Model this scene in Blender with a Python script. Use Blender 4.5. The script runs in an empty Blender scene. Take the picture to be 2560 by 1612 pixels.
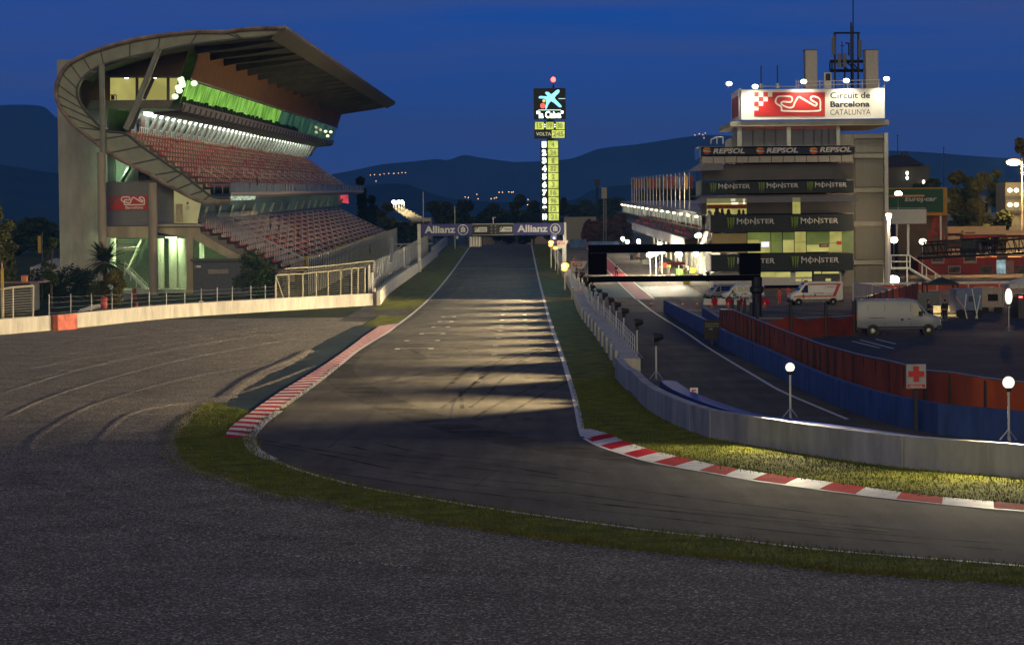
import bpy, bmesh, math, random
import numpy as np
from mathutils import Vector, Matrix
R = math.radians
rng = random.Random(7)
SC = bpy.context.scene
COL = SC.collection

# ------------------------------------------------------------------ camera
CAM_H = 9.05; FPX = 6800.0; ROLL = 0.0105
YAW = 24.4/FPX; PIT = math.atan(226.8/FPX)
Fv = Vector((-math.sin(YAW)*math.cos(PIT), math.cos(YAW)*math.cos(PIT), -math.sin(PIT)))
r0 = Vector((math.cos(YAW), math.sin(YAW), 0)); u0 = r0.cross(Fv)
Rc = r0*math.cos(ROLL) - u0*math.sin(ROLL)
Uc = r0*math.sin(ROLL) + u0*math.cos(ROLL)
CPOS = Vector((0, 0, CAM_H))
cam = bpy.data.cameras.new('camera'); cam_o = bpy.data.objects.new('camera', cam); COL.objects.link(cam_o)
m4 = Matrix((Rc, Uc, -Fv)).transposed().to_4x4(); m4.translation = CPOS
cam_o.matrix_world = m4
cam.sensor_width = 36; cam.lens = FPX/2560*36; cam.clip_start = 0.5; cam.clip_end = 60000
SC.camera = cam_o

HAZE = 9e-5
# ------------------------------------------------------------------ dusk sky, faint afterglow sun, exposure
SUN_EL, SUN_AZ = R(-3.6), R(184)          # the sun has set behind the photographer
w = bpy.data.worlds.new('World'); SC.world = w; w.use_nodes = True
nt = w.node_tree; nt.nodes.clear()
sky = nt.nodes.new('ShaderNodeTexSky'); sky.sky_type = 'NISHITA'; sky.sun_disc = False
sky.sun_elevation = SUN_EL; sky.sun_rotation = SUN_AZ; sky.altitude = 100
sky.air_density = 1.0; sky.dust_density = 1.2; sky.ozone_density = 3.0
bg = nt.nodes.new('ShaderNodeBackground'); wo = nt.nodes.new('ShaderNodeOutputWorld')
SKYMIX = True
tc = nt.nodes.new('ShaderNodeTexCoord'); sp = nt.nodes.new('ShaderNodeSeparateXYZ')
nt.links.new(tc.outputs['Generated'], sp.inputs[0])
rmp = nt.nodes.new('ShaderNodeValToRGB')           # deep blue of the night side above the horizon
mr = nt.nodes.new('ShaderNodeMapRange'); mr.inputs[1].default_value = -0.02; mr.inputs[2].default_value = 0.90
nt.links.new(sp.outputs['Z'], mr.inputs[0]); nt.links.new(mr.outputs[0], rmp.inputs[0])
el = rmp.color_ramp.elements
el[0].position = 0.0; el[0].color = (0.040, 0.088, 0.32, 1)
el[1].position = 1.0; el[1].color = (0.003, 0.018, 0.070, 1)
for p_, c_ in ((0.045, (0.040, 0.088, 0.33)), (0.085, (0.022, 0.085, 0.38)), (0.125, (0.0, 0.078, 0.42)), (0.30, (0.004, 0.040, 0.19))):
    e = el.new(p_); e.color = (*c_, 1)
cn = nt.nodes.new('ShaderNodeTexNoise'); cn.inputs['Scale'].default_value = 3.0; cn.inputs['Detail'].default_value = 4
mp = nt.nodes.new('ShaderNodeMapping'); mp.inputs['Scale'].default_value = (1.3, 1.3, 22)
nt.links.new(tc.outputs['Generated'], mp.inputs[0]); nt.links.new(mp.outputs[0], cn.inputs['Vector'])
cr = nt.nodes.new('ShaderNodeMapRange'); cr.inputs[1].default_value = 0.42; cr.inputs[2].default_value = 0.68
cr.inputs[3].default_value = 0.0; cr.inputs[4].default_value = 0.75
nt.links.new(cn.outputs[0], cr.inputs[0])
cm = nt.nodes.new('ShaderNodeMix'); cm.data_type = 'RGBA'          # thin violet streaks of high cloud
nt.links.new(cr.outputs[0], cm.inputs['Factor']); nt.links.new(rmp.outputs[0], cm.inputs['A'])
cm.inputs['B'].default_value = (0.060, 0.088, 0.27, 1)
sc_ = nt.nodes.new('ShaderNodeMix'); sc_.data_type = 'RGBA'; sc_.blend_type = 'ADD'; sc_.inputs['Factor'].default_value = 1.0
ng = nt.nodes.new('ShaderNodeMix'); ng.data_type = 'RGBA'; ng.blend_type = 'MULTIPLY'; ng.inputs['Factor'].default_value = 1.0
nt.links.new(sky.outputs[0], ng.inputs['A']); ng.inputs['B'].default_value = (1.1, 0.85, 0.6, 1)
nt.links.new(cm.outputs['Result'], sc_.inputs['A']); nt.links.new(ng.outputs['Result'], sc_.inputs['B'])
nt.links.new(sc_.outputs['Result'], bg.inputs[0]); bg.inputs[1].default_value = 1.0
nt.links.new(bg.outputs[0], wo.inputs[0])
SKY_GAIN = 0.5
ng.inputs['B'].default_value = (1.1*SKY_GAIN, 0.85*SKY_GAIN, 0.6*SKY_GAIN, 1)

sl = bpy.data.lights.new('sun', 'SUN'); sl.energy = 1.0; sl.angle = R(40); sl.color = (1.0, 0.82, 0.38)
so = bpy.data.objects.new('sun', sl); COL.objects.link(so); so.location = (0, -90, 120)
so.rotation_euler = (R(70), 0, R(-4))             # last glow of the sunset, from behind the photographer

SC.view_settings.view_transform = 'Standard'; SC.view_settings.look = 'None'
SC.view_settings.exposure = 0.0; SC.view_settings.gamma = 1.0; SC.view_settings.use_curve_mapping = False
SC.render.engine = 'CYCLES'
CYC = SC.cycles
CYC.max_bounces = 5; CYC.diffuse_bounces = 2; CYC.glossy_bounces = 2; CYC.transmission_bounces = 4; CYC.transparent_max_bounces = 12
CYC.sample_clamp_indirect = 4.0; CYC.use_denoising = True; CYC.use_light_tree = True
CYC.caustics_reflective = False; CYC.caustics_refractive = False
SC.render.use_motion_blur = False

# ------------------------------------------------------------------ places
def zg(d):                      # height of the ground along the straight: level, a climb, a crest, a dip
    if d < 270: return 0.0
    if d < 400: t = d-270; return 0.0168*t*t/260.0
    if d < 660: return 1.092 + 0.0168*(d-400)
    if d < 740: t = d-660; return 5.46 + 0.0168*t - 0.00022*t*t
    if d < 900: return 5.40 - 0.0125*(d-740)*1.0
    return 3.4
def ray(px, py): return Fv + Rc*((px-1280)/FPX) - Uc*((py-806)/FPX)
def at(px, py, d):              # the point at depth d (metres along the straight) seen at a photo pixel
    v = ray(px, py); return CPOS + v*(d/v.y)
def gp(px, py, lift=0.0):       # the ground point seen at a photo pixel
    v = ray(px, py)
    lo, hi = 20.0, 720.0
    f = lambda d: (CPOS + v*(d/v.y)).z - zg(d) - lift
    step = 2.0; d = lo
    while d < hi and f(d) > 0: d += step
    a, b = d-step, d
    for _ in range(40):
        m = (a+b)/2
        if f(m) > 0: a = m
        else: b = m
    return CPOS + v*(a/v.y)

# ------------------------------------------------------------------ materials
MATS = {}
def mat(name, col, rough=0.7, metal=0.0, var=0.15, scale=3.0, bump=0.0, bscale=20.0, spec=0.4, dirt=None, stretch=None, alpha=1.0):
    if name in MATS: return MATS[name]
    m = bpy.data.materials.new(name); m.use_nodes = True; n = m.node_tree; b = n.nodes['Principled BSDF']
    b.inputs['Roughness'].default_value = rough; b.inputs['Metallic'].default_value = metal
    b.inputs['Specular IOR Level'].default_value = spec
    g = n.nodes.new('ShaderNodeNewGeometry'); v = g.outputs['Position']
    if stretch:
        q = n.nodes.new('ShaderNodeMapping'); q.inputs['Scale'].default_value = stretch; n.links.new(v, q.inputs[0]); v = q.outputs[0]
    t = n.nodes.new('ShaderNodeTexNoise'); t.inputs['Scale'].default_value = scale; t.inputs['Detail'].default_value = 6
    t.inputs['Roughness'].default_value = 0.62
    n.links.new(v, t.inputs['Vector'])
    r = n.nodes.new('ShaderNodeValToRGB'); r.color_ramp.elements[0].position = 0.3; r.color_ramp.elements[1].position = 0.7
    d2 = dirt or tuple(c*(1-2*var) for c in col)
    r.color_ramp.elements[0].color = (*[max(0, c) for c in d2], 1)
    r.color_ramp.elements[1].color = (*[min(1, c*(1+var)) for c in col], 1)
    n.links.new(t.outputs[0], r.inputs[0]); n.links.new(r.outputs[0], b.inputs['Base Color'])
    if bump:
        t2 = n.nodes.new('ShaderNodeTexNoise'); t2.inputs['Scale'].default_value = bscale; t2.inputs['Detail'].default_value = 3
        n.links.new(v, t2.inputs['Vector'])
        bp = n.nodes.new('ShaderNodeBump'); bp.inputs['Strength'].default_value = bump; bp.inputs['Distance'].default_value = 0.05
        n.links.new(t2.outputs[0], bp.inputs['Height']); n.links.new(bp.outputs[0], b.inputs['Normal'])
    if alpha < 1: b.inputs['Alpha'].default_value = alpha
    MATS[name] = m; return m
def em(name, col, s):
    if name in MATS: return MATS[name]
    m = bpy.data.materials.new(name); m.use_nodes = True; n = m.node_tree; b = n.nodes['Principled BSDF']
    b.inputs['Base Color'].default_value = (0.3, 0.3, 0.3, 1)
    b.inputs['Emission Color'].default_value = (*col, 1); b.inputs['Emission Strength'].default_value = s
    MATS[name] = m; return m
def em_noise(name, c0, c1, s, scale=(1, 1, 1), ns=1.0):
    """a lit room as a glowing surface: uneven lamp light put in as noise"""
    if name in MATS: return MATS[name]
    m = em(name, c1, s); n = m.node_tree; b = n.nodes['Principled BSDF']
    g = n.nodes.new('ShaderNodeNewGeometry'); q = n.nodes.new('ShaderNodeMapping'); q.inputs['Scale'].default_value = scale
    b.inputs['Base Color'].default_value = (0.03, 0.03, 0.03, 1)
    t = n.nodes.new('ShaderNodeTexNoise'); t.inputs['Scale'].default_value = ns; t.inputs['Detail'].default_value = 3
    r = n.nodes.new('ShaderNodeValToRGB'); r.color_ramp.elements[0].position = 0.36; r.color_ramp.elements[1].position = 0.66
    r.color_ramp.elements[0].color = (*c0, 1); r.color_ramp.elements[1].color = (*c1, 1)
    n.links.new(g.outputs['Position'], q.inputs[0]); n.links.new(q.outputs[0], t.inputs['Vector'])
    n.links.new(t.outputs[0], r.inputs[0]); n.links.new(r.outputs[0], b.inputs['Emission Color'])
    return m
def glass(name, col, alpha=0.4, rough=0.05):
    if name in MATS: return MATS[name]
    m = mat(name, col, rough=rough, var=0.05, spec=0.6, alpha=alpha); return m

# ------------------------------------------------------------------ mesh helpers
ORG = {}
class MB:
    def __init__(s): s.v = []; s.f = []; s.m = []; s.k = 0
    def mi(s, k): s.k = k; return s
    def add(s, vs, fs):
        o = len(s.v); s.v += [tuple(p) for p in vs]
        for f in fs: s.f.append(tuple(i+o for i in f)); s.m.append(s.k)
        return s
    def hexa(s, p): # 8 points: bottom 4 ccw, top 4 ccw
        return s.add(p, [(3,2,1,0), (4,5,6,7), (0,1,5,4), (1,2,6,5), (2,3,7,6), (3,0,4,7)])
    def box(s, x0, x1, y0, y1, z0, z1):
        return s.hexa([(x0,y0,z0),(x1,y0,z0),(x1,y1,z0),(x0,y1,z0),(x0,y0,z1),(x1,y0,z1),(x1,y1,z1),(x0,y1,z1)])
    def obox(s, c, ax, hx, hy, z0, z1): # box turned by ax about z at c
        ca, sa = math.cos(ax), math.sin(ax)
        q = [(c[0]+ca*a*hx-sa*b*hy, c[1]+sa*a*hx+ca*b*hy) for a, b in ((-1,-1),(1,-1),(1,1),(-1,1))]
        return s.hexa([(x,y,z0) for x,y in q]+[(x,y,z1) for x,y in q])
    def tube(s, a, b, r, n=6, r2=None):
        a, b = Vector(a), Vector(b); d = b-a
        if d.length < 1e-6: return s
        d.normalize(); t = Vector((0,0,1)) if abs(d.z) < 0.9 else Vector((1,0,0))
        p = d.cross(t).normalized(); q = d.cross(p); r2 = r if r2 is None else r2
        vs = [a+(p*math.cos(2*math.pi*i/n)+q*math.sin(2*math.pi*i/n))*r for i in range(n)]
        vs += [b+(p*math.cos(2*math.pi*i/n)+q*math.sin(2*math.pi*i/n))*r2 for i in range(n)]
        return s.add(vs, [(i,(i+1)%n,n+(i+1)%n,n+i) for i in range(n)]+[tuple(range(n))[::-1], tuple(range(n,2*n))])
    def path(s, pts, r, n=5):
        for a, b in zip(pts, pts[1:]): s.tube(a, b, r, n)
        return s
    def quad(s, *p): return s.add(p, [tuple(range(len(p)))])
    def prism(s, poly, vec):  # polygon (3d points) extruded by vec
        n = len(poly); v = Vector(vec)
        return s.add([tuple(p) for p in poly]+[tuple(Vector(p)+v) for p in poly],
                     [tuple(range(n))[::-1], tuple(range(n,2*n))]+[(i,(i+1)%n,n+(i+1)%n,n+i) for i in range(n)])
    def lathe(s, c, prof, n=12, axis='z'):
        vs = []
        for r, h in prof:
            for i in range(n):
                a = 2*math.pi*i/n; x, y = r*math.cos(a), r*math.sin(a)
                p = (x,y,h) if axis == 'z' else ((h,x,y) if axis == 'x' else (x,h,y))
                vs.append((c[0]+p[0], c[1]+p[1], c[2]+p[2]))
        fs = [(j*n+i, j*n+(i+1)%n, (j+1)*n+(i+1)%n, (j+1)*n+i) for j in range(len(prof)-1) for i in range(n)]
        fs += [tuple(range(n))[::-1], tuple(range((len(prof)-1)*n, len(prof)*n))]
        return s.add(vs, fs)
    def ball(s, c, rx, ry=None, rz=None, n=10, m=7):
        ry = ry or rx; rz = rz or rx
        prof = [(math.sin(math.pi*j/m), -math.cos(math.pi*j/m)) for j in range(m+1)]
        vs = [(c[0]+rx*r*math.cos(2*math.pi*i/n), c[1]+ry*r*math.sin(2*math.pi*i/n), c[2]+rz*h) for r, h in prof for i in range(n)]
        return s.add(vs, [(j*n+i, j*n+(i+1)%n, (j+1)*n+(i+1)%n, (j+1)*n+i) for j in range(m) for i in range(n)])
    def sheet(s, rows):  # grid of points
        n = len(rows[0])
        return s.add([p for r in rows for p in r], [(j*n+i, j*n+i+1, (j+1)*n+i+1, (j+1)*n+i) for j in range(len(rows)-1) for i in range(n-1)])
    def build(s, name, mats, parent=None, smooth=False, bevel=0.0, sub=0, solid=0.0):
        me = bpy.data.meshes.new(name)
        if not isinstance(mats, (list, tuple)): mats = [mats]
        org = Vector((0,0,0))
        vs = np.array(s.v, dtype=float)
        if parent is not None: org = ORG.get(parent.name, Vector((0,0,0)))
        elif len(vs):
            lo, hi = vs.min(0), vs.max(0); org = Vector(((lo[0]+hi[0])/2, (lo[1]+hi[1])/2, lo[2]))
        vs = vs - np.array(org)
        me.from_pydata(vs.tolist(), [], s.f)
        for m in mats: me.materials.append(m)
        me.polygons.foreach_set('material_index', s.m)
        if smooth: me.polygons.foreach_set('use_smooth', [True]*len(s.f))
        me.update()
        o = bpy.data.objects.new(name, me); COL.objects.link(o)
        if parent is not None: o.parent = parent
        else: o.location = org
        ORG[o.name] = org
        if solid:
            q = o.modifiers.new('solid', 'SOLIDIFY'); q.thickness = solid
        if bevel:
            q = o.modifiers.new('bevel', 'BEVEL'); q.width = bevel; q.segments = 2; q.limit_method = 'ANGLE'; q.angle_limit = R(40)
        if sub:
            q = o.modifiers.new('sub', 'SUBSURF'); q.levels = sub; q.render_levels = sub
        return o
def pieces(mb, name, mats, parent):
    """build every loose piece of a mesh builder as a part of its own"""
    par = list(range(len(mb.v)))
    def find(a):
        while par[a] != a: par[a] = par[par[a]]; a = par[a]
        return a
    for f in mb.f:
        for b in f[1:]: par[find(b)] = find(f[0])
    comp = {}
    for f, k in zip(mb.f, mb.m): comp.setdefault(find(f[0]), []).append((f, k))
    for fs in comp.values():
        ids = sorted({i for f, k in fs for i in f}); mp = {a: i for i, a in enumerate(ids)}; c = MB()
        c.v = [mb.v[i] for i in ids]; c.f = [tuple(mp[i] for i in f) for f, k in fs]; c.m = [k for f, k in fs]; c.build(name, mats, parent)
def tag(o, label=None, cat=None, group=None, kind=None):
    if label: o['label'] = label
    if cat: o['category'] = cat
    if group: o['group'] = group
    if kind: o['kind'] = kind
    return o
def thing(name, loc, label, cat, group=None, rz=0.0, local=False):
    o = bpy.data.objects.new(name, None); COL.objects.link(o); o.location = loc; o.rotation_euler = (0,0,rz); o.empty_display_size = 0.2
    ORG[o.name] = Vector((0,0,0)) if local else Vector(loc)   # local: parts are given in the thing's own frame
    return tag(o, label, cat, group)
def struct(name, mb, m, smooth=False): return tag(mb.build(name, m, smooth=smooth), kind='structure')
def kids(o): return [c for c in bpy.data.objects if c.parent == o]
def copy_tree(o, loc=None, rz=None, label=None, ch=None):
    chmap = {}
    for c in bpy.data.objects:
        if c.parent: chmap.setdefault(c.parent.name, []).append(c)
    def rec(a, par):
        c = a.copy(); COL.objects.link(c); c.parent = par
        ORG[c.name] = ORG.get(a.name, Vector((0,0,0)))
        for k in chmap.get(a.name, []): rec(k, c)
        return c
    r = rec(o, None)
    if loc is not None: r.location = loc
    if rz is not None: r.rotation_euler = (0,0,rz)
    if label: r['label'] = label
    return r
_txt = {}
def text_mesh(s, bold=0.0, shear=0.0, thin=0.0):
    """flat lettering as plain (verts, faces), unit height, left aligned at the origin"""
    k = (s, bold, shear, thin)
    if k in _txt: return _txt[k]
    c = bpy.data.curves.new('lettering', 'FONT'); c.body = s; c.size = 1.0; c.offset = bold; c.shear = shear; c.resolution_u = 3
    c.extrude = thin
    o = bpy.data.objects.new('lettering', c); COL.objects.link(o)
    dg = bpy.context.evaluated_depsgraph_get(); me = bpy.data.meshes.new_from_object(o.evaluated_get(dg))
    vs = np.array([v.co[:] for v in me.vertices]); fs = [tuple(p.vertices) for p in me.polygons]
    bpy.data.objects.remove(o); bpy.data.curves.remove(c); bpy.data.meshes.remove(me)
    vs[:, 0] -= vs[:, 0].min(); vs[:, 1] -= vs[:, 1].min(); h = vs[:, 1].max()
    vs /= h
    _txt[k] = (vs, fs); return _txt[k]
def put_text(mb, s, p0, ex, ez, width, height, bold=0.0, shear=0.0):
    """lay lettering with lower-left corner p0 along unit vectors ex (reading) and ez (up)"""
    vs, fs = text_mesh(s, bold, shear)
    wd = vs[:, 0].max(); ex, ez, p0 = Vector(ex), Vector(ez), Vector(p0)
    mb.add([p0+ex*(v[0]/wd*width)+ez*(v[1]*height) for v in vs], fs)
class Face:
    """a flat face spanned by px rectangle at a depth: u,v in photo pixels on it"""
    def __init__(s, d, off=0.0): s.d = d
    def p(s, px, py, out=0.0): return at(px, py, s.d-out)
def strip(mb, L, w0, lift, closed=False):
    """a flat band of width w0 along ground points L"""
    rows = []
    for i, p in enumerate(L):
        a = L[max(0,i-1)]; b = L[min(len(L)-1,i+1)]
        t = Vector((b[0]-a[0], b[1]-a[1], 0)).normalized(); n = Vector((-t.y, t.x, 0))
        z_ = zg(p[1])+lift; rows.append([Vector((p[0],p[1],z_))-n*w0/2, Vector((p[0],p[1],z_))+n*w0/2])
    mb.sheet(rows)
def smooth_line(P, n=6):
    """Catmull-Rom through points"""
    out = []
    for i in range(len(P)-1):
        p0, p1, p2, p3 = P[max(0,i-1)], P[i], P[i+1], P[min(len(P)-1,i+2)]
        for k in range(n):
            t = k/n; out.append(0.5*((2*p1)+(p2-p0)*t+(2*p0-5*p1+4*p2-p3)*t*t+(3*p1-p0-3*p2+p3)*t**3))
    out.append(P[-1]); return out
def resample(L, step):
    out = [L[0].copy()]; acc = 0.0
    for a, b in zip(L, L[1:]):
        seg = (b-a).length; pos = 0.0
        while acc + (seg-pos) >= step:
            pos += step-acc; out.append(a.lerp(b, pos/seg)); acc = 0.0
        acc += seg-pos
    out.append(L[-1].copy()); return out
# ================================================================== SETTING
def asphalt(name, c, var=0.22):
    m = mat(name, c, rough=0.88, var=var, scale=0.16, bump=0.25, bscale=9.0, spec=0.18)
    n = m.node_tree; b = n.nodes['Principled BSDF']
    g = n.nodes.new('ShaderNodeNewGeometry')
    t = n.nodes.new('ShaderNodeTexNoise'); t.inputs['Scale'].default_value = 7; t.inputs['Detail'].default_value = 4; t.inputs['Roughness'].default_value = 0.8
    q = n.nodes.new('ShaderNodeMapping'); q.inputs['Scale'].default_value = (1.2, 0.12, 1)
    n.links.new(g.outputs['Position'], q.inputs[0])
    t2 = n.nodes.new('ShaderNodeTexNoise'); t2.inputs['Scale'].default_value = 1.0; t2.inputs['Detail'].default_value = 5
    n.links.new(q.outputs[0], t2.inputs['Vector']); n.links.new(g.outputs['Position'], t.inputs['Vector'])
    old = b.inputs['Base Color'].links[0].from_socket
    a = n.nodes.new('ShaderNodeMapRange'); a.inputs[1].default_value = .3; a.inputs[2].default_value = .7; a.inputs[3].default_value = .72; a.inputs[4].default_value = 1.28
    n.links.new(t.outputs[0], a.inputs[0])
    a2 = n.nodes.new('ShaderNodeMapRange'); a2.inputs[1].default_value = .35; a2.inputs[2].default_value = .65; a2.inputs[3].default_value = .8; a2.inputs[4].default_value = 1.15
    n.links.new(t2.outputs[0], a2.inputs[0])
    mu = n.nodes.new('ShaderNodeMath'); mu.operation = 'MULTIPLY'; n.links.new(a.outputs[0], mu.inputs[0]); n.links.new(a2.outputs[0], mu.inputs[1])
    x = n.nodes.new('ShaderNodeVectorMath'); x.operation = 'SCALE'; n.links.new(old, x.inputs[0]); n.links.new(mu.outputs[0], x.inputs['Scale'])
    n.links.new(x.outputs[0], b.inputs['Base Color'])
    return m
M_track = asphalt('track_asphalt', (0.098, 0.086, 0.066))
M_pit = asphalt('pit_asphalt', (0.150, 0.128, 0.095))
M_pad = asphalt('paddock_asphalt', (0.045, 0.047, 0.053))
M_grass = mat('turf', (0.165, 0.165, 0.020), rough=0.9, var=0.35, scale=0.7, bump=0.9, bscale=14, dirt=(0.040, 0.048, 0.010), spec=0.1)
M_scrub = mat('dry_turf', (0.060, 0.070, 0.022), rough=0.9, var=0.3, scale=0.5, bump=0.6, bscale=6, spec=0.1)
M_green = mat('painted_green', (0.018, 0.040, 0.028), rough=0.7, var=0.35, scale=0.5, bump=0.3, spec=0.3)
M_white = mat('white_paint', (0.62, 0.60, 0.56), rough=0.6, var=0.14, scale=1.2)
M_red = mat('red_paint', (0.42, 0.010, 0.018), rough=0.85, var=0.2, scale=1.2, spec=0.1)
M_dark = mat('blacked_out_paint', (0.012, 0.012, 0.012), rough=0.7, var=0.2)
M_conc = mat('concrete', (0.36, 0.34, 0.30), rough=0.85, var=0.12, scale=0.8, bump=0.15, stretch=(1, 1, 0.35))
M_wallw = mat('painted_concrete', (0.46, 0.43, 0.37), rough=0.8, var=0.14, scale=0.9, bump=0.1, stretch=(1, 1, 0.3))
M_steel = mat('galvanised_steel', (0.42, 0.42, 0.40), rough=0.45, metal=0.5, var=0.1)
M_black = mat('black_metal', (0.012, 0.012, 0.013), rough=0.55, var=0.1)
M_rubber = mat('rubber', (0.015, 0.015, 0.015), rough=0.85, var=0.2)

def gravel_mat():
    m = bpy.data.materials.new('gravel'); m.use_nodes = True; n = m.node_tree; b = n.nodes['Principled BSDF']
    b.inputs['Roughness'].default_value = 0.95; b.inputs['Specular IOR Level'].default_value = 0.15
    g = n.nodes.new('ShaderNodeNewGeometry')
    v = n.nodes.new('ShaderNodeTexVoronoi'); v.inputs['Scale'].default_value = 19.0; n.links.new(g.outputs['Position'], v.inputs['Vector'])
    v2 = n.nodes.new('ShaderNodeTexVoronoi'); v2.inputs['Scale'].default_value = 34.0; n.links.new(g.outputs['Position'], v2.inputs['Vector'])
    r = n.nodes.new('ShaderNodeValToRGB'); e = r.color_ramp.elements
    e[0].position = 0.0; e[0].color = (0.088, 0.076, 0.058, 1); e[1].position = 1.0; e[1].color = (0.90, 0.80, 0.64, 1)
    q = e.new(0.55); q.color = (0.190, 0.165, 0.127, 1); q = e.new(0.86); q.color = (0.33, 0.29, 0.225, 1)
    hs = n.nodes.new('ShaderNodeSeparateColor'); n.links.new(v.outputs['Color'], hs.inputs[0]); n.links.new(hs.outputs[0], r.inputs[0])
    t = n.nodes.new('ShaderNodeTexNoise'); t.inputs['Scale'].default_value = 0.35; t.inputs['Detail'].default_value = 5; n.links.new(g.outputs['Position'], t.inputs['Vector'])
    a = n.nodes.new('ShaderNodeMapRange'); a.inputs[1].default_value = .3; a.inputs[2].default_value = .7; a.inputs[3].default_value = .78; a.inputs[4].default_value = 1.18
    n.links.new(t.outputs[0], a.inputs[0])
    x = n.nodes.new('ShaderNodeVectorMath'); x.operation = 'SCALE'; n.links.new(r.outputs[0], x.inputs[0]); n.links.new(a.outputs[0], x.inputs['Scale'])
    n.links.new(x.outputs[0], b.inputs['Base Color'])
    ad = n.nodes.new('ShaderNodeMath'); ad.operation = 'ADD'; n.links.new(v.outputs['Distance'], ad.inputs[0]); n.links.new(v2.outputs['Distance'], ad.inputs[1])
    bp = n.nodes.new('ShaderNodeBump'); bp.inputs['Strength'].default_value = 1.0; bp.inputs['Distance'].default_value = 0.035; bp.invert = True
    n.links.new(ad.outputs[0], bp.inputs['Height']); n.links.new(bp.outputs[0], b.inputs['Normal'])
    return m
M_gravel = gravel_mat()

# the ground as one sheet to the horizon
ys = [-400, -100, 0, 60, 150, 270] + list(range(280, 920, 10)) + [1200, 2000, 4000, 9000, 11500]
xs = [-9500, -4000, -1000, -300, -120, -60, -30, 0, 30, 60, 120, 300, 1000, 4000, 9500]
struct('ground', MB().sheet([[(x, y, zg(y)-0.03) for x in xs] for y in ys]), M_scrub)
def ribbon(name, m, xl, xr, d0, d1, lift, n=6):
    """a sheet between two side lines (functions of d), following the ground"""
    ds = [d0] + [d for d in range(0, 1000, 10) if d0 < d < d1 and d >= 270] + [d1]
    rows = [[(xl(d)+(xr(d)-xl(d))*i/n, d, zg(d)+lift) for i in range(n+1)] for d in ds]
    return struct(name, MB().sheet(rows), m)
def interp(P):
    P = sorted((p.y, p.x) for p in P); Y = [p[0] for p in P]; X = [p[1] for p in P]
    return lambda d: float(np.interp(d, Y, X))
ribbon('track', M_track, lambda d: -45.0 if d < 270 else -19.0, lambda d: 45.0 if d < 110 else (8.0 if d > 175 else 45-37*(d-110)/65), 50, 900, 0.0)
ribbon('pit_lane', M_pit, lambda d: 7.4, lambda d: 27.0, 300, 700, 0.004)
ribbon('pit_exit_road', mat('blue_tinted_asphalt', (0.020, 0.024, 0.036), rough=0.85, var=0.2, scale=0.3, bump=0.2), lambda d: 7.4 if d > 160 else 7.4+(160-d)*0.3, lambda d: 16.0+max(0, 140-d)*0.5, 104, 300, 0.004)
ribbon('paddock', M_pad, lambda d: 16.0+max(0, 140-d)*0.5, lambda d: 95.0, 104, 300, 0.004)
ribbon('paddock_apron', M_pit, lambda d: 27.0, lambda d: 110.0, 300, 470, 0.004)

def G(L, lift=0.0): return [gp(x, y, 0.0)+Vector((0,0,lift)) for x, y in L]
Z7 = lambda L: [(400+x/2.408, 780+y/2.408) for x, y in L]
Z6 = lambda L: [(900+x/3.99, 580+y/3.99) for x, y in L]
Z5 = lambda L: [(1400+x/2.0759, 960+y/2.0759) for x, y in L]
OUT_A = Z7([(1375,120),(1200,225),(1080,320),(940,430),(800,530),(690,610),(620,660),(565,720),(543,750),(541,778),(552,805),(590,845),(700,900),(830,950),(1000,1000),(1200,1050),(1380,1085),(1600,1120),(1900,1170),(2200,1215)])
OUT_B = Z5([(0,700),(500,765),(850,800),(1250,850),(1700,890),(2400,945)])
OUTER = smooth_line(G(OUT_A+OUT_B[1:]+[(2760,1438)]), 5)
STR_L = G([(1183,611.5),(1136,672),(1080,740),(1000,808),(971,830)])
KERB_OUT = G(Z7([(1320,88),(1240,140),(1150,210),(1000,315),(830,420),(700,500),(560,600),(460,670),(410,720),(393,757)]))
GRAV = G(Z7([(1170,85),(1000,170),(800,290),(640,370),(480,460),(330,555),(260,575),(160,640),(90,710),(60,800),(100,890),(200,955),(350,1000),(520,1050),(700,1110),(950,1140),(1200,1195),(1500,1245),(1800,1290),(2100,1330)])+Z5([(0,805),(200,835),(600,880),(1000,920),(1400,965),(1800,1000),(2400,1040)])+[(2760,1487)])
WALLB = G([(-160,852),(0,837),(160,823),(425,795),(744,774),(950,762)])
# gravel trap
top = WALLB[:]+G([(972,773),(950,788),(900,814)])
gpoly = top + smooth_line(GRAV, 3) + G([(2900,1750),(1280,1800),(-300,1750),(-300,1100)])
mb = MB(); mb.add([(p.x,p.y,0.006) for p in gpoly], [tuple(range(len(gpoly)))])
def ridge(mb, L, wd, h, base=0.006):
    L = resample(smooth_line(L, 6), 1.2)
    rows = []
    for i, p in enumerate(L):
        a = L[max(0,i-1)]; b = L[min(len(L)-1,i+1)]; t = (b-a); t.z = 0; t.normalize(); n = Vector((-t.y, t.x, 0))
        k = 0.75+0.5*rng.random(); fade = min(1, i/6, (len(L)-1-i)/6)
        rows.append([(p.x-n.x*wd*.5*k, p.y-n.y*wd*.5*k, base-0.01), (p.x-n.x*wd*.12, p.y-n.y*wd*.12, base+h*k*fade), (p.x+n.x*wd*.12, p.y+n.y*wd*.12, base+h*k*fade*.9), (p.x+n.x*wd*.5*k, p.y+n.y*wd*.5*k, base-0.01)])
    mb.sheet(rows)
D = lambda L: [(x*1.0631, y*1.0631) for x, y in L]
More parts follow.
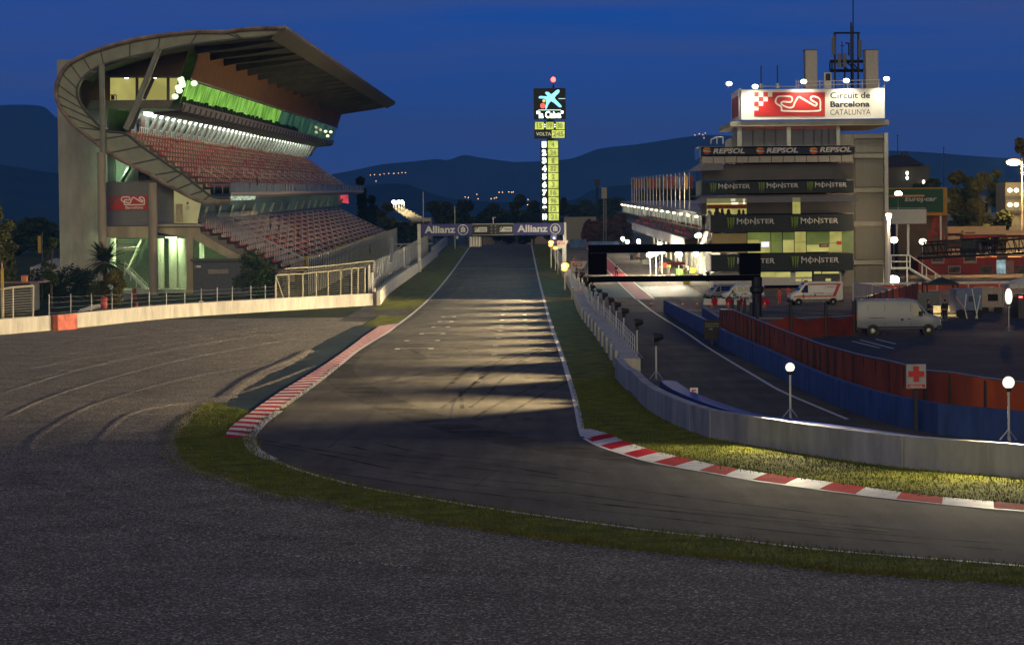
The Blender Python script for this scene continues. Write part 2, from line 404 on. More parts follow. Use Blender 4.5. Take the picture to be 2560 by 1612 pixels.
for L, wd, h in [([(745,858),(560,925),(330,965),(250,1015),(222,1060),(240,1095),(330,1150),(560,1205),(820,1245)],.6,.038),
              ([(740,842),(480,880),(250,940),(110,1010),(68,1060),(80,1120),(180,1160),(400,1225),(700,1265),(1000,1290)],.6,.038),
              ([(730,790),(430,845),(170,915),(0,985)],.5,.035), ([(800,775),(560,795),(260,850),(0,925)],.5,.035), ([(700,765),(300,825),(0,880)],.5,.03),
              ([(600,760),(300,790),(0,835)],.5,.03), ([(0,1160),(150,1200),(500,1280),(1000,1335),(1500,1375)],.6,.05), ([(-40,1060),(120,1100),(330,1195),(650,1260)],.5,.03),
              ([(640,780),(300,845),(0,905)],.4,.025), ([(860,748),(600,775),(330,808),(0,858)],.4,.025)]:
    ridge(mb, G(D(L)), wd, h)
ridge(mb, G(Z7([(330,548),(400,500),(480,440),(560,390),(640,345),(720,315),(800,280),(900,225)])), 1.5, .09)
ridge(mb, G(Z7([(480,462),(600,385),(700,345),(800,300)])), .9, .06)
ridge(mb, GRAV[6:20], 0.8, .07)
bend = smooth_line(GRAV[3:27], 4)
struct('gravel_trap', mb, M_gravel)
st_ = MB(); rs = random.Random(11)
edge = smooth_line(GRAV, 5)
for i in range(5200):
    if i < 3400: d_ = 58+58*rs.random()**1.4; x_ = rs.uniform(-.19, .19)*d_; p = Vector((x_, d_, 0)); k = rs.uniform(.018, .045)
    else:
        p = edge[rs.randrange(len(edge))]+Vector((rs.gauss(0,.55), rs.gauss(0,.55), 0)); k = rs.uniform(.018, .045)
    if i < 3400 and not (p.y < 70 or p.x < -5 and p.y < 78 or p.x < -14): continue
    z = .015+k*.5; a = rs.random()*3; c, s2 = math.cos(a)*k, math.sin(a)*k
    st_.add([(p.x+c,p.y+s2,z),(p.x-s2,p.y+c,z),(p.x-c*.8,p.y-s2*.8,z),(p.x+s2*.9,p.y-c*.9,z),(p.x,p.y,z+k*.6),(p.x,p.y,z-k*.6)], [(0,1,4),(1,2,4),(2,3,4),(3,0,4),(1,0,5),(2,1,5),(3,2,5),(0,3,5)])
tag(st_.build('loose_stones', mat('loose_stone', (.26,.23,.18), rough=.95, var=.5, scale=9, spec=.1)), 'loose stones scattered over the gravel and its edges', 'stones', kind='stuff')
# painted green run-off beside the kerb, the grass round the corner, the grass beside the straight
gi = [i for i, p in enumerate(GRAV)]
green = GRAV[:6] + KERB_OUT[:7][::-1]
def flat(name, pts, m, z): return struct(name, MB().add([(p.x,p.y,zg(p.y)+z) for p in pts], [tuple(range(len(pts)))]), m)
flat('painted_runoff', green, M_green, 0.010)
corner = GRAV[5:]
grassA = smooth_line(corner, 3) + [p for p in OUTER if p.y <= gp(560,1015).y or p.x > gp(630,1100).x][::-1]
oc = [p for p in OUTER if p.y < gp(624,1094).y]
grassA = smooth_line(corner, 3) + oc[::-1] + KERB_OUT[6:][::-1]
flat('verge_grass', grassA, M_grass, 0.012)
left_l = interp(STR_L); wl = interp(G([(950,762),(978,730),(1040,685),(1095,640),(1118,618)]))
ribbon('straight_verge', M_grass, wl, left_l, gp(950,775).y, 668, 0.012)
ng_ = G([(970,774),(1033,781),(1000,808),(965,822),(900,816)])
flat('gravel_end_grass', G([(950,788),(1020,790),(998,806),(978,817),(900,815)])[::1], M_grass, 0.016)
RT = G([(1328.6,612),(1341,672),(1359.9,748),(1378,815),(1398,870),(1426,958),(1440,1010),(1453,1073),(1460,1092)])
RK_IN = G(Z5([(125,282),(200,322),(350,372),(450,401),(600,432),(800,466),(1000,501),(1250,536),(1500,571),(1800,606),(2100,636),(2400,661)])+[(2740,1297)])
RK_OUT = G(Z5([(262,262),(330,300),(480,350),(600,380),(800,425),(950,452),(1200,490),(1450,522),(1700,560),(2000,596),(2400,631)])+[(2740,1282)])
RWALL = G([(1430,735),(1445,787),(1482,834),(1512,879),(1554.5,948),(1580,972)]+Z5([(400,32),(470,110),(560,170),(700,235),(850,285),(1050,318),(1250,352),(1500,391),(1750,425),(2000,451),(2400,481)])+[(2740,1211)])
for p in RWALL[:5]: p.x = max(p.x, 5.9)
rl = interp(RT)
wall_line = interp([p for p in RWALL if p.y > 150]+[Vector((6.6,500,0)), Vector((6.9,700,0))])
ribbon('pit_wall_verge', M_grass, rl, lambda d: wall_line(d)+0.3, 165, 668, 0.012)
vr = [p for p in RT if p.y < 166]
vr = [p for p in vr if p.y > gp(1453,1073).y-.2]
inner_poly = [Vector((rl(166),166,0))] + vr + RK_OUT + [p for p in RWALL if p.y < 163][::-1] + [Vector((wall_line(166)+.3,166,0))]
flat('inner_verge', inner_poly, M_grass, 0.016)

# painted lines
mb = MB()
strip(mb, resample(smooth_line(STR_L, 4), 4), 0.28, 0.024)
strip(mb, [p for p in OUTER if p.x < gp(690,1154).x and p.y < gp(700,1023).y], 0.55, 0.020)
strip(mb, [p for p in OUTER if p.y <= gp(645,1131).y+.3 and p.x >= gp(660,1140).x], 0.22, 0.021)
strip(mb, [p for p in OUTER if p.y >= gp(700,1023).y], 0.30, 0.020)
strip(mb, resample(smooth_line(RT, 4), 4), 0.30, 0.026)
strip(mb, smooth_line(RK_IN, 4), 0.18, 0.024)
strip(mb, [gp(1068,750), gp(1361,751.5)], 1.4, 0.022); strip(mb, [gp(1137,671), gp(1341,672.5)], 1.4, 0.022)
struct('track_lines', mb, M_white)
mw, md = MB(), MB()
right = [(763,1262.7,1310.5),(774.7,1260,1312.3),(787,1257,1312.3),(799.5,1255,1313),(812.6,1253.8,1313.6),(827,1250.9,1314),(844.4,1246.4,1314.8),(863.2,1239.6,1316.8),(885.8,1235.3,1318.5),(913.3,1228.3,1319),(944.7,1220.8,1319.8),(984.3,1212.7,1319.9),(1045.8,1197.4,1317.8)]
leftc = [(791.8,1108,1136),(803.8,1100,1129),(817.6,1084,1120),(833.9,1055,1108),(851.4,1017.8,1094.2),(871.5,994.7,1078),(895.8,968,1058),(925.4,936,1034.6)]
for k, (y, a, b) in enumerate(right+leftc):
    m_ = md if y > 890 else mw
    A, B = gp(a, y), gp(b, y); B.y = A.y
    strip(m_, [A, B], 0.42 if m_ is mw else 0.2, 0.022)
    for Q in (A, B): strip(m_, [Q+Vector((0,.06,0)), Q+Vector((0,-1.5,0))], 0.40, 0.026)
struct('grid_marks', mw, M_white); struct('blacked_out_grid_marks', md, M_dark)
# tyre marks
M_skid = mat('tyre_rubber_on_track', (0.016, 0.016, 0.016), rough=0.92, var=0.3, spec=0.05)
n_ = M_skid.node_tree; b_ = n_.nodes['Principled BSDF']; g_ = n_.nodes.new('ShaderNodeNewGeometry'); t_ = n_.nodes.new('ShaderNodeTexNoise')
t_.inputs['Scale'].default_value = .45; t_.inputs['Detail'].default_value = 4; q_ = n_.nodes.new('ShaderNodeMapRange')
q_.inputs[1].default_value = .32; q_.inputs[2].default_value = .66; q_.inputs[4].default_value = .55
n_.links.new(g_.outputs['Position'], t_.inputs['Vector']); n_.links.new(t_.outputs[0], q_.inputs[0]); n_.links.new(q_.outputs[0], b_.inputs['Alpha'])
mb = MB()
skids = [Z6([(100,1515),(520,1435),(1100,1380),(1500,1290),(1700,1215),(2000,1110)]), Z6([(150,1490),(620,1410),(1100,1330),(1450,1270),(1790,1160)]), Z6([(1300,1345),(1400,1280),(1480,1230),(1600,1185),(1790,1160)]),
 Z6([(1500,1310),(1650,1265),(1780,1180)]), Z6([(920,1515),(1030,1420),(1120,1345)]), Z6([(380,1515),(800,1450),(1180,1390),(1290,1345)]), Z6([(430,1140),(560,1200),(660,1250)]), Z6([(1050,1160),(1120,1200)]),
 Z7([(1700,470),(1850,340)]), Z7([(1300,440),(1700,380),(2150,250),(2400,200)]), Z7([(1690,580),(1810,500),(1960,380),(2200,300)]), Z7([(1820,580),(1810,480)]), Z7([(1880,640),(2100,520),(2400,380)]),
 Z7([(560,760),(900,820),(1300,880),(1800,930),(2400,1000)]), Z7([(800,930),(1300,960),(1800,1030),(2400,1090)]), Z7([(1000,960),(1600,1050),(2400,1145)]), Z7([(1080,790),(1400,860),(1900,905),(2400,980)]), Z7([(620,790),(1100,880),(1500,960),(2400,1050)]),
 Z5([(0,500),(500,565),(1000,630),(1500,690)]), Z5([(0,560),(600,640),(1200,700),(1900,770)]), Z5([(0,635),(600,700),(1300,780),(2300,860)]), Z5([(100,610),(900,690),(1700,770)])]
for L in skids:
    P = resample(smooth_line(G(L), 8), 2.0); strip(mb, P, 0.22, 0.0065+0.0008*rng.random())
    if len(P) > 10 and rng.random() < .5: strip(mb, [p+Vector((1.5,.4,0)) for p in P], 0.2, 0.0085)
struct('tyre_marks', mb, M_skid)

# the dark rubbered line the cars take, and seams between the paving lanes
M_line = mat('rubbered_line', (.030,.029,.028), rough=.9, var=.3, scale=.6, spec=.08)
n_ = M_line.node_tree; b_ = n_.nodes['Principled BSDF']; g_ = n_.nodes.new('ShaderNodeNewGeometry'); t_ = n_.nodes.new('ShaderNodeTexNoise'); t_.inputs['Scale'].default_value = .5; t_.inputs['Detail'].default_value = 7
q_ = n_.nodes.new('ShaderNodeMapRange'); q_.inputs[1].default_value = .36; q_.inputs[2].default_value = .68; q_.inputs[4].default_value = .40
n_.links.new(g_.outputs['Position'], t_.inputs['Vector']); n_.links.new(t_.outputs[0], q_.inputs[0]); n_.links.new(q_.outputs[0], b_.inputs['Alpha'])
mb = MB()
for L, w2, z in (([(2500,1212),(2000,1140),(1500,1080),(1200,1035),(950,965),(812,895),(800,850),(900,775),(1030,700),(1100,640)], 2.4, .0045),):
    strip(mb, resample(smooth_line(G(D(L)), 10), 2.0), w2, z)
struct('rubbered_line', mb, M_line)
mb = MB()
for x_ in (-7.9, -3.6):
    strip(mb, [Vector((x_+.05*math.sin(d*.3), d, zg(d))) for d in range(132, 660, 6)], .06, .0058)
for L in ([(1700,1330),(1950,1245)],[(1180,1220),(1330,1110)],[(820,1120),(930,1040)]): strip(mb, G(L), .07, .0058)
struct('paving_seams', mb, M_dark)
# kerbs: raised blocks, red and white in turn
def kerb(name, label, inner, outer, step, h, wlast=False):
    A = resample(smooth_line(inner, 5), step); n = len(A)
    Bl = smooth_line(outer, 5)
    cum = [0]; 
    for a, b in zip(Bl, Bl[1:]): cum.append(cum[-1]+(b-a).length)
    def on(t):
        s = t*cum[-1]; i = max(0, min(len(Bl)-2, next((k for k in range(len(cum)-1) if cum[k+1] >= s), len(Bl)-2)))
        return Bl[i].lerp(Bl[i+1], (s-cum[i])/max(1e-6, cum[i+1]-cum[i]))
    mb = MB()
    for i in range(n-1):
        t0, t1 = i/(n-1), (i+1)/(n-1); a0, a1, b0, b1 = A[i], A[i+1], on(t0), on(t1)
        mb.mi(i % 2)
        up = Vector((0,0,h)); lo = Vector((0,0,.012)); m0, m1 = a0.lerp(b0,.55), a1.lerp(b1,.55)
        mb.quad(a0+lo, a1+lo, m1+up*.8, m0+up*.8); mb.quad(m0+up*.8, m1+up*.8, b1+up, b0+up); mb.quad(b0+up, b1+up, b1, b0)
        if i in (0,): mb.quad(a0+lo, m0+up*.8, b0+up, b0)
        if i == n-2: mb.quad(a1+lo, b1, b1+up, m1+up*.8)
    return struct(name, mb, [M_red, M_white])
kerb('apex_kerb', '', [p for p in (G(Z7([(1440,66),(1375,120),(1200,225),(1080,320),(940,430),(800,530),(690,610),(620,660),(568,718),(545,755)])))], KERB_OUT, 1.55, 0.07)
kerb('inner_kerb', '', RK_IN, RK_OUT, 2.15, 0.07)
flat('kerb_end', G(Z5([(128,282),(112,238),(150,232),(262,262),(275,272),(200,285)])), M_white, 0.03)

# pit lane paint
mb = MB()
A0, A1 = gp(1514,655), gp(1594,749)
pl = lambda d: float(np.interp(d, [300, 352, 470, 700], [14.2, 14.6, 14.9, 15.6]))
d0 = gp(1594,748).y
rowsd = [d0] + [d for d in range(350, 690, 10) if d > d0+3] + [690]
mb.sheet([[(pl(d)-.05, d, zg(d)+.012), (pl(d)+2.1, d, zg(d)+.012)] for d in rowsd])
struct('red_pit_strip', mb, mat('pit_red', (0.42, 0.045, 0.04), rough=0.6, var=0.15))
mb = MB()
for dx in (-.2, 2.12): mb.sheet([[(pl(d)+dx, d, zg(d)+.016), (pl(d)+dx+.2, d, zg(d)+.016)] for d in rowsd])
mb.quad((pl(d0)-.2, d0, zg(d0)+.016), (pl(d0)+1.4, d0-6, zg(d0)+.016), (pl(d0)+1.6, d0-6, zg(d0)+.016), (pl(d0), d0, zg(d0)+.016))
strip(mb, resample(smooth_line(G([(1594,749.6),(1636.7,782),(1711.5,829),(1773.8,871.7),(1898.4,946.5),(1960,981),(2118,1048)]), 5), 3), 0.22, 0.016)
strip(mb, G([(1716,775),(1832,781)]), 0.25, 0.016); strip(mb, G([(1905,775),(2110,786)]), 0.25, 0.016)
for q in ((2130,853,2200,870),(2150,850,2235,872),(2190,848,2240,860)): strip(mb, G([(q[0],q[1]),(q[2],q[3])]), 0.18, 0.016)
struct('pit_lines', mb, M_white)
ribbon('teal_pit_paint', mat('pit_teal', (0.06, 0.13, 0.115), rough=0.6, var=0.2, scale=.4), lambda d: pl(d)+2.4, lambda d: 24.0, 352, 392, 0.008)
ribbon('teal_lane_paint', mat('pit_teal', (0.06, 0.13, 0.115)), lambda d: 8.0, lambda d: pl(d)-.3, 352, 392, 0.008)

# hills
def hill(name, pts, dist, depth, m, base=-60):
    """a range seen as a ridge line at photo pixels; it falls away on both sides"""
    L = [at(x, y, dist) for x, y in pts]; L = smooth_line(L, 8)
    rows = [[(p.x*1.0, p.y-depth*.5, base) for p in L], [(p.x+0, p.y-depth*.22, base+(p.z-base)*(.50+.05*rng.random())) for p in L],
            [(p.x, p.y, p.z) for p in L], [(p.x, p.y+depth*.4, base+(p.z-base)*.5) for p in L], [(p.x, p.y+depth, base) for p in L]]
    struct(name, MB().sheet(rows), m, smooth=True)
M_hillA = mat('far_forest', (0.030, 0.036, 0.030), rough=1.0, var=0.3, scale=0.004, spec=0.0)
M_hillB = mat('nearer_forest', (0.020, 0.026, 0.022), rough=1.0, var=0.3, scale=0.01, spec=0.0)
hill('hills', [(-700,330),(-300,290),(60,262),(150,300),(320,420),(600,470),(850,432),(950,412),(1030,404),(1090,398),(1120,400),(1160,388),(1200,394),(1260,402),(1300,405),(1420,398),(1500,372),(1600,360),(1720,342),(1800,338),(1900,350),(2100,372),(2300,380),(2600,400),(3200,420)], 9000, 2600, M_hillA)
hill('low_hills', [(-600,440),(-100,410),(30,416),(100,428),(200,440),(500,480),(800,475),(930,462),(1010,460),(1070,480),(1150,500),(1300,505),(1430,500),(1500,470),(1700,455),(2000,450),(2300,470),(2800,480)], 5000, 1600, M_hillB)
# ================================================================== MAIN GRANDSTAND
D0 = 380.0
Z1 = lambda x, y: (100+x/3.79, 40+y/3.79)
Z2 = lambda x, y: (550+x/3.79, 40+y/3.79)
Z3 = lambda x, y: (100+x/3.79, 400+y/3.79)
Z4 = lambda x, y: (500+x/4.013, 400+y/4.013)
def S(q, d=D0, d1=None):
    """cross-section point measured at the near end, carried along the stand to d1"""
    p = at(q[0], q[1], d)
    if d1 is not None: p = Vector((p.x, d1, p.z+0.0158*(d1-d)))
    return p
def run(mb, sec, da, db, n=12, d=D0):
    """carry an open cross-section line along the stand"""
    ds = [da+(db-da)*i/n for i in range(n+1)]
    mb.sheet([[S(q, d, x) for q in sec] for x in ds])
stand = thing('grandstand', (-50, 520, 1.0), 'huge concrete grandstand with a sweeping overhanging roof and rows of red and white seats', 'grandstand')
M_frame = mat('stand_steel', (0.27, 0.275, 0.205), rough=0.6, var=0.12, scale=0.4, metal=0.1)
M_frame2 = mat('stand_steel_rib', (0.10, 0.10, 0.09), rough=0.6, var=0.1)
M_brown = mat('louvre_brown', (0.40, 0.225, 0.085), rough=0.7, var=0.15, scale=0.8)
M_soff = mat('soffit', (0.085, 0.085, 0.060), rough=0.8, var=0.25, scale=0.3)
M_beam = mat('roof_beam_steel', (0.115, 0.118, 0.085), rough=0.7, var=0.2, scale=0.4)
M_rim = mat('copper_rim', (0.34, 0.25, 0.19), rough=0.5, var=0.35, scale=0.5, metal=0.2)
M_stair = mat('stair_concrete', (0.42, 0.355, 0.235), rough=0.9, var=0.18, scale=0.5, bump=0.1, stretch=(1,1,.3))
M_greyp = mat('grey_panel', (0.155, 0.155, 0.16), rough=0.7, var=0.06, scale=1.0, stretch=(.2,.2,6))
M_rail = mat('white_rail', (0.60, 0.60, 0.57), rough=0.5, var=0.08)
M_seatr = mat('red_seat', (0.60, 0.020, 0.026), rough=0.5, var=0.1)
M_seatw = mat('cream_seat', (0.70, 0.56, 0.34), rough=0.5, var=0.1)

outer = [Z2(600,118),(640,71.5),(600,74.5),(556,80),Z1(1500,150),Z1(1140,185),Z1(850,235),Z1(570,315),Z1(400,380),Z1(280,450),Z1(200,540),Z1(158,640),Z1(150,740),Z1(172,830),Z1(230,930),Z1(340,1055),Z1(500,1180),Z1(650,1300),Z1(850,1410),Z1(1060,1510),Z3(1180,225),Z3(1290,280),Z3(1400,340),Z3(1530,395),Z3(1680,405),Z3(1790,392)]
inner = [Z2(505,180),(640,94),(600,97),Z1(1895,215),Z1(1420,272),Z1(1110,335),Z1(850,392),Z1(600,458),Z1(480,520),Z1(392,600),Z1(350,690),Z1(360,790),Z1(420,890),Z1(500,980),Z1(620,1090),Z1(740,1100),Z1(830,1130),Z1(960,1235),Z1(1130,1350),Z1(1300,1470),Z3(1350,130),Z3(1450,215),Z3(1550,290),Z3(1610,335),Z3(1700,360),Z3(1790,355)]
def spl(L, n=3): return [(p.x, p.y) for p in smooth_line([Vector((x, y, 0)) for x, y in L], n)]
so_, si_ = spl(outer), spl(inner)
fr = MB()
def band_prism(mb, A, Bq, d, th):
    """a solid plate between two lines of photo points"""
    n = min(len(A), len(Bq))
    for i in range(n-1):
        p = [S(A[i], d), S(A[i+1], d), S(Bq[i+1], d), S(Bq[i], d)]
        mb.add(p+[q+Vector((0, th, 0)) for q in p], [(0,1,2,3), (7,6,5,4), (0,4,5,1), (2,6,7,3)])
band_prism(fr, so_, si_, D0, 2.2)
end_frame = fr.build('end_frame', M_frame, stand)
rb = MB()
for k in range(3, len(outer)-2):                 # stiffener ribs
    a, b = S(outer[k], D0-.12), S(inner[k], D0-.12)
    rb.tube(a, b, .07, 5)
rb.path([S(q, D0-.1) for q in si_], .16, 5)
rb.build('stiffener', M_frame2, end_frame)
MB().path([S(q, D0-.25) for q in so_], .30, 6).build('rim', M_rim, end_frame)
# roof slab, front edge
DE = 712.0
roof_sec = [(708,71.7),(640,71.5),(600,74.5),(556,80),Z1(1500,150),Z1(1140,185),Z1(850,235),Z1(570,315),Z1(400,380),Z1(280,450),Z1(200,540),Z1(158,640)]
mb = MB(); run(mb, roof_sec, D0, DE); run(mb, [(708,71.7),(684,90),(600,100),Z1(1500,232),Z1(1420,272),Z1(850,392),Z1(480,520),Z1(392,600)], D0+1, DE)
mb.add([S(q, D0, DE) for q in [(708,71.7),(640,71.5),(556,80),Z1(1140,185),Z1(570,315),Z1(480,520),Z1(850,392),Z1(1420,272),(600,100),(684,90)]], [tuple(range(10))])
roof = mb.build('roof', M_soff, stand)
mb = MB(); 
for i in range(24):
    da = D0+(DE-D0)*i/24; db = D0+(DE-D0)*(i+1)/24-.15
    a, b = S((712,68), D0, da), S((682,91), D0, da); c, e = S((712,68), D0, db), S((682,91), D0, db)
    mb.hexa([b, a, c, e, b+Vector((-.3,0,-.35)), a+Vector((.1,0,-.5)), c+Vector((.1,0,-.5)), e+Vector((-.3,0,-.35))])
mb.build('roof_edge', mat('roof_edge_olive', (.15,.14,.085), var=.2), roof); MB().path([S((712,67), D0, D0+i*16.6) for i in range(21)], .22, 5).build('edge_rim', M_rim, roof)
for i in range(18):                              # roof beams
    d = D0+6+i*18.5
    p = [S(q, D0, d) for q in (Z1(1415,272),(600,100),(676,95),(676,98),(600,112),Z1(1500,330),Z1(1425,345))]
    MB().prism(p, (0, .7, 0)).build('roof_beam', M_beam, roof)
# brown louvred front above the gallery
mb = MB(); n = 22
for i in range(n):
    t0, t1 = i/n, (i+.82)/n
    A, B_ = Vector((*Z1(1425,275),0)), Vector((*Z1(1335,565),0))
    qa, qb = A.lerp(B_, t0), A.lerp(B_, t1)
    mb.sheet([[S((q[0]+o, q[1]), D0, d) for q, o in ((qa,-1.2),(qb,1.0))] for d in (D0+12, 540, 705)])
    mb.sheet([[S((q[0]+o, q[1]), D0, d) for q, o in ((qb,1.0),(qb,-2.0))] for d in (D0+12, 540, 705)])
run(mb, [(Z1(1420,275)[0]-2, 112), (Z1(1330,565)[0]-2, 190)], D0+12, 705)
fascia = mb.build('louvre_front', M_brown, stand)
DG = D0+11
# side wall of the gallery with the lit room
def plate(mb, pts, d, th=0.4):
    p = [S(q, d) for q in pts]; return mb.prism(p, (0, th, 0))
M_brownw = mat('brown_wall', (0.26, 0.175, 0.085), rough=0.8, var=0.12, scale=.5)
fit = lambda L: [(1302+(x-1302)*D0/DG*1.0, y) for x, y in L]
mb = MB(); plate(mb, [Z1(395,575),Z1(395,480),Z1(600,440),Z1(1000,330),Z1(1430,265),Z1(1335,570)], DG)
plate(mb, [Z1(395,575),Z1(650,575),Z1(650,805),Z1(395,900)], DG)
mb.build('gallery_wall', M_brownw, stand)
mb = MB(); plate(mb, [Z1(480,800),Z1(1265,797),Z1(1222,872),Z1(440,880)], DG-.6, 1.2); plate(mb, [Z1(640,565),Z1(1340,570),Z1(1336,588),Z1(640,585)], DG-.6, 1.2)
mb.build('gallery_sill', mat('sill_concrete', (.22,.2,.16), var=.12), stand)
rw = MB(); plate(rw, [Z1(655,585),Z1(1312,585),Z1(1262,800),Z1(655,800)], DG+.3, .2)
room = rw.build('room_window', em_noise('lit_room_yellow', (0.40,0.36,0.09), (0.62,0.56,0.16), 0.72, (.25,.25,.25), 1.0), stand)
mb = MB()
for a, b in ((905,930),(1200,1226),(648,662)): plate(mb, [Z1(a,585),Z1(b,585),Z1(b,800),Z1(a,800)], DG-.1, .35)
pieces(mb, 'mullion', M_frame2, room)
MB().path([S(Z1(1075,590), DG-.2), S(Z1(985,790), DG-.2)], .28, 6).build('inner_brace', M_frame2, room)
mb = MB()
for x in (820, 1085): mb.ball(S(Z1(x,589), DG-.1), .3, .12, .14)
pieces(mb, 'downlight', em('warm_spot', (1,.95,.7), 6), room)
mb = MB(); mb.path([S(q, DG-.15) for q in (Z1(658,750),Z1(722,750),Z1(722,798))], .06, 4); plate(mb, [Z1(672,755),Z1(705,755),Z1(705,796),Z1(672,796)], DG-.05, .1)
mb.build('table', mat('dark_red_wood', (.12,.03,.02)), room)
# the green lit gallery: glass, curtain, tables
def bandlong(name, m, q0, q1, da, db, parent=stand, n=14):
    mb = MB(); run(mb, [q0, q1], da, db, n); return mb.build(name, m, parent)
gt, gb = Z1(1338,578), Z1(1268,800)
M_curt = em_noise('green_glow_curtain', (0.08,0.24,0.015), (0.42,0.92,0.12), 1.0, (1,.6,.04), 1.0)  # the gallery's green light put into the curtain as its own uneven glow
bandlong('curtain', M_curt, (gt[0]-9, gt[1]), (gb[0]-9, gb[1]), DG, 545)
bandlong('dark_curtain', em_noise('teal_gallery', (0.010,0.05,0.03), (0.06,0.18,0.09), 0.8, (.5,.16,.05), 1.0), (gt[0]-9, gt[1]), (gb[0]-9, gb[1]), 545, 703)  # dimmer far part of the gallery put in as a fainter glow
glz = bandlong('gallery_glass', glass('gallery_glazing', (0.05,0.12,0.08), 0.28), gt, gb, DG, 704)
mb = MB()
for i in range(50):
    d = DG+1.5+i*4.0+rng.uniform(-1,1); h = rng.uniform(.5,1.0)
    q = S((gb[0]-3, gb[1]), D0, d); mb.box(q.x-.4, q.x+.4, d-.7, d+.7, q.z, q.z+h)
pieces(mb, 'table', mat('dark_chairs', (.02,.03,.02)), stand)
bandlong('gallery_ledge', mat('cream_ledge', (.40,.35,.27), var=.1), (gt[0]+3, gt[1]-3.5), (gt[0]+1, gt[1]+1), DG-1, 706)
lw = MB(); run(lw, [(gb[0]+2, gb[1]-1), (gb[0]+2.5, gb[1]+3), (gb[0]-3, gb[1]+20), (gb[0]-75, gb[1]+25), (gb[0]-112, gb[1]+22)], DG-1, 705)
lw.build('gallery_underside', mat('pale_underside', (.34,.31,.27), var=.12), stand)
mb = MB()
for i in range(46):
    d = DG+i*6.8; a, b = S((gb[0]+1.5, gb[1]+5), D0, d), S((gb[0]-4, gb[1]+22), D0, d)
    mb.tube(a, b, .25, 4); mb.tube(b, S((gb[0]-78, gb[1]+28), D0, d), .22, 4)
pieces(mb, 'gallery_bracket', M_frame2, stand)
mb = MB()                                            # the gallery window end, glittering
for k, (x, y) in enumerate(((1335,600),(1345,630),(1350,655),(1310,680),(1320,710),(1280,765),(1460,640))):
    mb.ball(S(Z1(x,y), DG-.4), .5, .3, .42, 8, 5)
pieces(mb, 'gallery_lamp', em('gallery_glow', (.75,1,.6), 1.5), stand)
mb = MB()
for x, y in ((240,885),(350,912),(395,925),(205,862),(320,898)): mb.ball(at(*Z2(x,y), 520), .35, .3, .3, 8, 5)
for x, y in ((808,1045),(1000,1095),(1050,1100),(1020,1138)): mb.ball(at(*Z2(x,y), 660), .38, .3, .3, 8, 5)
pieces(mb, 'gallery_downlight', em('warm_downlight', (1,.85,.5), 3), stand)
# row of white lamps under the gallery and the concourse behind
lr = Z1(905,908)
M_strip = em('strip_light', (0.92,1.0,0.84), 13.0)
for i in range(40):
    d = D0+10+i*7.45
    a = S(lr, D0, d); MB().box(a.x-.22, a.x+.22, d, d+5.6, a.z-.2, a.z+.2).build('strip_light', M_strip, stand)
M_conc2 = mat('concourse_wall', (.15,.18,.16), var=.12, scale=.3)
bandlong('concourse_wall', M_conc2, Z1(760,880), Z1(760,1100), DG, 705)
bandlong('concourse_floor', M_conc2, Z1(760,1095), Z1(850,1100), DG, 705)
mb = MB()
for i in range(44):
    d = DG+3+i*7.0; mb.tube(S(Z1(1005,905), D0, d), S(Z1(900,1085), D0, d), .28, 5)
pieces(mb, 'concourse_strut', mat('pale_strut', (.34,.37,.33), var=.08), stand)
mb = MB()
for i in range(22):
    d = DG+5+i*14.0; p = [S(q, D0, d) for q in (Z1(800,925),Z1(850,930),Z1(880,1085),Z1(790,1085))]
    mb.prism([p[0], p[3], p[3]+Vector((0,4.5,0)), p[0]+Vector((0,4.5,0))], (.1,0,0))
pieces(mb, 'concourse_door', mat('maroon_door', (.10,.035,.03), var=.2), stand)
mb = MB()
run(mb, [Z1(838,1035), Z1(840,1040)], DG, 705)
for i in range(150): d = DG+i*2.1; mb.tube(S(Z1(838,1037), D0, d), S(Z1(838,1090), D0, d), .05, 4)
mb.build('concourse_railing', M_rail, stand)
# struts of the end frame
MB().path([S(Z1(583,455), D0-.3), S(Z1(600,1290), D0-.3)], .42, 8).build('mast_strut', M_frame, stand)
MB().path([S(Z1(1130,310), D0-.5), S(Z1(900,880), D0-.5), S(Z1(812,1075), D0-.5)], .45, 8).build('raking_strut', M_frame, stand)
MB().path([S(Z1(945,870), D0+4), S(Z1(870,1070), D0+4)], .3, 6).build('raking_strut', M_frame2, stand)
# upper seating deck
def tier(name, q0, q1, rows, da, db, seatd0, m=None):
    """stepped deck: riser and tread for each row"""
    sec = []
    for k in range(rows+1):
        t = k/rows; x = q0[0]+(q1[0]-q0[0])*t; y = q0[1]+(q1[1]-q0[1])*t
        yn = q0[1]+(q1[1]-q0[1])*((k+1)/rows); sec += [(x, y), (x, min(yn, q1[1]+14))]
    mb = MB(); run(mb, sec[:-1], da, db, 10)
    n = len(sec)-1
    for d in (da, db):
        P = [S(q, D0, d) for q in sec[:-1]]; lo = [p+Vector((0,0,-1.1)) for p in P]
        mb.add(P+lo, [(i, i+1, n+i+1, n+i) for i in range(n-1)])
    return mb.build(name, m or M_stair, stand)
UT0, UT1, UR = Z1(800,1092), (523,474), 11
LT0, LT1, LR = Z3(1515,640), (735,684), 11
DU = (D0+1.5, 697); DL = (D0+1.0, 676)
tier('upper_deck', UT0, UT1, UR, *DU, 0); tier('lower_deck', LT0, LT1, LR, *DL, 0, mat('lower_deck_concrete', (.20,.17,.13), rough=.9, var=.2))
def seat(mb, x, d, z, wd=.46):
    mb.box(x-.02, x+.42, d, d+wd, z+.38, z+.46); mb.box(x-.10, x+.02, d, d+wd, z+.40, z+.82)
proto = MB(); seat(proto, 0, 0, 0)
stuff = MB(); near = []
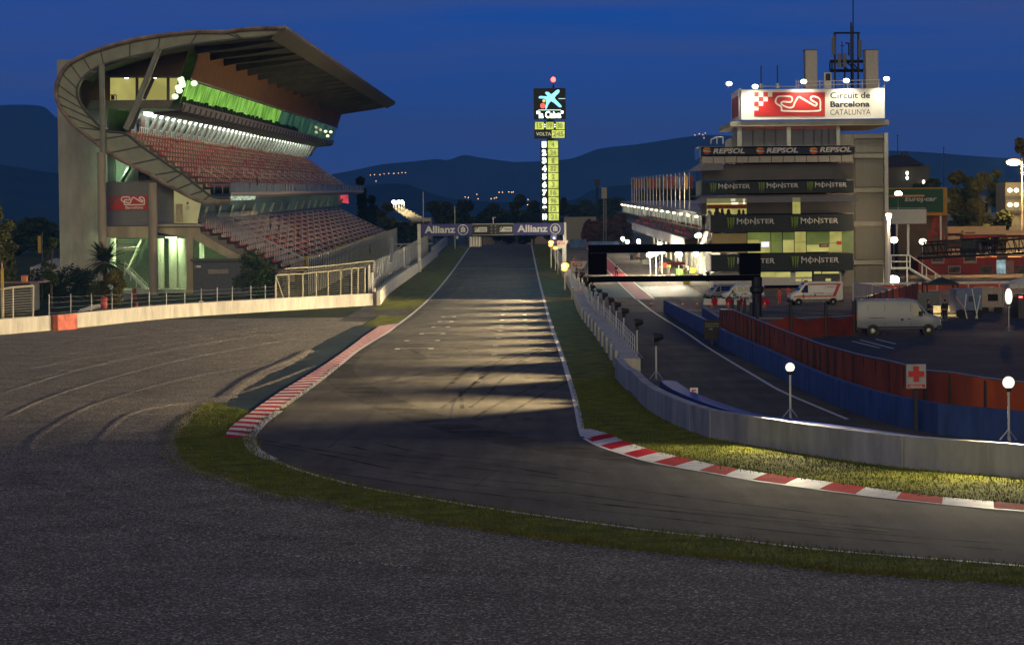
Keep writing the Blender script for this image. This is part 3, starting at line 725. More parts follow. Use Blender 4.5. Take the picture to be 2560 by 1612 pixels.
for q0, q1, rows, dd in ((UT0, UT1, UR, DU), (LT0, LT1, LR, DL)):
    for k in range(rows):
        t = (k+.45)/rows; q = (q0[0]+(q1[0]-q0[0])*t, q0[1]+(q1[1]-q0[1])*(k+1)/rows)
        d = dd[0]+.6; j = 0
        while d < dd[1]-1:
            if (j % 19) not in (17, 18):
                p = S(q, D0, d); c = ((j + 3*k) // 2) % 2
                if d > 470 and q0 == UT0: c = 0 if rng.random() < .42 else 1
                if j < 6: near.append((p, c))
                else:
                    stuff.mi(c); seat(stuff, p.x, d, p.z, .56 if d < 480 else .6)
            j += 1; d += .78
near.sort(key=lambda a: a[0].y); 
me_pool = {}
for i, (p, c) in enumerate(near):
    if i < 100:
        if c not in me_pool:
            o = proto.build('seat', [M_seatr, M_seatw][c], stand); me_pool[c] = o
        else:
            o = me_pool[c].copy(); COL.objects.link(o)
        o.location = p - ORG[stand.name]
    else: stuff.mi(c); seat(stuff, p.x, p.y, p.z)
for c, o in me_pool.items():     # the seat mesh is given about its own corner
    for v in o.data.vertices: v.co += ORG[stand.name]
so2 = stuff.build('seats', [M_seatr, M_seatw], stand); so2['kind'] = 'stuff'
# gangway rails
mb = MB()
for i in range(26):
    d = DL[0]+2+i*(2.6 if i < 8 else 0)+(0 if i < 8 else 21+(i-8)*14.6)
    if d > DL[1]: break
    top, bot = S(LT0, D0, d), S(LT1, D0, d); a = top.lerp(bot, .08 if i > 7 else .0)
    for dd in (0, .5):
        if i > 6: mb.tube((a.x, d+dd, a.z+1.35), (bot.x, d+dd, bot.z+1.35), .055, 4)
        for k in range(LR): 
            p = top.lerp(bot, (k+.5)/LR); mb.tube((p.x, d+dd, p.z), (p.x, d+dd, p.z+(1.5 if i < 8 else 1.35)), .035, 4)
for k in range(4):
    for j in range(60):
        d = DL[0]+3+j*1.55; p = S(LT0, D0, d).lerp(S(LT1, D0, d), (k+.5)/LR); mb.tube((p.x+.5, d, p.z), (p.x+.5, d, p.z+1.3), .028, 4)
mb.build('gangway_rail', M_rail, stand)
mb = MB()
for i in range(18):
    d = DU[0]+15+i*16; a, b = S(UT0, D0, d), S(UT1, D0, d)
    p = a.lerp(b, .72); mb.tube((p.x, d, p.z), (p.x, d, p.z+1.3), .07, 4); mb.tube((p.x, d, p.z+1.2), (b.x, d, b.z+1.3), .05, 4)
mb.build('aisle_rail', M_rail, stand)
# balcony in front of the upper deck
bt, bb = Z4(305,228), Z4(305,322)
bandlong('balcony_glass', mat('frosted_glass', (.30,.32,.24), rough=.25, var=.2, scale=.25), bt, bb, D0+1, 711)
mb = MB(); run(mb, [bb, (bb[0]+2, bb[1]+2), (bb[0]+1, bb[1]+8)], D0, 712); mb.build('balcony_edge', mat('cream_edge', (.55,.46,.34), var=.08), stand)
mb = MB(); run(mb, [(bb[0]+1, bb[1]+8), (bb[0]-4, bb[1]+15), (bb[0]-55, bb[1]+13), (bb[0]-60, bb[1]+4)], D0, 712)
p = [S(q, D0, D0) for q in ((bb[0]+1,bb[1]+8),(bb[0]-4,bb[1]+15),(bb[0]-55,bb[1]+13),(bb[0]-60,bb[1]+4))]
mb.build('balcony_slab', mat('slab', (.24,.22,.19), var=.12), stand)
mb = MB()
for d0_, w_ in ((470,2.5),(476,2.0),(482,3.0),(620,5),(627,5),(634,5)):
    a, b = S((bt[0]+.6, bt[1]+1), D0, d0_), S((bb[0]+.6, bb[1]-1), D0, d0_); mb.quad(a, (a.x, d0_+w_, a.z), (b.x, d0_+w_, b.z), b)
pieces(mb, 'balcony_banner', mat('pale_banner', (.5,.46,.44)), stand)
mb = MB(); mb.quad(*[at(*Z4(x,y), D0+.4) for x, y in ((310,362),(560,362),(550,400),(305,408))]); mb.build('balcony_light_panel', em_noise('green_white_panel', (.18,.28,.16), (.75,.9,.65), .8, (3,3,3), 1), stand)
mb = MB(); run(mb, [Z3(1800,230), Z3(1800,320)], D0-.2, D0-.1, 1); 
for x in (1650,1730,1800): mb.tube(S(Z3(x,235), D0), S(Z3(x,315), D0), .06, 4)
mb.tube(S(Z3(1640,235), D0), S(Z3(1810,235), D0), .06, 4); mb.build('balcony_rail', M_steel, stand)
# dark glazed suites between the decks
bandlong('suite_glazing', em_noise('suite_glass_glow', (.004,.010,.007), (.020,.042,.030), .8, (.3,.05,.2), 1.0), Z4(-60,395), Z4(-60,600), D0+6, 690)
mb = MB()
for i in range(18):
    d = D0+9+i*17.5; p0, p1 = S(Z4(-30,470), D0, d), S(Z4(-70,590), D0, d); mb.hexa([p1, p1+Vector((.35,0,0)), p1+Vector((.35,2.6,0)), p1+Vector((0,2.6,0)), p0, p0+Vector((.35,0,0)), p0+Vector((.35,2.6,0)), p0+Vector((0,2.6,0))])
pieces(mb, 'suite_pillar', mat('pale_green_pillar', (.50,.58,.42), var=.1), stand)  # pillars in a pale greenish colour
mb = MB(); run(mb, [Z4(-65,600), Z4(5,625), Z4(8,645)], D0+2, 680); mb.build('suite_terrace', mat('terrace', (.33,.29,.24), var=.1), stand)
mb = MB()
for i in range(46):
    d = D0+4+i*1.8; p = S(Z4(-25,612), D0, d); mb.path([p, p+Vector((.25,.2,.7)), p+Vector((.0,.5,1.1)), p+Vector((-.4,.7,1.2))], .05, 4)
mb.build('curved_bars', M_steel, stand)
MB().quad(*[at(812+x, 487+y, 690) for x, y in ((0,4),(58,0),(60,22),(30,18),(0,10))]).build('red_screen', em_noise('red_sign_glow', (.5,.03,.05), (.9,.12,.14), 1.0, (.4,.4,.4), 1), stand)
# end of the stand below: concrete stair tower, columns, sign panel, beam
tw = MB(); a, b = at(142,150,D0+14), at(268,150,D0+14)
tw.box(a.x, b.x, D0+14, D0+30, zg(394)-1, a.z)
sh = at(196,150,D0+13)
tw.box(sh.x, b.x, D0+13.2, D0+14, zg(394)-1, a.z-3)
tw.build('stair_tower', M_conc, stand)
def col(x0, x1, y0, y1, d, m=M_stair, name='column'):
    a, b = at(x0, y1, d), at(x1, y1, d); r = (b.x-a.x)/2; t = at(x0, y0, d)
    return MB().lathe(((a.x+b.x)/2, d, 0), [(r, zg(d)-.5), (r, t.z)], 20).build(name, m, stand, smooth=False)
M_colc = mat('column_concrete', (.36,.30,.215), rough=.85, var=.16, scale=.5, stretch=(1,1,.25))
col(248,269,381,735,D0-1,M_colc); col(373.5,396,457,735,D0-2,M_colc)
def pbox(mb, x0, x1, y0, y1, d, th): # box with a face seen at photo rectangle
    a, b = at(x0, y1, d), at(x1, y0, d); return mb.box(a.x, b.x, d, d+th, a.z, b.z)
mb = MB(); pbox(mb, 266, 374, 454, 565.5, D0+2, 6); pbox(mb, 374, 431, 452, 561, D0+2.2, 5); pan = mb.build('sign_panel', M_greyp, stand)
mb = MB(); pbox(mb, 268, 374, 565.5, 595, D0+1, 8); mb.build('concrete_beam', M_stair, stand)
# the sign: red field, chequer, track outline, BARCELONA lettering
def circuit_sign(parent, d, x0, x1, y0, y1, small=True, left=.28):
    """red board with chequered corner and the outline of the circuit"""
    out = .06
    W_, H_ = x1-x0, y1-y0
    P = lambda u, v, o: at(x0+u*W_, y0+v*H_, d-o)
    ch = MB(); c = H_/5.2
    u = lambda k: k*c/W_; v = lambda k: k*c/H_
    ch.quad(P(u(4), 0, out), P(1, 0, out), P(1, 1, out), P(u(4), 1, out)); ch.quad(P(0, v(4), out), P(u(4), v(4), out), P(u(4), 1, out), P(0, 1, out))
    for i, j in ((0,0),(2,0),(1,1),(3,1),(0,2),(2,2),(3,2),(1,3),(2,3),(3,3)):
        ch.quad(P(u(i), v(j), out), P(u(i+1), v(j), out), P(u(i+1), v(j+1), out), P(u(i), v(j+1), out))
    o = ch.build('red_field', M_red2, parent)
    tr = [(915,985),(905,960),(920,925),(950,915),(1040,915),(1063,935),(1050,968),(980,965),(958,980),(975,1000),(1030,1022),(1070,1015),(1085,980),(1110,935),(1125,922),(1150,930),(1270,1000),(1290,1000),(1295,980),(1245,950),(1240,925),(1270,915),(1310,930),(1328,955),(1328,1020),(1300,1053),(985,1053),(965,1035),(955,1010),(915,985)]
    f = MB()
    X = lambda x: ((x-702)/(1374-702) if not small else .33+(x-905)/(1330-905)*.60); Y = lambda y: ((y-876)/(1101-876) if not small else .12+(y-915)/(1053-915)*.52)
    pts = smooth_line([P(X(a), Y(b), out*2) for a, b in tr], 3); hw = .030*(x1-x0)/100*5.6*.055*d/380*(1 if not small else .9)
    hw = (x1-x0)*d/FPX*(.0115 if not small else .015)
    rows = []
    for i, p in enumerate(pts):
        q = (pts[min(i+1, len(pts)-1)]-pts[max(0, i-1)]); q.y = 0; q.normalize(); nn = Vector((-q.z, 0, q.x))
        rows.append([p-nn*hw, p+nn*hw])
    f.sheet(rows); f.build('circuit_outline', M_white2, o)
    return o
M_red2 = mat('sign_red', (.50,.020,.022), rough=.5, var=.06); M_white2 = mat('sign_white', (.78,.75,.70), rough=.5, var=.04); M_ink = mat('sign_ink', (.02,.025,.03), rough=.5, var=.05)
EX, EZ = Vector((1,0,0)), Vector((0,0,1))
o = circuit_sign(pan, D0+1.9, 271.5, 367.5, 488.5, 525)
mb = MB(); a = at(314, 522.5, D0+1.7); b = at(358, 515, D0+1.7); put_text(mb, 'Barcelona', a, EX, EZ, b.x-a.x, b.z-a.z, bold=.012); mb.build('lettering', M_white2, o)
# glazed landing, slab, raking beam, square column
mb = MB(); p = [at(*Z3(x,y), D0+3) for x, y in ((1260,275),(1390,340),(1525,400),(1495,560),(1495,600),(1262,600))]; mb.prism(p, (0,.3,0))
land = mb.build('landing', em_noise('landing_glow', (.22,.19,.075), (.36,.32,.14), .8, (.2,.2,.2), 1), stand)
mb = MB(); pbox(mb, 440, 456, 510, 555, D0+2.8, .2); mb.build('landing_door', mat('cream_door', (.42,.37,.24)), land)
mb = MB(); pbox(mb, 466.5, 471, 505, 511.5, D0+2.8, .2); mb.build('fire_notice', M_red2, land)
mb = MB(); pbox(mb, 464, 472, 515, 525, D0+2.7, .3); mb.build('hand_dryer', M_steel, land)
mb = MB(); pbox(mb, 392, 500, 559.5, 567, D0, 8); pbox(mb, 430, 433.5, 472, 560, D0+2.5, .6); mb.build('landing_slab', mat('pale_slab', (.38,.34,.28), var=.1), stand)
mb = MB(); p = [at(*Z3(x,y), D0+.5) for x, y in ((1118,640),(1510,632),(1520,690),(1700,800),(1900,910),(2200,1080),(2200,1130),(1840,960),(1440,745),(1118,690))]; mb.prism(p, (0,3,0)); mb.build('raking_beam', M_stair, stand)
mb = MB(); pbox(mb, 467, 481.5, 593, 735, D0, 1.2); mb.build('square_column', M_stair, stand)
# green lit ground floor: back wall, stair, round pillars
gl = MB(); pbox(gl, 262, 590, 585, 735, D0+16, .3); gw = gl.build('lower_hall_wall', mat('hall_wall', (.20,.24,.17), var=.15), stand)
gl = MB(); pbox(gl, 262, 480, 588, 595, D0+1.5, 15); gl.build('lower_hall_ceiling', mat('hall_ceiling', (.4,.4,.36)), stand)
gl = MB(); pbox(gl, 262, 590, 722, 735, D0+1, 15); gl.build('lower_hall_floor', mat('hall_floor', (.4,.42,.36)), stand)
for x0, x1 in ((396,412),(423,446),(446,467),(272,292),(500,512)): col(x0, x1, 596, 735, D0+9, mat('pale_column', (.52,.54,.44), var=.08), 'hall_pillar')
st = MB(); 
def stair(mb, A, B, wd, n, y_th=.25):
    A, B = Vector(A), Vector(B)
    for i in range(n):
        p = A.lerp(B, i/n); q = A.lerp(B, (i+1)/n); mb.box(min(p.x,q.x), max(p.x,q.x)+.02, p.y, p.y+wd, min(p.z,q.z)-.12, max(p.z,q.z))
stair(st, at(369,728,D0+4), at(312,672,D0+4), 3.0, 14); st.build('stair_flight', mat('stair_tread', (.62,.64,.52)), stand)
st = MB(); stair(st, at(318,672,D0+9), at(352,600,D0+9), 4.0, 16); pbox(st, 290, 340, 618, 627, D0+6, 4); st.build('stair_flight', mat('stair_tread2', (.70,.72,.56)), stand)
st = MB(); a, b = at(312,655,D0+3.6), at(369,712,D0+3.6); st.tube(a, b, .08, 5); st.tube(a+Vector((0,0,-.9)), b+Vector((0,0,-.9)), .06, 5)
for t in (0,.25,.5,.75,1): q = a.lerp(b, t); st.tube(q, q+Vector((0,0,-1.9)), .07, 5)
for y in (600,604,608,612,616): st.tube(at(295,y,D0+5.8), at(335,y,D0+5.8), .05, 4)
pieces(st, 'handrail', M_rail, stand)
for x, z_, d in ((412,590,D0+6),(432,592,D0+7),(318,606,D0+10),(300,640,D0+12),(520,640,D0+8)):
    pass
tb = MB()
for x, y in ((428,592.5),(440,591)): a = at(x,y,D0+5); tb.box(a.x-.8,a.x+.8,a.y-.2,a.y+.2,a.z-.12,a.z)
pieces(tb, 'tube_lamp', em('green_tube', (.75,1.0,.55), 9), stand)
def plamp(loc, power, col, r=.3, name='lamp_light', spot=None, to=None, blend=.5):
    l = bpy.data.lights.new(name, 'SPOT' if spot else 'POINT'); l.energy = power; l.color = col; l.shadow_soft_size = r
    o = bpy.data.objects.new(name, l); COL.objects.link(o); o.location = loc
    if spot:
        l.spot_size = R(spot); l.spot_blend = blend
        o.rotation_euler = (Vector(to)-Vector(loc)).to_track_quat('-Z', 'Y').to_euler()
    return o
for x, y, pw in ((432,600,900),(330,608,700),(300,660,350),(540,655,500)):
    plamp(at(x, y, D0+7), pw, (.72,1.0,.50), .4)
plamp(at(310,425,D0+8), 700, (.62,1.0,.55), .4)
# stair glimpsed behind the columns higher up
mb = MB(); stair(mb, at(300,452,D0+8), at(325,410,D0+8), 3, 12); pbox(mb, 288, 345, 395, 455, D0+13, .3); pieces(mb, 'upper_stair', mat('green_lit_plaster', (.42,.5,.40)), stand)
mb = MB(); pbox(mb, 269, 288, 380, 456, D0+9, .3); mb.build('recess_shade_panel', mat('recess_shade', (.03,.03,.028)), stand)  # flat panel, the shade of a recess put into its dark colour
mb = MB(); pbox(mb, 349, 370, 438, 450, D0+3, 1.5); mb.build('loudspeaker', M_black, stand)
# back wall and the hall behind closes the stand
mb = MB(); run(mb, [Z1(172,830), Z1(150,740), Z1(158,640)], D0+2, 705); a, b = at(160,500,D0), at(268,500,D0)
mb.box(a.x-1, a.x, D0+30, 700, 0, 30); mb.box(b.x-8, b.x-7.6, D0+30, 690, 0, 24)
mb.build('rear_wall', M_conc, stand)
# grey service box at the foot
sb = thing('service_building', at(540,722,D0-3), 'low grey service building with a blank plate under the lower seats', 'building')
mb = MB(); a, b = at(483,722,D0-3), at(640,652,D0-3); mb.box(a.x, b.x, D0-3, D0+4, zg(D0)-.3, b.z); mb.build('wall', mat('dark_grey_block', (.11,.11,.115), var=.12), sb)
mb = MB(); mb.box(a.x-.3, b.x+.3, D0-3.3, D0+4.3, b.z, b.z+.35); mb.build('roof', M_frame2, sb)
mb = MB(); pbox(mb, 520, 571, 673, 685, D0-3.1, .08); mb.build('blank_plate', mat('plate_cream', (.30,.26,.20)), sb)
mb = MB(); pbox(mb, 487, 502, 664, 669, D0-3.1, .08); mb.build('notice', M_white2, sb)
mb = MB(); pbox(mb, 487.5, 491.5, 664.6, 668.4, D0-3.16, .04); mb.build('notice_mark', M_red2, sb)
# ================================================================== WALLS, FENCES, LAMPS
def wall_mesh(L, h, th, side, panel=4.0, gap=0.025, jog=0.0, cap=0.0):
    """wall panels standing along ground points; side=+1 puts the thickness to the left of the run"""
    mb = MB(); P = resample(L, panel)
    for i, (a, b) in enumerate(zip(P, P[1:])):
        if (b-a).length < .3: continue
        t = (b-a); t.z = 0; l = t.length; t.normalize(); n = Vector((-t.y, t.x, 0))*side
        a2, b2 = a+t*gap, b-t*gap; j = n*(jog if i % 2 else 0)
        lo = Vector((0,0,-.15)); up = Vector((0,0,h))
        q = [a2+j, b2+j, b2+n*th, a2+n*th]
        if side < 0: q = [q[1], q[0], q[3], q[2]]
        mb.hexa([p+lo for p in q]+[p+up for p in q])
    return mb
# right: white pit wall along the straight, then the concrete wall round the corner
PW = [Vector((wall_line(d), d, zg(d))) for d in (168, 200, 240, 280, 320, 360, 400, 450, 500, 560, 620, 680)]
tag(wall_mesh(PW, 1.15, 1.25, -1, 5.5, .02, .22).build('pit_wall', M_wallw), 'long white concrete block wall with stepped sections between straight and pit lane', 'wall')
CW = smooth_line([Vector((wall_line(168)+.1, 167.5, 0))]+[p for p in RWALL if p.y < 163], 4)
tag(wall_mesh(CW, 1.22, .45, 1 if CW[0].x > CW[-1].x else -1, 4.2).build('corner_wall', mat('corner_concrete', (.36,.36,.36), rough=.8, var=.22, scale=.7, bump=.08, stretch=(1,1,.3))), 'pale concrete wall curving round the inside of the bend at lower right', 'wall')
def scuffs(parent, L, n, side):
    mb = MB(); rr = random.Random(5)
    P = resample(L, .8)
    for i in range(n):
        k = rr.randrange(2, len(P)-8); m = rr.randrange(2, 6); z = rr.uniform(.12, .75); h = rr.uniform(.02, .06); nrm = []
        for j in range(m+1):
            a, b = P[k+j-1], P[min(len(P)-1, k+j+1)]; t = b-a; t.z = 0; t.normalize(); q = P[k+j]+Vector((-t.y, t.x, 0))*side*-.012; w = h*math.sin(math.pi*(j+.3)/(m+.6)); nrm.append([q+Vector((0,0,z+.02*j)), q+Vector((0,0,z+w+.02*j))])
        mb.sheet(nrm)
    o = mb.build('tyre_scuff', M_rubber, parent); o['kind'] = 'stuff'
def offset(L, d):
    out = []
    for i, p in enumerate(L):
        a, b = L[max(0,i-1)], L[min(len(L)-1,i+1)]; t = b-a; t.z = 0; t.normalize(); out.append(p+Vector((-t.y, t.x, 0))*d)
    return out
scuffs(bpy.data.objects['corner_wall'], CW, 46, 1)
sgn = 1 if offset(CW, 1)[len(CW)//2].x > CW[len(CW)//2].x else -1
TB = [p for p in offset(CW, sgn*1.15) if p.y < 146]
M_blue = mat('blue_belt', (.020,.050,.27), rough=.55, var=.2, scale=1.5)
tb = thing('tyre_barrier', TB[len(TB)//2], 'blue wrapped tyre barrier running just behind the curved concrete wall', 'barrier')
mb = MB(); P = resample(TB, .75)
for i, p in enumerate(P): mb.lathe((p.x, p.y, 0), [(.40,.0),(.44,.1),(.44,.9),(.34,1.0),(.12,1.0)], 9)
mb.build('tyre_stack', M_rubber, tb)
mb = MB(); LL = offset(TB, sgn*-.47); mb.sheet([[p+Vector((0,0,z)) for p in LL] for z in (.25, 1.12)]); LL2 = offset(TB, sgn*.42)
mb.sheet([[p+Vector((0,0,1.12)) for p in LL], [p+Vector((0,0,1.06)) for p in LL2], [p+Vector((0,0,.1)) for p in LL2]]); mb.build('belt', M_blue, tb)
# bluish wall of the pit exit road, with the red screen fence above it
BW = [gp(x, y, 1.35) for x, y in ((1659,749.6),(1710,775),(1761,799.5),(1801,823),(1860,850),(1923,877),(1995,910),(2055,935.5),(2118,957.6),(2181.6,976.6),(2238.6,991),(2362,1012),(2460,1021),(2558,1029),(2760,1044))]
for p_ in BW: p_.z = zg(p_.y)
BWs = smooth_line(BW, 4)
M_bw = mat('sky_tinted_concrete', (.060,.110,.27), rough=.75, var=.25, scale=.8, stretch=(1,1,.3))  # blue of the dusk sky light put into the concrete colour
tag(wall_mesh(BWs, 1.35, .35, 1, 6.0).build('pit_exit_wall', M_bw), 'bluish low wall curving along the far side of the pit exit road', 'wall')
tag(wall_mesh([gp(1755,800), Vector((17.3,238,0)), Vector((16.4,214,0))], 1.3, .4, 1, 5.0).build('short_wall', M_bw), 'short bluish wall section behind the dark notice board', 'wall')
M_redf = mat('red_screen', (.46,.080,.016), rough=.85, var=.22, scale=.5, stretch=(1,1,.4))
def screen_fence(L, h, label, m, name='screen_fence', post_h=.15, postr=.07, step=3.2, sag=0.0, postm=None, cat='fence', group=None, hf=None):
    hh = hf or (lambda p: h)
    return _screen_fence(L, hh, label, m, name, post_h, postr, step, sag, postm, cat, group)
def _screen_fence(L, h, label, m, name, post_h, postr, step, sag, postm, cat, group):
    P = resample(L, step); c = P[len(P)//2]; t = thing(name, c, label, cat, group)
    mb = MB(); rows = []
    for i, p in enumerate(resample(L, step/4)):
        w_ = .10*math.sin(i*1.7)+.05*math.sin(i*.6); rows.append((p, w_))
    lo, mid, up = [], [], []
    for i, (p, w_) in enumerate(rows):
        a, b = rows[max(0,i-1)][0], rows[min(len(rows)-1,i+1)][0]; tt = b-a; tt.z = 0; tt.normalize(); n = Vector((-tt.y, tt.x, 0))
        lo.append(p+Vector((0,0,.05))); mid.append(p+n*w_+Vector((0,0,h(p)*.5))); up.append(p+Vector((0,0,h(p)-sag*abs(math.sin(i*math.pi/4)))))
    mb.sheet([lo, mid, up]); mb.build('fabric', m, t, smooth=True)
    for p in P:
        MB().tube(p, p+Vector((0,0,h(p)+post_h)), postr, 5).build('post', postm or M_black, t)
    MB().path([p+Vector((0,0,h(p)+.02-sag*.5)) for p in P], .04, 4).build('top_wire', M_steel, t)
    return t
def px_of(p):
    v = p-CPOS; k = v.dot(Fv); return 1280+v.dot(Rc)/k*FPX, 806-v.dot(Uc)/k*FPX
def fence_top(p):
    px = px_of(p)[0]; ty = float(np.interp(px, [1831,1960,2055,2150,2235,2318,2397,2440,2560,2800], [773,825,860,886,903,926,931,941,955,975])); return max(.6, at(px, ty, p.y).z-p.z)
RF = offset(BWs, .9); RF = [p for p in RF if p.y < 236]
screen_fence([gp(1831,829)]+RF[RF.index(next(p for p in RF if p.y < 232)):], 2.75, 'long red screen fence curving above the bluish pit exit wall', M_redf, sag=.06, post_h=-.12, hf=fence_top)
screen_fence([gp(1832,829), gp(1900,848), gp(1990,846), gp(2075,842), gp(2140,838)], 1.9, 'sagging red screen fence on dark posts in front of the ambulance', mat('red_screen_dark', (.16,.020,.010), rough=.85, var=.25, scale=.5), sag=.5, step=4.0, post_h=1.0, postr=.14)
screen_fence([gp(2140,838), gp(2185,815), gp(2240,793), gp(2293,775)], 2.9, 'red screen fence on dark posts running behind the white van', M_redf, step=7, post_h=.1, postr=.16)
# notice board, red cross board, F boards
def board(name, label, cat, x0, x1, y0, y1, d, m, post=True, th=.12, fit=None):
    a, b = at(x0, y1, d), at(x1, y0, d); t = thing(name, Vector(((a.x+b.x)/2, d, zg(d))), label, cat)
    MB().box(a.x, b.x, d, d+th, a.z, b.z).build('panel', m, t)
    if post: MB().box((a.x+b.x)/2-.07, (a.x+b.x)/2+.07, d+th, d+th+.1, zg(d), b.z-.1).build('post', M_black, t)
    return t, a, b
def ptext(parent, s, x0, x1, y0, y1, d, m, bold=0., shear=0., name='lettering'):
    mb = MB(); a, b = at(x0, y1, d), at(x1, y1, d); c = at(x0, y0, d); put_text(mb, s, a, EX, EZ, b.x-a.x, c.z-a.z, bold, shear); return mb.build(name, m, parent)
def pquad(parent, name, m, pts, d): 
    mb = MB(); mb.quad(*[at(x, y, d) for x, y in pts]); return mb.build(name, m, parent)
t, a, b = board('notice_board', 'dark notice board with three lines of pale writing at the bluish wall', 'sign', 1760, 1800, 800, 848, 212, mat('board_black', (.02,.02,.02)))
M_dimtxt = mat('dim_lettering', (.30,.30,.28))
for i, (s, x0, x1) in enumerate((('Pit lane a velocitat', 1763, 1797), ('de 60 km/h per hora', 1763, 1797), ('max', 1773, 1782))): ptext(t, s, x0, x1, 807+i*6.5, 811.5+i*6.5, 211.95, M_dimtxt, .01)
def cross_board(x0, x1, y0, y1, d):
    t, a, b = board('red_cross_board', 'white square board with a red cross above a small red sign', 'sign', x0, x1, y0, y1, d, mat('dim_white', (.38,.38,.38)))
    cx, cz = (a.x+b.x)/2, a.z+(b.z-a.z)*.60; s = (b.x-a.x)*.40; k = s*.36; y = d-.02
    MB().add([(cx-k,y,cz-s),(cx+k,y,cz-s),(cx+k,y,cz-k),(cx+s,y,cz-k),(cx+s,y,cz+k),(cx+k,y,cz+k),(cx+k,y,cz+s),(cx-k,y,cz+s),(cx-k,y,cz+k),(cx-s,y,cz+k),(cx-s,y,cz-k),(cx-k,y,cz-k)], [tuple(range(12))]).build('red_cross', M_red2, t)
    MB().box(cx-s*1.1, cx+s*1.1, y, d, a.z+.05, a.z+(b.z-a.z)*.17).build('red_strip', M_red2, t)
    ptext(t, 'MEDICAL', x0+8, x1-8, y1-8, y1-3, d-.04, M_white2)
cross_board(2266, 2315, 910, 971, gp(2300, 1003, 1.35).y-.45)
fg = 'F boards on the walls'
def fboard(px, py, w_, h_, d, label):
    t = thing('marker_board', at(px, py+h_/2, d), label, 'marker board', fg)
    a, b = at(px-w_/2, py+h_/2, d), at(px+w_/2, py-h_/2, d); MB().box(a.x, b.x, d, d+.08, a.z, b.z).build('panel', M_white2, t)
    ptext(t, 'F', px-w_*.26, px+w_*.26, py-h_*.32, py+h_*.32, d-.03, M_red2, .03)
fboard(1735, 982, 20, 26, 134, 'white board with a red F standing on the curved concrete wall')
fboard(503, 758.5, 10, 13, 321, 'white board with a red F on the pale left wall before the service building')
fboard(935, 724.5, 8.5, 9, 330, 'white board with a red F at the left wall corner by the signal post')
def letter_board(px, py, s, d, ch, label):
    t = thing('marker_board', at(px, py+s/2, d), label, 'marker board')
    a, b = at(px-s/2*.8, py+s/2, d), at(px+s/2*.8, py-s/2, d); MB().box(a.x, b.x, d, d+.08, a.z, b.z).build('panel', M_white2, t)
    ptext(t, ch, px-s*.2, px+s*.2, py-s*.3, py+s*.3, d-.03, M_ink, .02)
letter_board(1020.5, 668.5, 7.5, 410, 'E', 'small white board with letter E, nearest on the wall beside the straight')
letter_board(1050, 648, 6, 445, 'D', 'small white board with letter D further along the straight wall')
letter_board(1143, 594, 6.5, 640, 'C', 'small white board with letter C by the bright wall end')

# floodlights on the pit wall: pole, foot, hooded head, glowing lens; each one a real spot across the track
fl_spots = []
def ring(f, r, n=12):
    p = f.cross(Vector((0,0,1))).normalized(); q = f.cross(p)
    return [(p*math.cos(2*math.pi*i/n)+q*math.sin(2*math.pi*i/n))*r for i in range(n+1)]
def floodlight(x, d, h, label, az=180.0, z0=None, power=12000, size=66, group='floodlights along the pit wall'):
    z0 = zg(d)+1.15 if z0 is None else z0
    t = thing('floodlight', (x, d, z0), label, 'floodlight', group)
    P = Vector((x, d, z0))
    MB().tube(P, P+Vector((0,0,h)), .05, 6).build('pole', mat('pale_pole', (.55,.54,.50), rough=.4, var=.05), t)
    mb = MB()
    for k in range(3):
        a = k*2.094+.5; mb.tube(P+Vector((0,0,.45)), P+Vector((math.cos(a)*.4, math.sin(a)*.4, 0)), .03, 4)
    mb.build('foot', M_steel, t)
    ca, sa = math.cos(R(az)), math.sin(R(az)); H = P+Vector((0,0,h+.2)); f = Vector((ca, sa, -.10)).normalized()
    mb = MB(); mb.tube(H-f*.38, H-f*.05, .14, 10, .25); mb.sheet([[H+f*k+a for a in ring(f, r)] for k, r in ((-.05,.25),(.14,.29),(.14,.28),(-.04,.24))]); mb.box(H.x-.12, H.x+.12, H.y-.12, H.y+.12, H.z-.45, H.z-.2); mb.build('head', M_black, t)
    MB().tube(H-f*.04, H-f*.03, .23, 12).build('lens', em('flood_lens', (1,.86,.6), 25), t)
    for yw in (-.29, .29):
        g = Matrix.Rotation(yw, 3, 'Z') @ f
        plamp(H+f*.02, power, (1.0, .78, .45), .3, 'floodlight_beam', size, H+g*20, 1.0); fl_spots.append(t)
FD = [143, 168, 192, 208.5, 224, 241, 257, 277, 297, 318, 340]
ordn = ['nearest', 'second', 'third', 'fourth', 'fifth', 'sixth', 'seventh', 'eighth', 'ninth', 'tenth', 'farthest']
for i, d in enumerate(FD):
    x = wall_line(max(d, 168))+1.05
    floodlight(x if d > 150 else 7.05, d, 2.0, 'black hooded floodlight on a thin pole on the pit wall, %s of the row' % ordn[i], 180, z0=(1.22 if d < 150 else None), power=58000*(1.0 if d < 250 else 1.3))
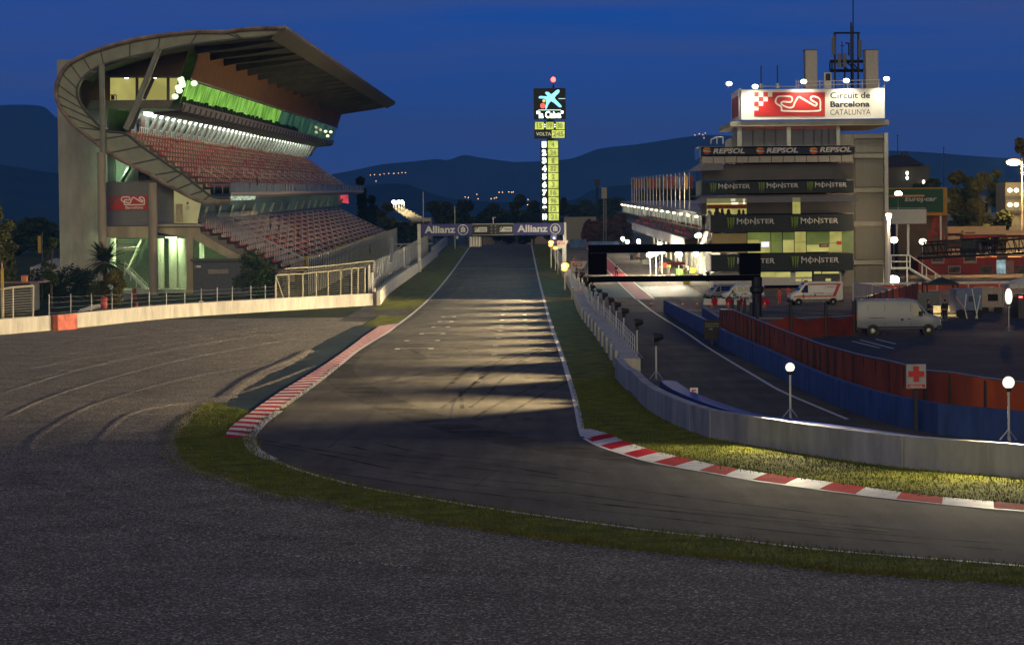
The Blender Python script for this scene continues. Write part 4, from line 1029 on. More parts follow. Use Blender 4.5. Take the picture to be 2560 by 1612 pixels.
# round lamps on poles
def ball_lamp(px, pyb, py, d, z0, label, r=.24, rz=None, L=1500, group='round white lamps on poles', m='lamp_glow'):
    P = at(px, pyb, d); P.z = z0; H = at(px-(4 if pyb-py > 80 else 0), py, d)
    t = thing('ball_lamp', P, label, 'lamp', group)
    MB().tube(P, (P.x, P.y, H.z-.2), .045, 6).build('pole', mat('pale_pole', (.55,.54,.50)), t)
    mb = MB()
    for k in range(3):
        a = k*2.094+.5; mb.tube(P+Vector((0,0,.4)), P+Vector((math.cos(a)*.35, math.sin(a)*.35, 0)), .03, 4)
    mb.build('foot', M_steel, t)
    MB().ball((P.x, P.y, H.z), r, r, rz or r, 16, 12).build('globe', em(m, (1,.93,.70), 1.5), t)
    plamp((P.x-r*1.3, P.y-r*1.8, H.z), L*1.1, (1,.84,.55), r*.8, 'lamp_globe_light', 165, (P.x-9, P.y-13, H.z-4), .6)
    hd = MB(); rows = []
    for j in range(7):
        th = math.pi*(.06+.88*j/6); rows.append([(P.x+r*1.16*math.sin(th)*math.cos(a), P.y+r*1.16*math.sin(th)*math.sin(a), H.z-(rz or r)*1.12*math.cos(th)) for a in [R(-28)+math.pi*k/10 for k in range(11)]])
    hd.sheet(rows); hd.build('light_shield', M_black, t)  # back shell added to keep the lamp's light off the red fence
    MB().lathe((P.x, P.y, H.z-(rz or r)-.12), [(.05,0),(.11,.05),(.11,.16)], 8).build('holder', M_black, t)
ball_lamp(1976, 1045, 918, 112.9, 1.22, 'round white lamp on a pole on the curved wall, left of the red cross board', .19, L=3000)
ball_lamp(2522, 1102, 956, 99.6, 1.22, 'round white lamp on a pole on the curved wall at the right edge', .22, L=3000)
ball_lamp(2522, 828, 741, 236, 0.0, 'tall glowing lamp on a pole standing in the paddock beside the trailer', .32, .70, 130, m='tall_lamp_glow')

# left: pale wall along the gravel and beside the straight
LW = smooth_line(WALLB, 4)
lwall = tag(wall_mesh(LW, 1.45, .5, 1, 6.0, .012).build('gravel_trap_wall', M_wallw), 'long pale concrete wall along the far edge of the gravel at left', 'wall')
pa, pb = gp(145,826), gp(194,822)
mb = wall_mesh([pa+Vector((0,-.06,0)), pb+Vector((0,-.06,0))], 1.47, .55, 1, 9, 0.0); rp = mb.build('red_wall_section', mat('faded_red', (.52,.13,.085), rough=.8, var=.35, scale=1.2)); tag(rp, 'faded red painted section of the pale left wall', 'wall section')
SW = smooth_line(G([(951,763),(978,730),(1040,685),(1095,640)]), 4)
tag(wall_mesh(SW, 1.75, .45, 1, 8.0, .01).build('straight_wall', M_wallw), 'pale concrete wall running along the left side of the straight', 'wall')
FW = [Vector((wl(d)-.6, d, zg(d))) for d in range(565, 700, 15)]
tag(wall_mesh(FW, 2.1, .4, 1, 8, .01).build('far_wall', M_wallw), 'pale wall section at the far end of the straight under the gantry', 'wall')
# wire fence on the left wall
def wire_fence(xs_, ytops, ybs, d_of, label, wires=4, group=None, name='wire_fence', r=.055):
    P = []
    for x, y, yb in zip(xs_, ytops, ybs):
        d = d_of(x); b = at(x, yb, d); tp = at(x, y, d); P.append((b, tp))
    t = thing(name, P[len(P)//2][0], label, 'fence', group)
    for b, tp in P: MB().tube(b, tp, r, 5).build('post', mat('pale_post', (.40,.39,.34), var=.15), t)
    mb = MB()
    for k in range(wires):
        f = (k+.6)/wires*.97
        for (a, b_), (c, e) in zip(P, P[1:]):
            p, q = a.lerp(b_, f), c.lerp(e, f); m_ = p.lerp(q, .5)-Vector((0,0,.05)); mb.path([p, m_, q], .016, 3)
    mb.build('wire', M_steel, t)
    return t
wd = lambda x: float(np.interp(x, [0, 160, 425, 744, 950], [gp(0,837).y, gp(160,823).y, gp(425,795).y, gp(744,774).y, gp(950,762).y]))+.8
pxs = [122.7,177,228.5,280,329,372.8,416,461.7,503,543,580.5,627,663,688]
wire_fence(pxs, [np.interp(x,[122,330,690],[736,730,711]) for x in pxs], [np.interp(x,[0,160,425,744],[800,787,764,745]) for x in pxs], wd, 'low wire fence on pale posts along the top of the left wall')
def debris(px, top, bot, d_of, label, hang=None):
    P = [(at(x, yb, d_of(x)), at(x, yt, d_of(x))) for x, yt, yb in zip(px, top, bot)]
    t = thing('debris_fence', P[len(P)//2][0], label, 'fence')
    for b, tp in P: MB().tube(b, tp, .09, 5).build('post', mat('warm_steel', (.42,.38,.28), metal=.3, var=.1), t)
    mb = MB()
    for k in range(12):
        f = (k+.5)/12
        for (a, b_), (c, e) in zip(P, P[1:]): mb.tube(a.lerp(b_, f), c.lerp(e, f), .022, 3)
    mb.path([tp for b, tp in P], .07, 4); mb.build('cable', mat('warm_steel', (.42,.38,.28)), t)
    if hang:
        mb = MB(); rows = [[tp, tp+Vector((hang, -1.5, .75))] for b, tp in P]
        for a, b_ in rows: mb.tube(a, b_, .07, 4)
        mb.path([r[1] for r in rows], .07, 4); mb.path([r[0].lerp(r[1], .5) for r in rows], .03, 3); mb.build('overhang', mat('warm_steel', (.42,.38,.28)), t)
    a, b_ = P[0], P[1]; MB().tube(a[1], a[0].lerp(b_[0], .65), .07, 4).build('stay', mat('warm_steel', (.42,.38,.28)), t)
Zx = lambda *L: [500+v/4.013 for v in L]
Zy = lambda *L: [400+v/4.013 for v in L]
debris(Zx(760,890,1030,1165,1285,1410,1520,1585,1655), Zy(1155,1145,1140,1125,1115,1100,1085,1080,1075), Zy(1410,1400,1395,1385,1375,1365,1350,1345,1330), wd, 'tall metal debris fence with many cables and an overhang near the wall corner', hang=1.2)
debris([-40, 6, 32, 83], [728, 722, 718, 714], [800, 798, 796, 793], wd, 'debris fence frame with a slanted stay at the left edge')

# sheet fences beside the straight and in front of the lower seats
def long_panel(name, label, xf, d0, d1, z0, z1, m, step=6, banner=None):
    t = thing(name, (xf(d0), d0, zg(d0)), label, 'fence'); mb = MB()
    ds = list(np.arange(d0, d1, step))+[d1]
    for a, b in zip(ds, ds[1:]):
        mb.hexa([(xf(a)-.06,a+.05,zg(a)+z0),(xf(a),a+.05,zg(a)+z0),(xf(b),b-.05,zg(b)+z0),(xf(b)-.06,b-.05,zg(b)+z0),(xf(a)-.06,a+.05,zg(a)+z1),(xf(a),a+.05,zg(a)+z1),(xf(b),b-.05,zg(b)+z1),(xf(b)-.06,b-.05,zg(b)+z1)])
    mb.build('panel', m, t)
    for a in ds: MB().tube((xf(a)+.08,a,zg(a)-.1), (xf(a)+.08,a,zg(a)+z1+.25), .07, 5).build('post', M_steel, t)
    return t
fx = lambda d: wl(min(d,560))-1.6
bf = long_panel('barrier_fence', 'grey sheet fence behind the straight wall, with blue lettering further along', fx, 338, 560, 1.0, 4.6, mat('grey_sheet', (.27,.265,.235), var=.15, stretch=(1,1,.3)))
mb = MB()
for i in range(9):
    d = 410+i*9; vs, fs = text_mesh('S'); 
    mb.add([(fx(d+v[0]*7)+.06, d+v[0]*7.5, zg(d+v[0]*7.5)+1.6+v[1]*2.2) for v in vs], fs)
mb.build('lettering', mat('banner_blue', (.16,.22,.42)), bf)
mb = MB()
for i in range(6): d = 352+i*7; mb.box(fx(d)+.02, fx(d)+.12, d, d+1.2, zg(d)+2.6, zg(d)+3.4)
pieces(mb, 'vent', M_black, bf)
sx = lambda d: S(LT1, D0, d).x+2.6
sf = long_panel('spectator_fence', 'grey railed fence in front of the lower grandstand seats', sx, 372, 640, 3.7, 4.9, mat('grey_rail_sheet', (.15,.155,.135), var=.2), 3.5)
yg = 'yellow bins along the front of the seats'
ysp = [('yellow bin in front of the seats, nearest the debris fence', 392), ('yellow bin in the pair by the front of the lower seats', 452), ('yellow bin right after the pair at the front of the seats', 470), ('small yellow bin further along the seats front', 530), ('faint yellow bin at the far end of the seats', 585)]
for lb, d in ysp:
    x = sx(d)-1.3; z = zg(d)+3.3; t = thing('bin', (x, d, z), lb, 'bin', yg)
    MB().lathe((x, d, z), [(.5,0),(.75,1.3),(.8,1.4)], 10).build('body', mat('bin_yellow', (.55,.36,.02)), t); MB().lathe((x, d, z+1.38), [(.84,0),(.84,.12),(.4,.2)], 10).build('lid', mat('bin_yellow2', (.6,.45,.06)), t)
sp_ = thing('signal_post', gp(933,731), 'pale post with a box of signal lamps at the left wall corner', 'signal')
a = at(931.5, 728, 335); b = at(931.5, 655, 335); MB().tube(a, b, .09, 6).build('pole', mat('pale_pole', (.55,.54,.50)), sp_)
mb = MB(); pbox(mb, 926, 935, 655, 682, 335, .5); mb.build('lamp_box', mat('brown_box', (.22,.15,.09)), sp_)
mb = MB(); 
for y in (660,666,672,678): mb.lathe(at(930.5,y,334.9), [(.14,-.12),(.14,0)], 8, 'y')
pieces(mb, 'lamp', M_black, sp_)
# post with a side arm by the sheet fence
hf = thing('arm_post', at(979, 655, 392), 'thick pale post with a long horizontal arm above the sheet fence', 'post')
MB().tube(at(979,656,392), at(979,590,392), .33, 6).build('post', M_steel, hf); MB().path([at(979,611,392), at(1082,609,392)], .10, 5).build('arm', M_steel, hf); MB().path([at(983,634,392), at(1006,611,392)], .09, 5).build('brace', M_steel, hf)
MB().tube(at(1012,675,400), at(1009,617,400), .10, 5).build('slim_post', M_steel, hf)
# ================================================================== GANTRY, TIMING TOWER, CONTROL TOWER, PIT BUILDING
DGN = 470
gan = thing('start_gantry', at(1231, 617, DGN), 'start gantry with two blue banners and a black lamp panel spanning the straight', 'gantry')
M_banner = mat('banner_navy', (.030,.032,.16), rough=.6, var=.08); M_silver = mat('letter_silver', (.50,.52,.50), rough=.5, var=.05)
gl0, gl1 = at(1052, 590.6, DGN), at(1410.5, 590.6, DGN); gz0 = gl0.z; gz1 = at(1052, 560.7, DGN).z
X_ = lambda f: gl0.x+(gl1.x-gl0.x)*f
def gbox(name, m, f0, f1, z0, z1, y0, y1, parent=gan): return MB().box(X_(f0), X_(f1), DGN+y0, DGN+y1, z0, z1).build(name, m, parent)
f1_, f2_ = (905-262)/(2060-262), (1425-262)/(2060-262)
b1 = gbox('banner', M_banner, 0, f1_, gz0, gz1, 0, .9); b2 = gbox('banner', M_banner, f2_, 1, gz0, gz1, 0, .9)
cp = gbox('lamp_panel', mat('panel_black', (.02,.024,.022)), f1_+.001, f2_-.001, gz0+.05, gz1-.05, .05, .8)
mb = MB(); 
for z in (gz0+.08, gz1-.08): mb.tube((X_(f1_), DGN-.02, z), (X_(f2_), DGN-.02, z), .09, 5)
pieces(mb, 'edge_tube', M_steel, cp)
for bb_, f0, fe in ((b1, 0, f1_), (b2, f2_, 1)):
    w_ = X_(fe)-X_(f0); h_ = gz1-gz0; mb = MB(); put_text(mb, 'Allianz', (X_(f0)+w_*.075, DGN-.03, gz0+h_*.24), EX, EZ, w_*.60, h_*.60, bold=.03); mb.build('lettering', M_silver, bb_)
    c = Vector((X_(f0)+w_*.825, DGN-.03, gz0+h_*.50)); r = h_*.44; mb = MB(); n = 28
    mb.sheet([[c+Vector((math.cos(a)*k, 0, math.sin(a)*k)) for a in [2*math.pi*i/n for i in range(n+1)]] for k in (r, r*.86)])
    for k, (dx, y0, y1) in enumerate(((-.30,-.45,.40),(0,-.45,.66),(.30,-.45,.40))): mb.box(c.x+(dx-.11)*r, c.x+(dx+.11)*r, c.y, c.y+.01, c.z+y0*r, c.z+y1*r)
    mb.box(c.x-.30*r, c.x-.1*r, c.y+.002, c.y+.01, c.z+.26*r, c.z+.40*r); pieces(mb, 'emblem', M_silver, bb_)
for f in (.375, .55):
    a = X_(f); wd_ = (gl1.x-gl0.x)*.087; o = MB().box(a, a+wd_, DGN-.02, DGN+.04, gz0+.62, gz1-.62).build('board', M_silver, cp)
    mb = MB(); c = (gz1-gz0-1.24)/4
    for i in range(4):
        for j in range(4-i):
            if (i+j) % 2 == 0: mb.box(a+i*c, a+(i+1)*c, DGN-.03, DGN-.02, gz0+.62+(3-j)*c, gz0+.62+(4-j)*c)
    for k, (x0, x1) in enumerate(((.42,.92),(.35,.95))): mb.box(a+wd_*x0, a+wd_*x1, DGN-.03, DGN-.02, gz0+.62+c*(1.0+k*1.2), gz0+.62+c*(1.45+k*1.2))
    mb.build('chequer', M_ink, o)
for i in range(2):
    for j in range(3):
        MB().lathe((X_(.4937+i*.028), DGN-.01, gz0+.52+j*.55), [(.16,-.12),(.16,.05)], 10, 'y').build('start_lamp', mat('lamp_grey', (.16,.16,.16)), cp)
for f in (-.012, 1.003):
    x = X_(f); MB().box(x-.28, x+.28, DGN+.1, DGN+.8, zg(DGN)-.2, gz1+.05).build('leg', M_steel, gan)
MB().path([(X_(.505), DGN+.5, gz1), (X_(.505), DGN+.5, gz1+1.05), (X_(.525), DGN+.2, gz1+1.0)], .06, 5).build('camera_mast', M_rail, gan)

# timing tower
DT = 560
Z5t = lambda x, y: (1280+x/3.79, 180+y/3.79)
tt = thing('timing_tower', at(1374, 640, DT), 'tall lit timing tower with a starfish sign above a column of race positions', 'tower')
M_tw = mat('tower_black', (.012,.016,.015))
def tbox(x0, x1, y0, y1, m, name, parent=tt, y=0, th=1.2):
    a, b = at(*Z5t(x0, y1), DT), at(*Z5t(x1, y0), DT); return MB().box(a.x, b.x, DT+y, DT+y+th, a.z, b.z).build(name, m, parent)
top_p = tbox(207, 507, 153, 450, M_tw, 'sign_box'); clk = tbox(211, 507, 470, 632, M_tw, 'clock_box'); colm = tbox(276, 444, 652, 1425, M_tw, 'position_column'); tbox(425, 447, 1425, 1900, M_tw, 'mast', y=.3, th=.8)
tbox(330, 400, 440, 660, M_tw, 'neck', y=.3, th=.6)
P5 = lambda x, y, o=.05: at(*Z5t(x, y), DT-o)
star = smooth_line([Vector((*p, 0)) for p in ((318,192),(345,192),(374,212),(420,175),(446,172),(446,198),(405,245),(440,290),(470,325),(462,336),(440,330),(375,280),(345,310),(328,348),(316,345),(322,262),(260,252),(254,240),(270,230),(335,232),(316,205),(318,192))], 3)
MB().add([P5(p.x, p.y) for p in star], [tuple(range(len(star)))]).build('starfish', em('neon_cyan', (.18,.75,1.0), 1.7), top_p)
def disc(parent, name, m, cx, cy, r, o=.06): 
    n = 18; MB().add([P5(cx+r*math.cos(2*math.pi*i/n), cy+r*math.sin(2*math.pi*i/n), o) for i in range(n)], [tuple(range(n))]).build(name, m, parent)
disc(top_p, 'yellow_dot', em('neon_yellow', (1,.62,.08), 1.1), 303, 275, 15); disc(top_p, 'red_dot', em('neon_red', (1,.06,.04), 1.0), 292, 322, 26)
def t5(parent, s, x0, x1, y0, y1, m, bold=0., o=.05, name='lettering'):
    mb = MB(); a, b, c = P5(x0, y1, o), P5(x1, y1, o), P5(x0, y0, o); put_text(mb, s, a, EX, EZ, b.x-a.x, c.z-a.z, bold); return mb.build(name, m, parent)
M_neonw = em('neon_white', (.80,1,.90), 4.0)
t5(top_p, '"la Caixa"', 232, 486, 372, 440, M_neonw, .035)
MB().quad(P5(250,358), P5(465,358), P5(465,366), P5(250,366)).build('underline', em('neon_dim', (.6,.9,.75), 1.2), top_p)
MB().quad(P5(440,252), P5(505,252), P5(505,257), P5(440,257)).build('bracket_line', em('neon_dim', (.6,.9,.75), 1.2), top_p)
M_led = em_noise('led_yellow', (.42,.52,.04), (.75,.85,.16), 1.15, (.6,1,.6), 1.0); M_ledt = em('led_digit', (.20,.24,.015), .8)
def led(parent, s, x0, x1, y0, y1):
    o = MB().quad(P5(x0,y1,.04), P5(x1,y1,.04), P5(x1,y0,.04), P5(x0,y0,.04)).build('led_panel', M_led, parent); k = (x1-x0)
    t5(o, s, x0+k*(.5-.15*len(s)), x0+k*(.5+.15*len(s)), y0+(y1-y0)*.13, y1-(y1-y0)*.13, M_ledt, .05, .08); return o
for s, x0, x1 in (('15', 218, 302), ('19', 322, 395), ('30', 415, 498)): led(clk, s, x0, x1, 476, 545)
for x in (311, 405): 
    for y in (500, 520): disc(clk, 'colon_dot', M_neonw, x, y, 5)
t5(clk, 'VOLTA', 228, 372, 572, 606, em('volta_glow', (.75,.78,.5), .38), .03); led(clk, '245', 378, 498, 553, 626)
for i, s in enumerate('4 24 1 32 2 3 16 96 12 21'.split()):
    y = 654+i*76; led(colm, s, 340+i*.8, 436+i*.8, y, y+68)
    t5(colm, str(i+1 if i < 9 else 10), 284+i*.8, 324+i*.8, y+6, y+62, M_neonw, .07, .08, 'position_number')
bl = thing('beacon', at(*Z5t(392, 150), DT), 'red warning beacon glowing on top of the timing tower', 'beacon')
a = at(*Z5t(392, 152), DT); MB().lathe((a.x, a.y+.4, a.z), [(.2,0),(.2,.5)], 8).build('stem', M_tw, bl); MB().ball((a.x, a.y+.4, a.z+1.7), .5, .5, .55, 10, 8).build('globe', em('beacon_red', (1,.08,.05), 6), bl)
MB().tube((a.x, a.y+.4, a.z+.4), (a.x, a.y+.4, a.z+1.3), .1, 5).build('stalk', M_tw, bl)

# control tower
DC = 384
Z7t = lambda x, y: (1700+x/3.79, y/3.79); Z8t = lambda x, y: (1700+x/3.79, 340+y/3.79)
ct = thing('control_tower', at(1985, 716, DC), 'pale concrete race control tower with dark sponsor bands and lit office floors', 'tower')
M_ctc = mat('tower_concrete', (.25,.24,.205), rough=.85, var=.12, scale=.4, bump=.06, stretch=(1,1,.2)); M_ctd = mat('tower_shutter', (.15,.145,.125), rough=.8, var=.08, scale=.6, stretch=(6,1,.2))
def cbox(Z, x0, x1, y0, y1, m, name, d=DC, th=.3, parent=ct, bevel=0):
    a, b = at(*Z(x0, y1), d), at(*Z(x1, y0), d); return MB().box(a.x, b.x, d, d+th, a.z, b.z).build(name, m, parent, bevel=bevel)
a, b = at(*Z8t(545, 1400), DC+1), at(*Z8t(1938, -20), DC+1)
core = MB().box(a.x, b.x, DC+1, DC+22, zg(DC)-.3, b.z).build('core', M_ctc, ct)
cbox(Z7t, 478, 1980, 1137, 1200, M_ctc, 'cornice', DC-.6, 22.6)
cbox(Z8t, 1945, 1972, -30, 1420, mat('pale_pillar', (.42,.40,.36), var=.1), 'corner_pillar', DC-.4, 1.2)
for x0, x1 in ((545,585),(1015,1050),(1483,1516)): cbox(Z7t, x0, x1, 1200, 1400, M_ctc, 'window_pillar', DC-.3, 1.2)
wd0 = cbox(Z7t, 500, 1484, 1196, 1400, em_noise('dim_room', (.003,.003,.005), (.010,.010,.018), .9, (.5,.5,.5), 1), 'top_window', DC+.6, .3)
mb = MB()
for x in (690, 800, 905, 1170, 1270, 1345, 1410): a, b = at(*Z7t(x-5, 1395), DC+.45), at(*Z7t(x+5, 1235), DC+.45); mb.box(a.x, b.x, DC+.4, DC+.55, a.z, b.z)
pieces(mb, 'frame', M_black, wd0)
for x0, x1 in ((586,690),(694,800),(804,905),(909,1010),(1054,1175),(1185,1345),(1350,1480)):
    cbox(Z7t, x0, x1, 1190, 1222, mat('red_blind', (.42,.10,.06)), 'blind', DC+.3, .08, wd0); 
mb = MB()
for y in (-20, 165, 490, 810, 1175): 
    a, b = at(*Z8t(1648, y+45), DC+.2), at(*Z8t(1938, y), DC+.2); mb.box(a.x, b.x, DC+.5, DC+1.0, a.z, b.z)
pieces(mb, 'floor_ledge', M_ctc, ct)
for y0, y1 in ((30,160),(215,485),(540,805),(860,1170),(1225,1400)): cbox(Z8t, 1660, 1925, y0, y1, M_ctd, 'shutter_panel', DC+.75, .3)
# circuit sign on the roof
sg = thing('roof_sign', at(2030, 300, DC), 'floodlit white sign with the circuit logo and black lettering on the tower roof', 'sign')
sgb = cbox(Z7t, 565, 1938, 838, 1137, M_white2, 'panel', DC-1.0, .3, sg)
a, b = at(*Z7t(566, 1137), DC-1.0), at(*Z7t(566, 838), DC-1.0); c = at(*Z7t(510, 1140), DC+14)
MB().hexa([(a.x,DC-1,a.z),(a.x+.2,DC-1,a.z),(a.x+.2,DC+14,a.z),(a.x,DC+14,a.z),(a.x,DC-1,b.z),(a.x+.2,DC-1,b.z),(a.x+.2,DC+14,b.z),(a.x,DC+14,b.z)]).build('side_panel', M_white2, sg)
mb = MB(); 
for k in range(5): mb.quad((a.x-.03,DC+1+k*2.4,a.z+.6), (a.x-.03,DC+3+k*2.4,a.z+.6), (a.x-.03,DC+3+k*2.4,b.z-.9), (a.x-.03,DC+1+k*2.4,b.z-.9))
pieces(mb, 'side_red', M_red2, sg)
q0, q1 = Z7t(702, 876), Z7t(1374, 1101); circuit_sign(sgb, DC-1.05, q0[0], q1[0], q0[1], q1[1], False)
def c7(s, x0, x1, y0, y1, bold): 
    p, q = Z7t(x0, y0), Z7t(x1, y1); ptext(sgb, s, p[0], q[0], p[1], q[1], DC-1.06, M_ink, bold)
c7('Circuit de', 1424, 1802, 876, 936, .012); c7('Barcelona', 1424, 1798, 962, 1018, .03); c7('CATALUNYA', 1424, 1806, 1040, 1092, -.008)
# sponsor balconies
M_nav = mat('repsol_navy', (.012,.016,.030)); M_mon = mat('monster_black', (.014,.020,.020)); M_pal = mat('pale_soffit_panel', (.36,.33,.275), var=.08); M_wtxt = mat('letter_white', (.55,.54,.51)); M_clw = mat('claw_green', (.13,.22,.012)); M_dgr = mat('dim_green', (.030,.060,.012)); M_ora = mat('logo_orange', (.62,.20,.015))
DB = 378
def balcony(x0, x1, y0, y1, m, label, d=DB, depth=6.5):
    a, b = at(*Z8t(x0, y1), d), at(*Z8t(x1, y0), d); return MB().box(a.x, b.x, d, d+depth, a.z, b.z).build('balcony', m, ct)
rb_ = balcony(197, 1652, 103, 183, M_nav, 'r')
a, b = at(*Z8t(190, 105), DB), at(*Z8t(1656, 88), DB); MB().box(a.x-.3, b.x+.1, DB-.3, DB+7, a.z, b.z).build('balcony_roof', M_rail, rb_)
for x0 in (0, 505, 1010):
    cx, cy = 255+x0, 140
    n = 16; X = lambda u, v: at(*Z8t(cx+u, cy+v), DB-.06)
    MB().add([X(36*math.cos(math.pi*i/n), -8-24*math.sin(math.pi*i/n)) for i in range(n+1)], [tuple(range(n+1))]).build('logo_top', M_ora, rb_)
    MB().add([X(30*math.cos(math.pi*i/n), 14+20*math.sin(math.pi*i/n)) for i in range(n+1)], [tuple(range(n+1))]).build('logo_base', mat('logo_red', (.5,.06,.02)), rb_)
    MB().quad(X(-36,-6), X(40,4), X(38,12), X(-33,10)).build('logo_bar', M_wtxt, rb_)
    p, q = Z8t(314+x0, 119-x0*.013), Z8t(614+x0, 169-x0*.013); ptext(rb_, 'REPSOL', p[0], q[0], p[1], q[1], DB-.06, M_wtxt, .035, .2)
mb = MB(); a, b = at(*Z8t(205, 258), DB+.4), at(*Z8t(1640, 183), DB+.4); n = 13
for i in range(n): mb.box(a.x+(b.x-a.x)*i/n+.04, a.x+(b.x-a.x)*(i+1)/n-.04, DB+.4, DB+5.5, a.z, b.z)
mb.build('soffit_panel', M_pal, ct)
M_dkwin = em_noise('dark_window_glow', (.003,.002,.0015), (.012,.006,.004), .8, (.4,.4,.4), 1)
cbox(Z8t, 207, 1645, 258, 423, M_dkwin, 'dark_window', DB+2.0, .2)
def monster(o, x, y, w_):
    k = w_/300.
    for i, L in enumerate((((0,0),(18,4),(22,40),(14,92),(10,60),(6,14)), ((24,2),(40,0),(42,50),(34,104),(30,60),(28,12)), ((46,0),(64,2),(60,44),(52,80),(50,96),(47,40)))):
        MB().add([at(*Z8t(x+(q[0])*k, y+q[1]*k), DB-.07) for q in L], [tuple(range(6))]).build('claw_mark', M_clw, o)
    x2 = x+82*k; u = w_
    vs, fs = text_mesh('MONSTER', .01, .0)
    a, b, c = at(*Z8t(x2, y+52*k), DB-.07), at(*Z8t(x2+w_, y+52*k), DB-.07), at(*Z8t(x2, y+14*k), DB-.07); wdt = vs[:,0].max()
    mb = MB(); W_ = b.x-a.x; H_ = c.z-a.z
    def bend(v):     # jagged capitals: first and last letters taller
        t = v[0]/wdt; g = 1+.30*(max(0, 1-t/.16)+max(0, (t-.84)/.16)*.35)
        return Vector((a.x+t*W_, DB-.07, a.z+v[1]*H_*g-(.12*H_ if t < .14 or t > .93 else 0)*(1-v[1])))
    mb.add([bend(v) for v in vs], fs)
    for tx in (.235, .485): mb.box(a.x+W_*tx-.06, a.x+W_*tx+.06, DB-.075, DB-.07, a.z-.5*H_*.5, a.z+H_*1.28)
    mb.build('lettering', M_wtxt, o)
    p, q = Z8t(x+128*k, y+68*k), Z8t(x+338*k, y+84*k); ptext(o, 'E N E R G Y', p[0], q[0], p[1], q[1], DB-.07, M_dgr, .01)
o = balcony(207, 1645, 423, 550, M_mon, 'm'); [monster(o, x, y, 300) for x, y in ((282, 446), (740, 438), (1198, 432))]
cbox(Z8t, 125, 1645, 552, 571, mat('ochre_strip', (.26,.16,.05)), 'soffit_strip', DB+.2, 6)
mb = MB(); A = [at(*Z8t(x, y), d) for x, y, d in ((210,575,DB+.3),(1640,560,DB+.3),(1698,618,DB-2.2),(90,640,DB-2.2))]; mb.add(A, [(0,1,2,3)]); mb.build('awning', mat('awning_cloth', (.30,.28,.25), alpha=.75), ct)
aw2 = MB(); A = [at(*Z8t(x, y), d) for x, y, d in ((200,255,DB+.3),(410,262,DB+.3),(412,322,DB-1.5),(75,335,DB-1.5))]; aw2.add(A, [(0,1,2,3)]); aw2.build('awning', mat('awning_cloth', (.30,.28,.25)), ct)
M_lit = em_noise('office_yellow', (.34,.31,.07), (.62,.58,.17), .85, (.35,.35,.35), 1); M_litg = em_noise('office_green', (.09,.12,.020), (.17,.22,.04), .8, (.3,.3,.3), 1); M_tan = em_noise('blind_tan', (.10,.065,.016), (.14,.09,.028), .8, (.3,.3,.3), 1)
wm = cbox(Z8t, 205, 1645, 571, 742, M_dkwin, 'middle_window', DB+2.5, .2)
lt = cbox(Z8t, 255, 630, 590, 745, M_lit, 'lit_bay', DB+2.2, .2); cbox(Z8t, 255, 632, 648, 692, mat('orange_blind', (.50,.10,.03)), 'blind', DB+2.0, .1, lt); cbox(Z8t, 1068, 1140, 583, 738, M_lit, 'lit_bay', DB+2.2, .2)
for x0, x1, y0, y1 in ((483,525,595,620),(490,550,628,648),(598,615,595,645)): cbox(Z8t, x0, x1, y0, y1, em('ceiling_lamp', (1,.95,.6), 2.5), 'ceiling_lamp', DB+2.05, .1, lt)
mb = MB()
for x, y, w2 in ((350,700,26),(400,712,20),(460,716,24),(560,718,20),(600,720,16)): a = at(*Z8t(x, y), DB+2.0); mb.ball(a, .22*w2/20, .1, .35, 8, 6); mb.ball(a-Vector((0,0,.5)), .35*w2/20, .1, .4, 8, 6)
pieces(mb, 'office_silhouette', mat('dim_shapes', (.05,.03,.03)), lt)
o = balcony(300, 1645, 740, 912, M_mon, 'm'); [monster(o, x, y, 355) for x, y in ((442, 772), (1047, 766))]
a = [at(*Z8t(x, y), d) for x, y, d in ((165,640,DB+9),(195,595,DB+9),(290,740,DB),(215,745,DB+5))]; MB().prism(a, (.3,0,0)).build('side_fin', M_pal, ct)
wl_ = cbox(Z8t, 300, 1645, 912, 1110, M_tan, 'lower_window', DB+2.6, .2)
for x0, x1, y0, y1, m in ((636,1080,912,1108,M_lit),(1085,1195,908,1104,M_lit),(1197,1418,908,1100,M_litg),(1418,1532,906,1100,M_lit),(1534,1640,904,1098,M_litg),(636,748,914,982,M_litg),(750,970,912,1000,M_litg),(862,972,985,1105,M_litg),(974,1080,912,986,M_litg)):
    cbox(Z8t, x0, x1, y0, y1, m, 'window_bay', DB+(2.3 if m is M_lit else 2.1), .15, wl_)
cbox(Z8t, 1200, 1415, 1030, 1096, M_lit, 'window_bay', DB+2.0, .05, wl_)
mb = MB()
for x in (636, 1083, 1196, 860, 972): a, b = at(*Z8t(x-2, 1108), DB+1.9), at(*Z8t(x+3, 906), DB+1.9); mb.box(a.x, b.x, DB+1.9, DB+2.0, a.z, b.z)
for x0, x1, y in ((1085,1195,1005),(1420,1510,1010),(640,750,980)): a, b = at(*Z8t(x0, y+4), DB+1.9), at(*Z8t(x1, y), DB+1.9); mb.box(a.x, b.x, DB+1.85, DB+1.9, a.z, b.z)
pieces(mb, 'mullion', M_black, wl_)
cbox(Z8t, 772, 844, 1003, 1052, em('tv_screen', (.75,.72,1.0), 1.3), 'television', DB+1.8, .1, wl_); cbox(Z8t, 1320, 1410, 1022, 1054, mat('board_dark', (.04,.03,.03)), 'notice_panel', DB+1.8, .1, wl_); cbox(Z8t, 1333, 1400, 1030, 1046, mat('notice_pale', (.5,.2,.16)), 'notice_panel', DB+1.75, .05, wl_)
cbox(Z8t, 1485, 1530, 996, 1030, M_red2, 'red_notice', DB+1.8, .1, wl_)
o = balcony(300, 1640, 1112, 1285, M_mon, 'm'); [monster(o, x, y, 355) for x, y in ((446, 1146), (1053, 1138))]
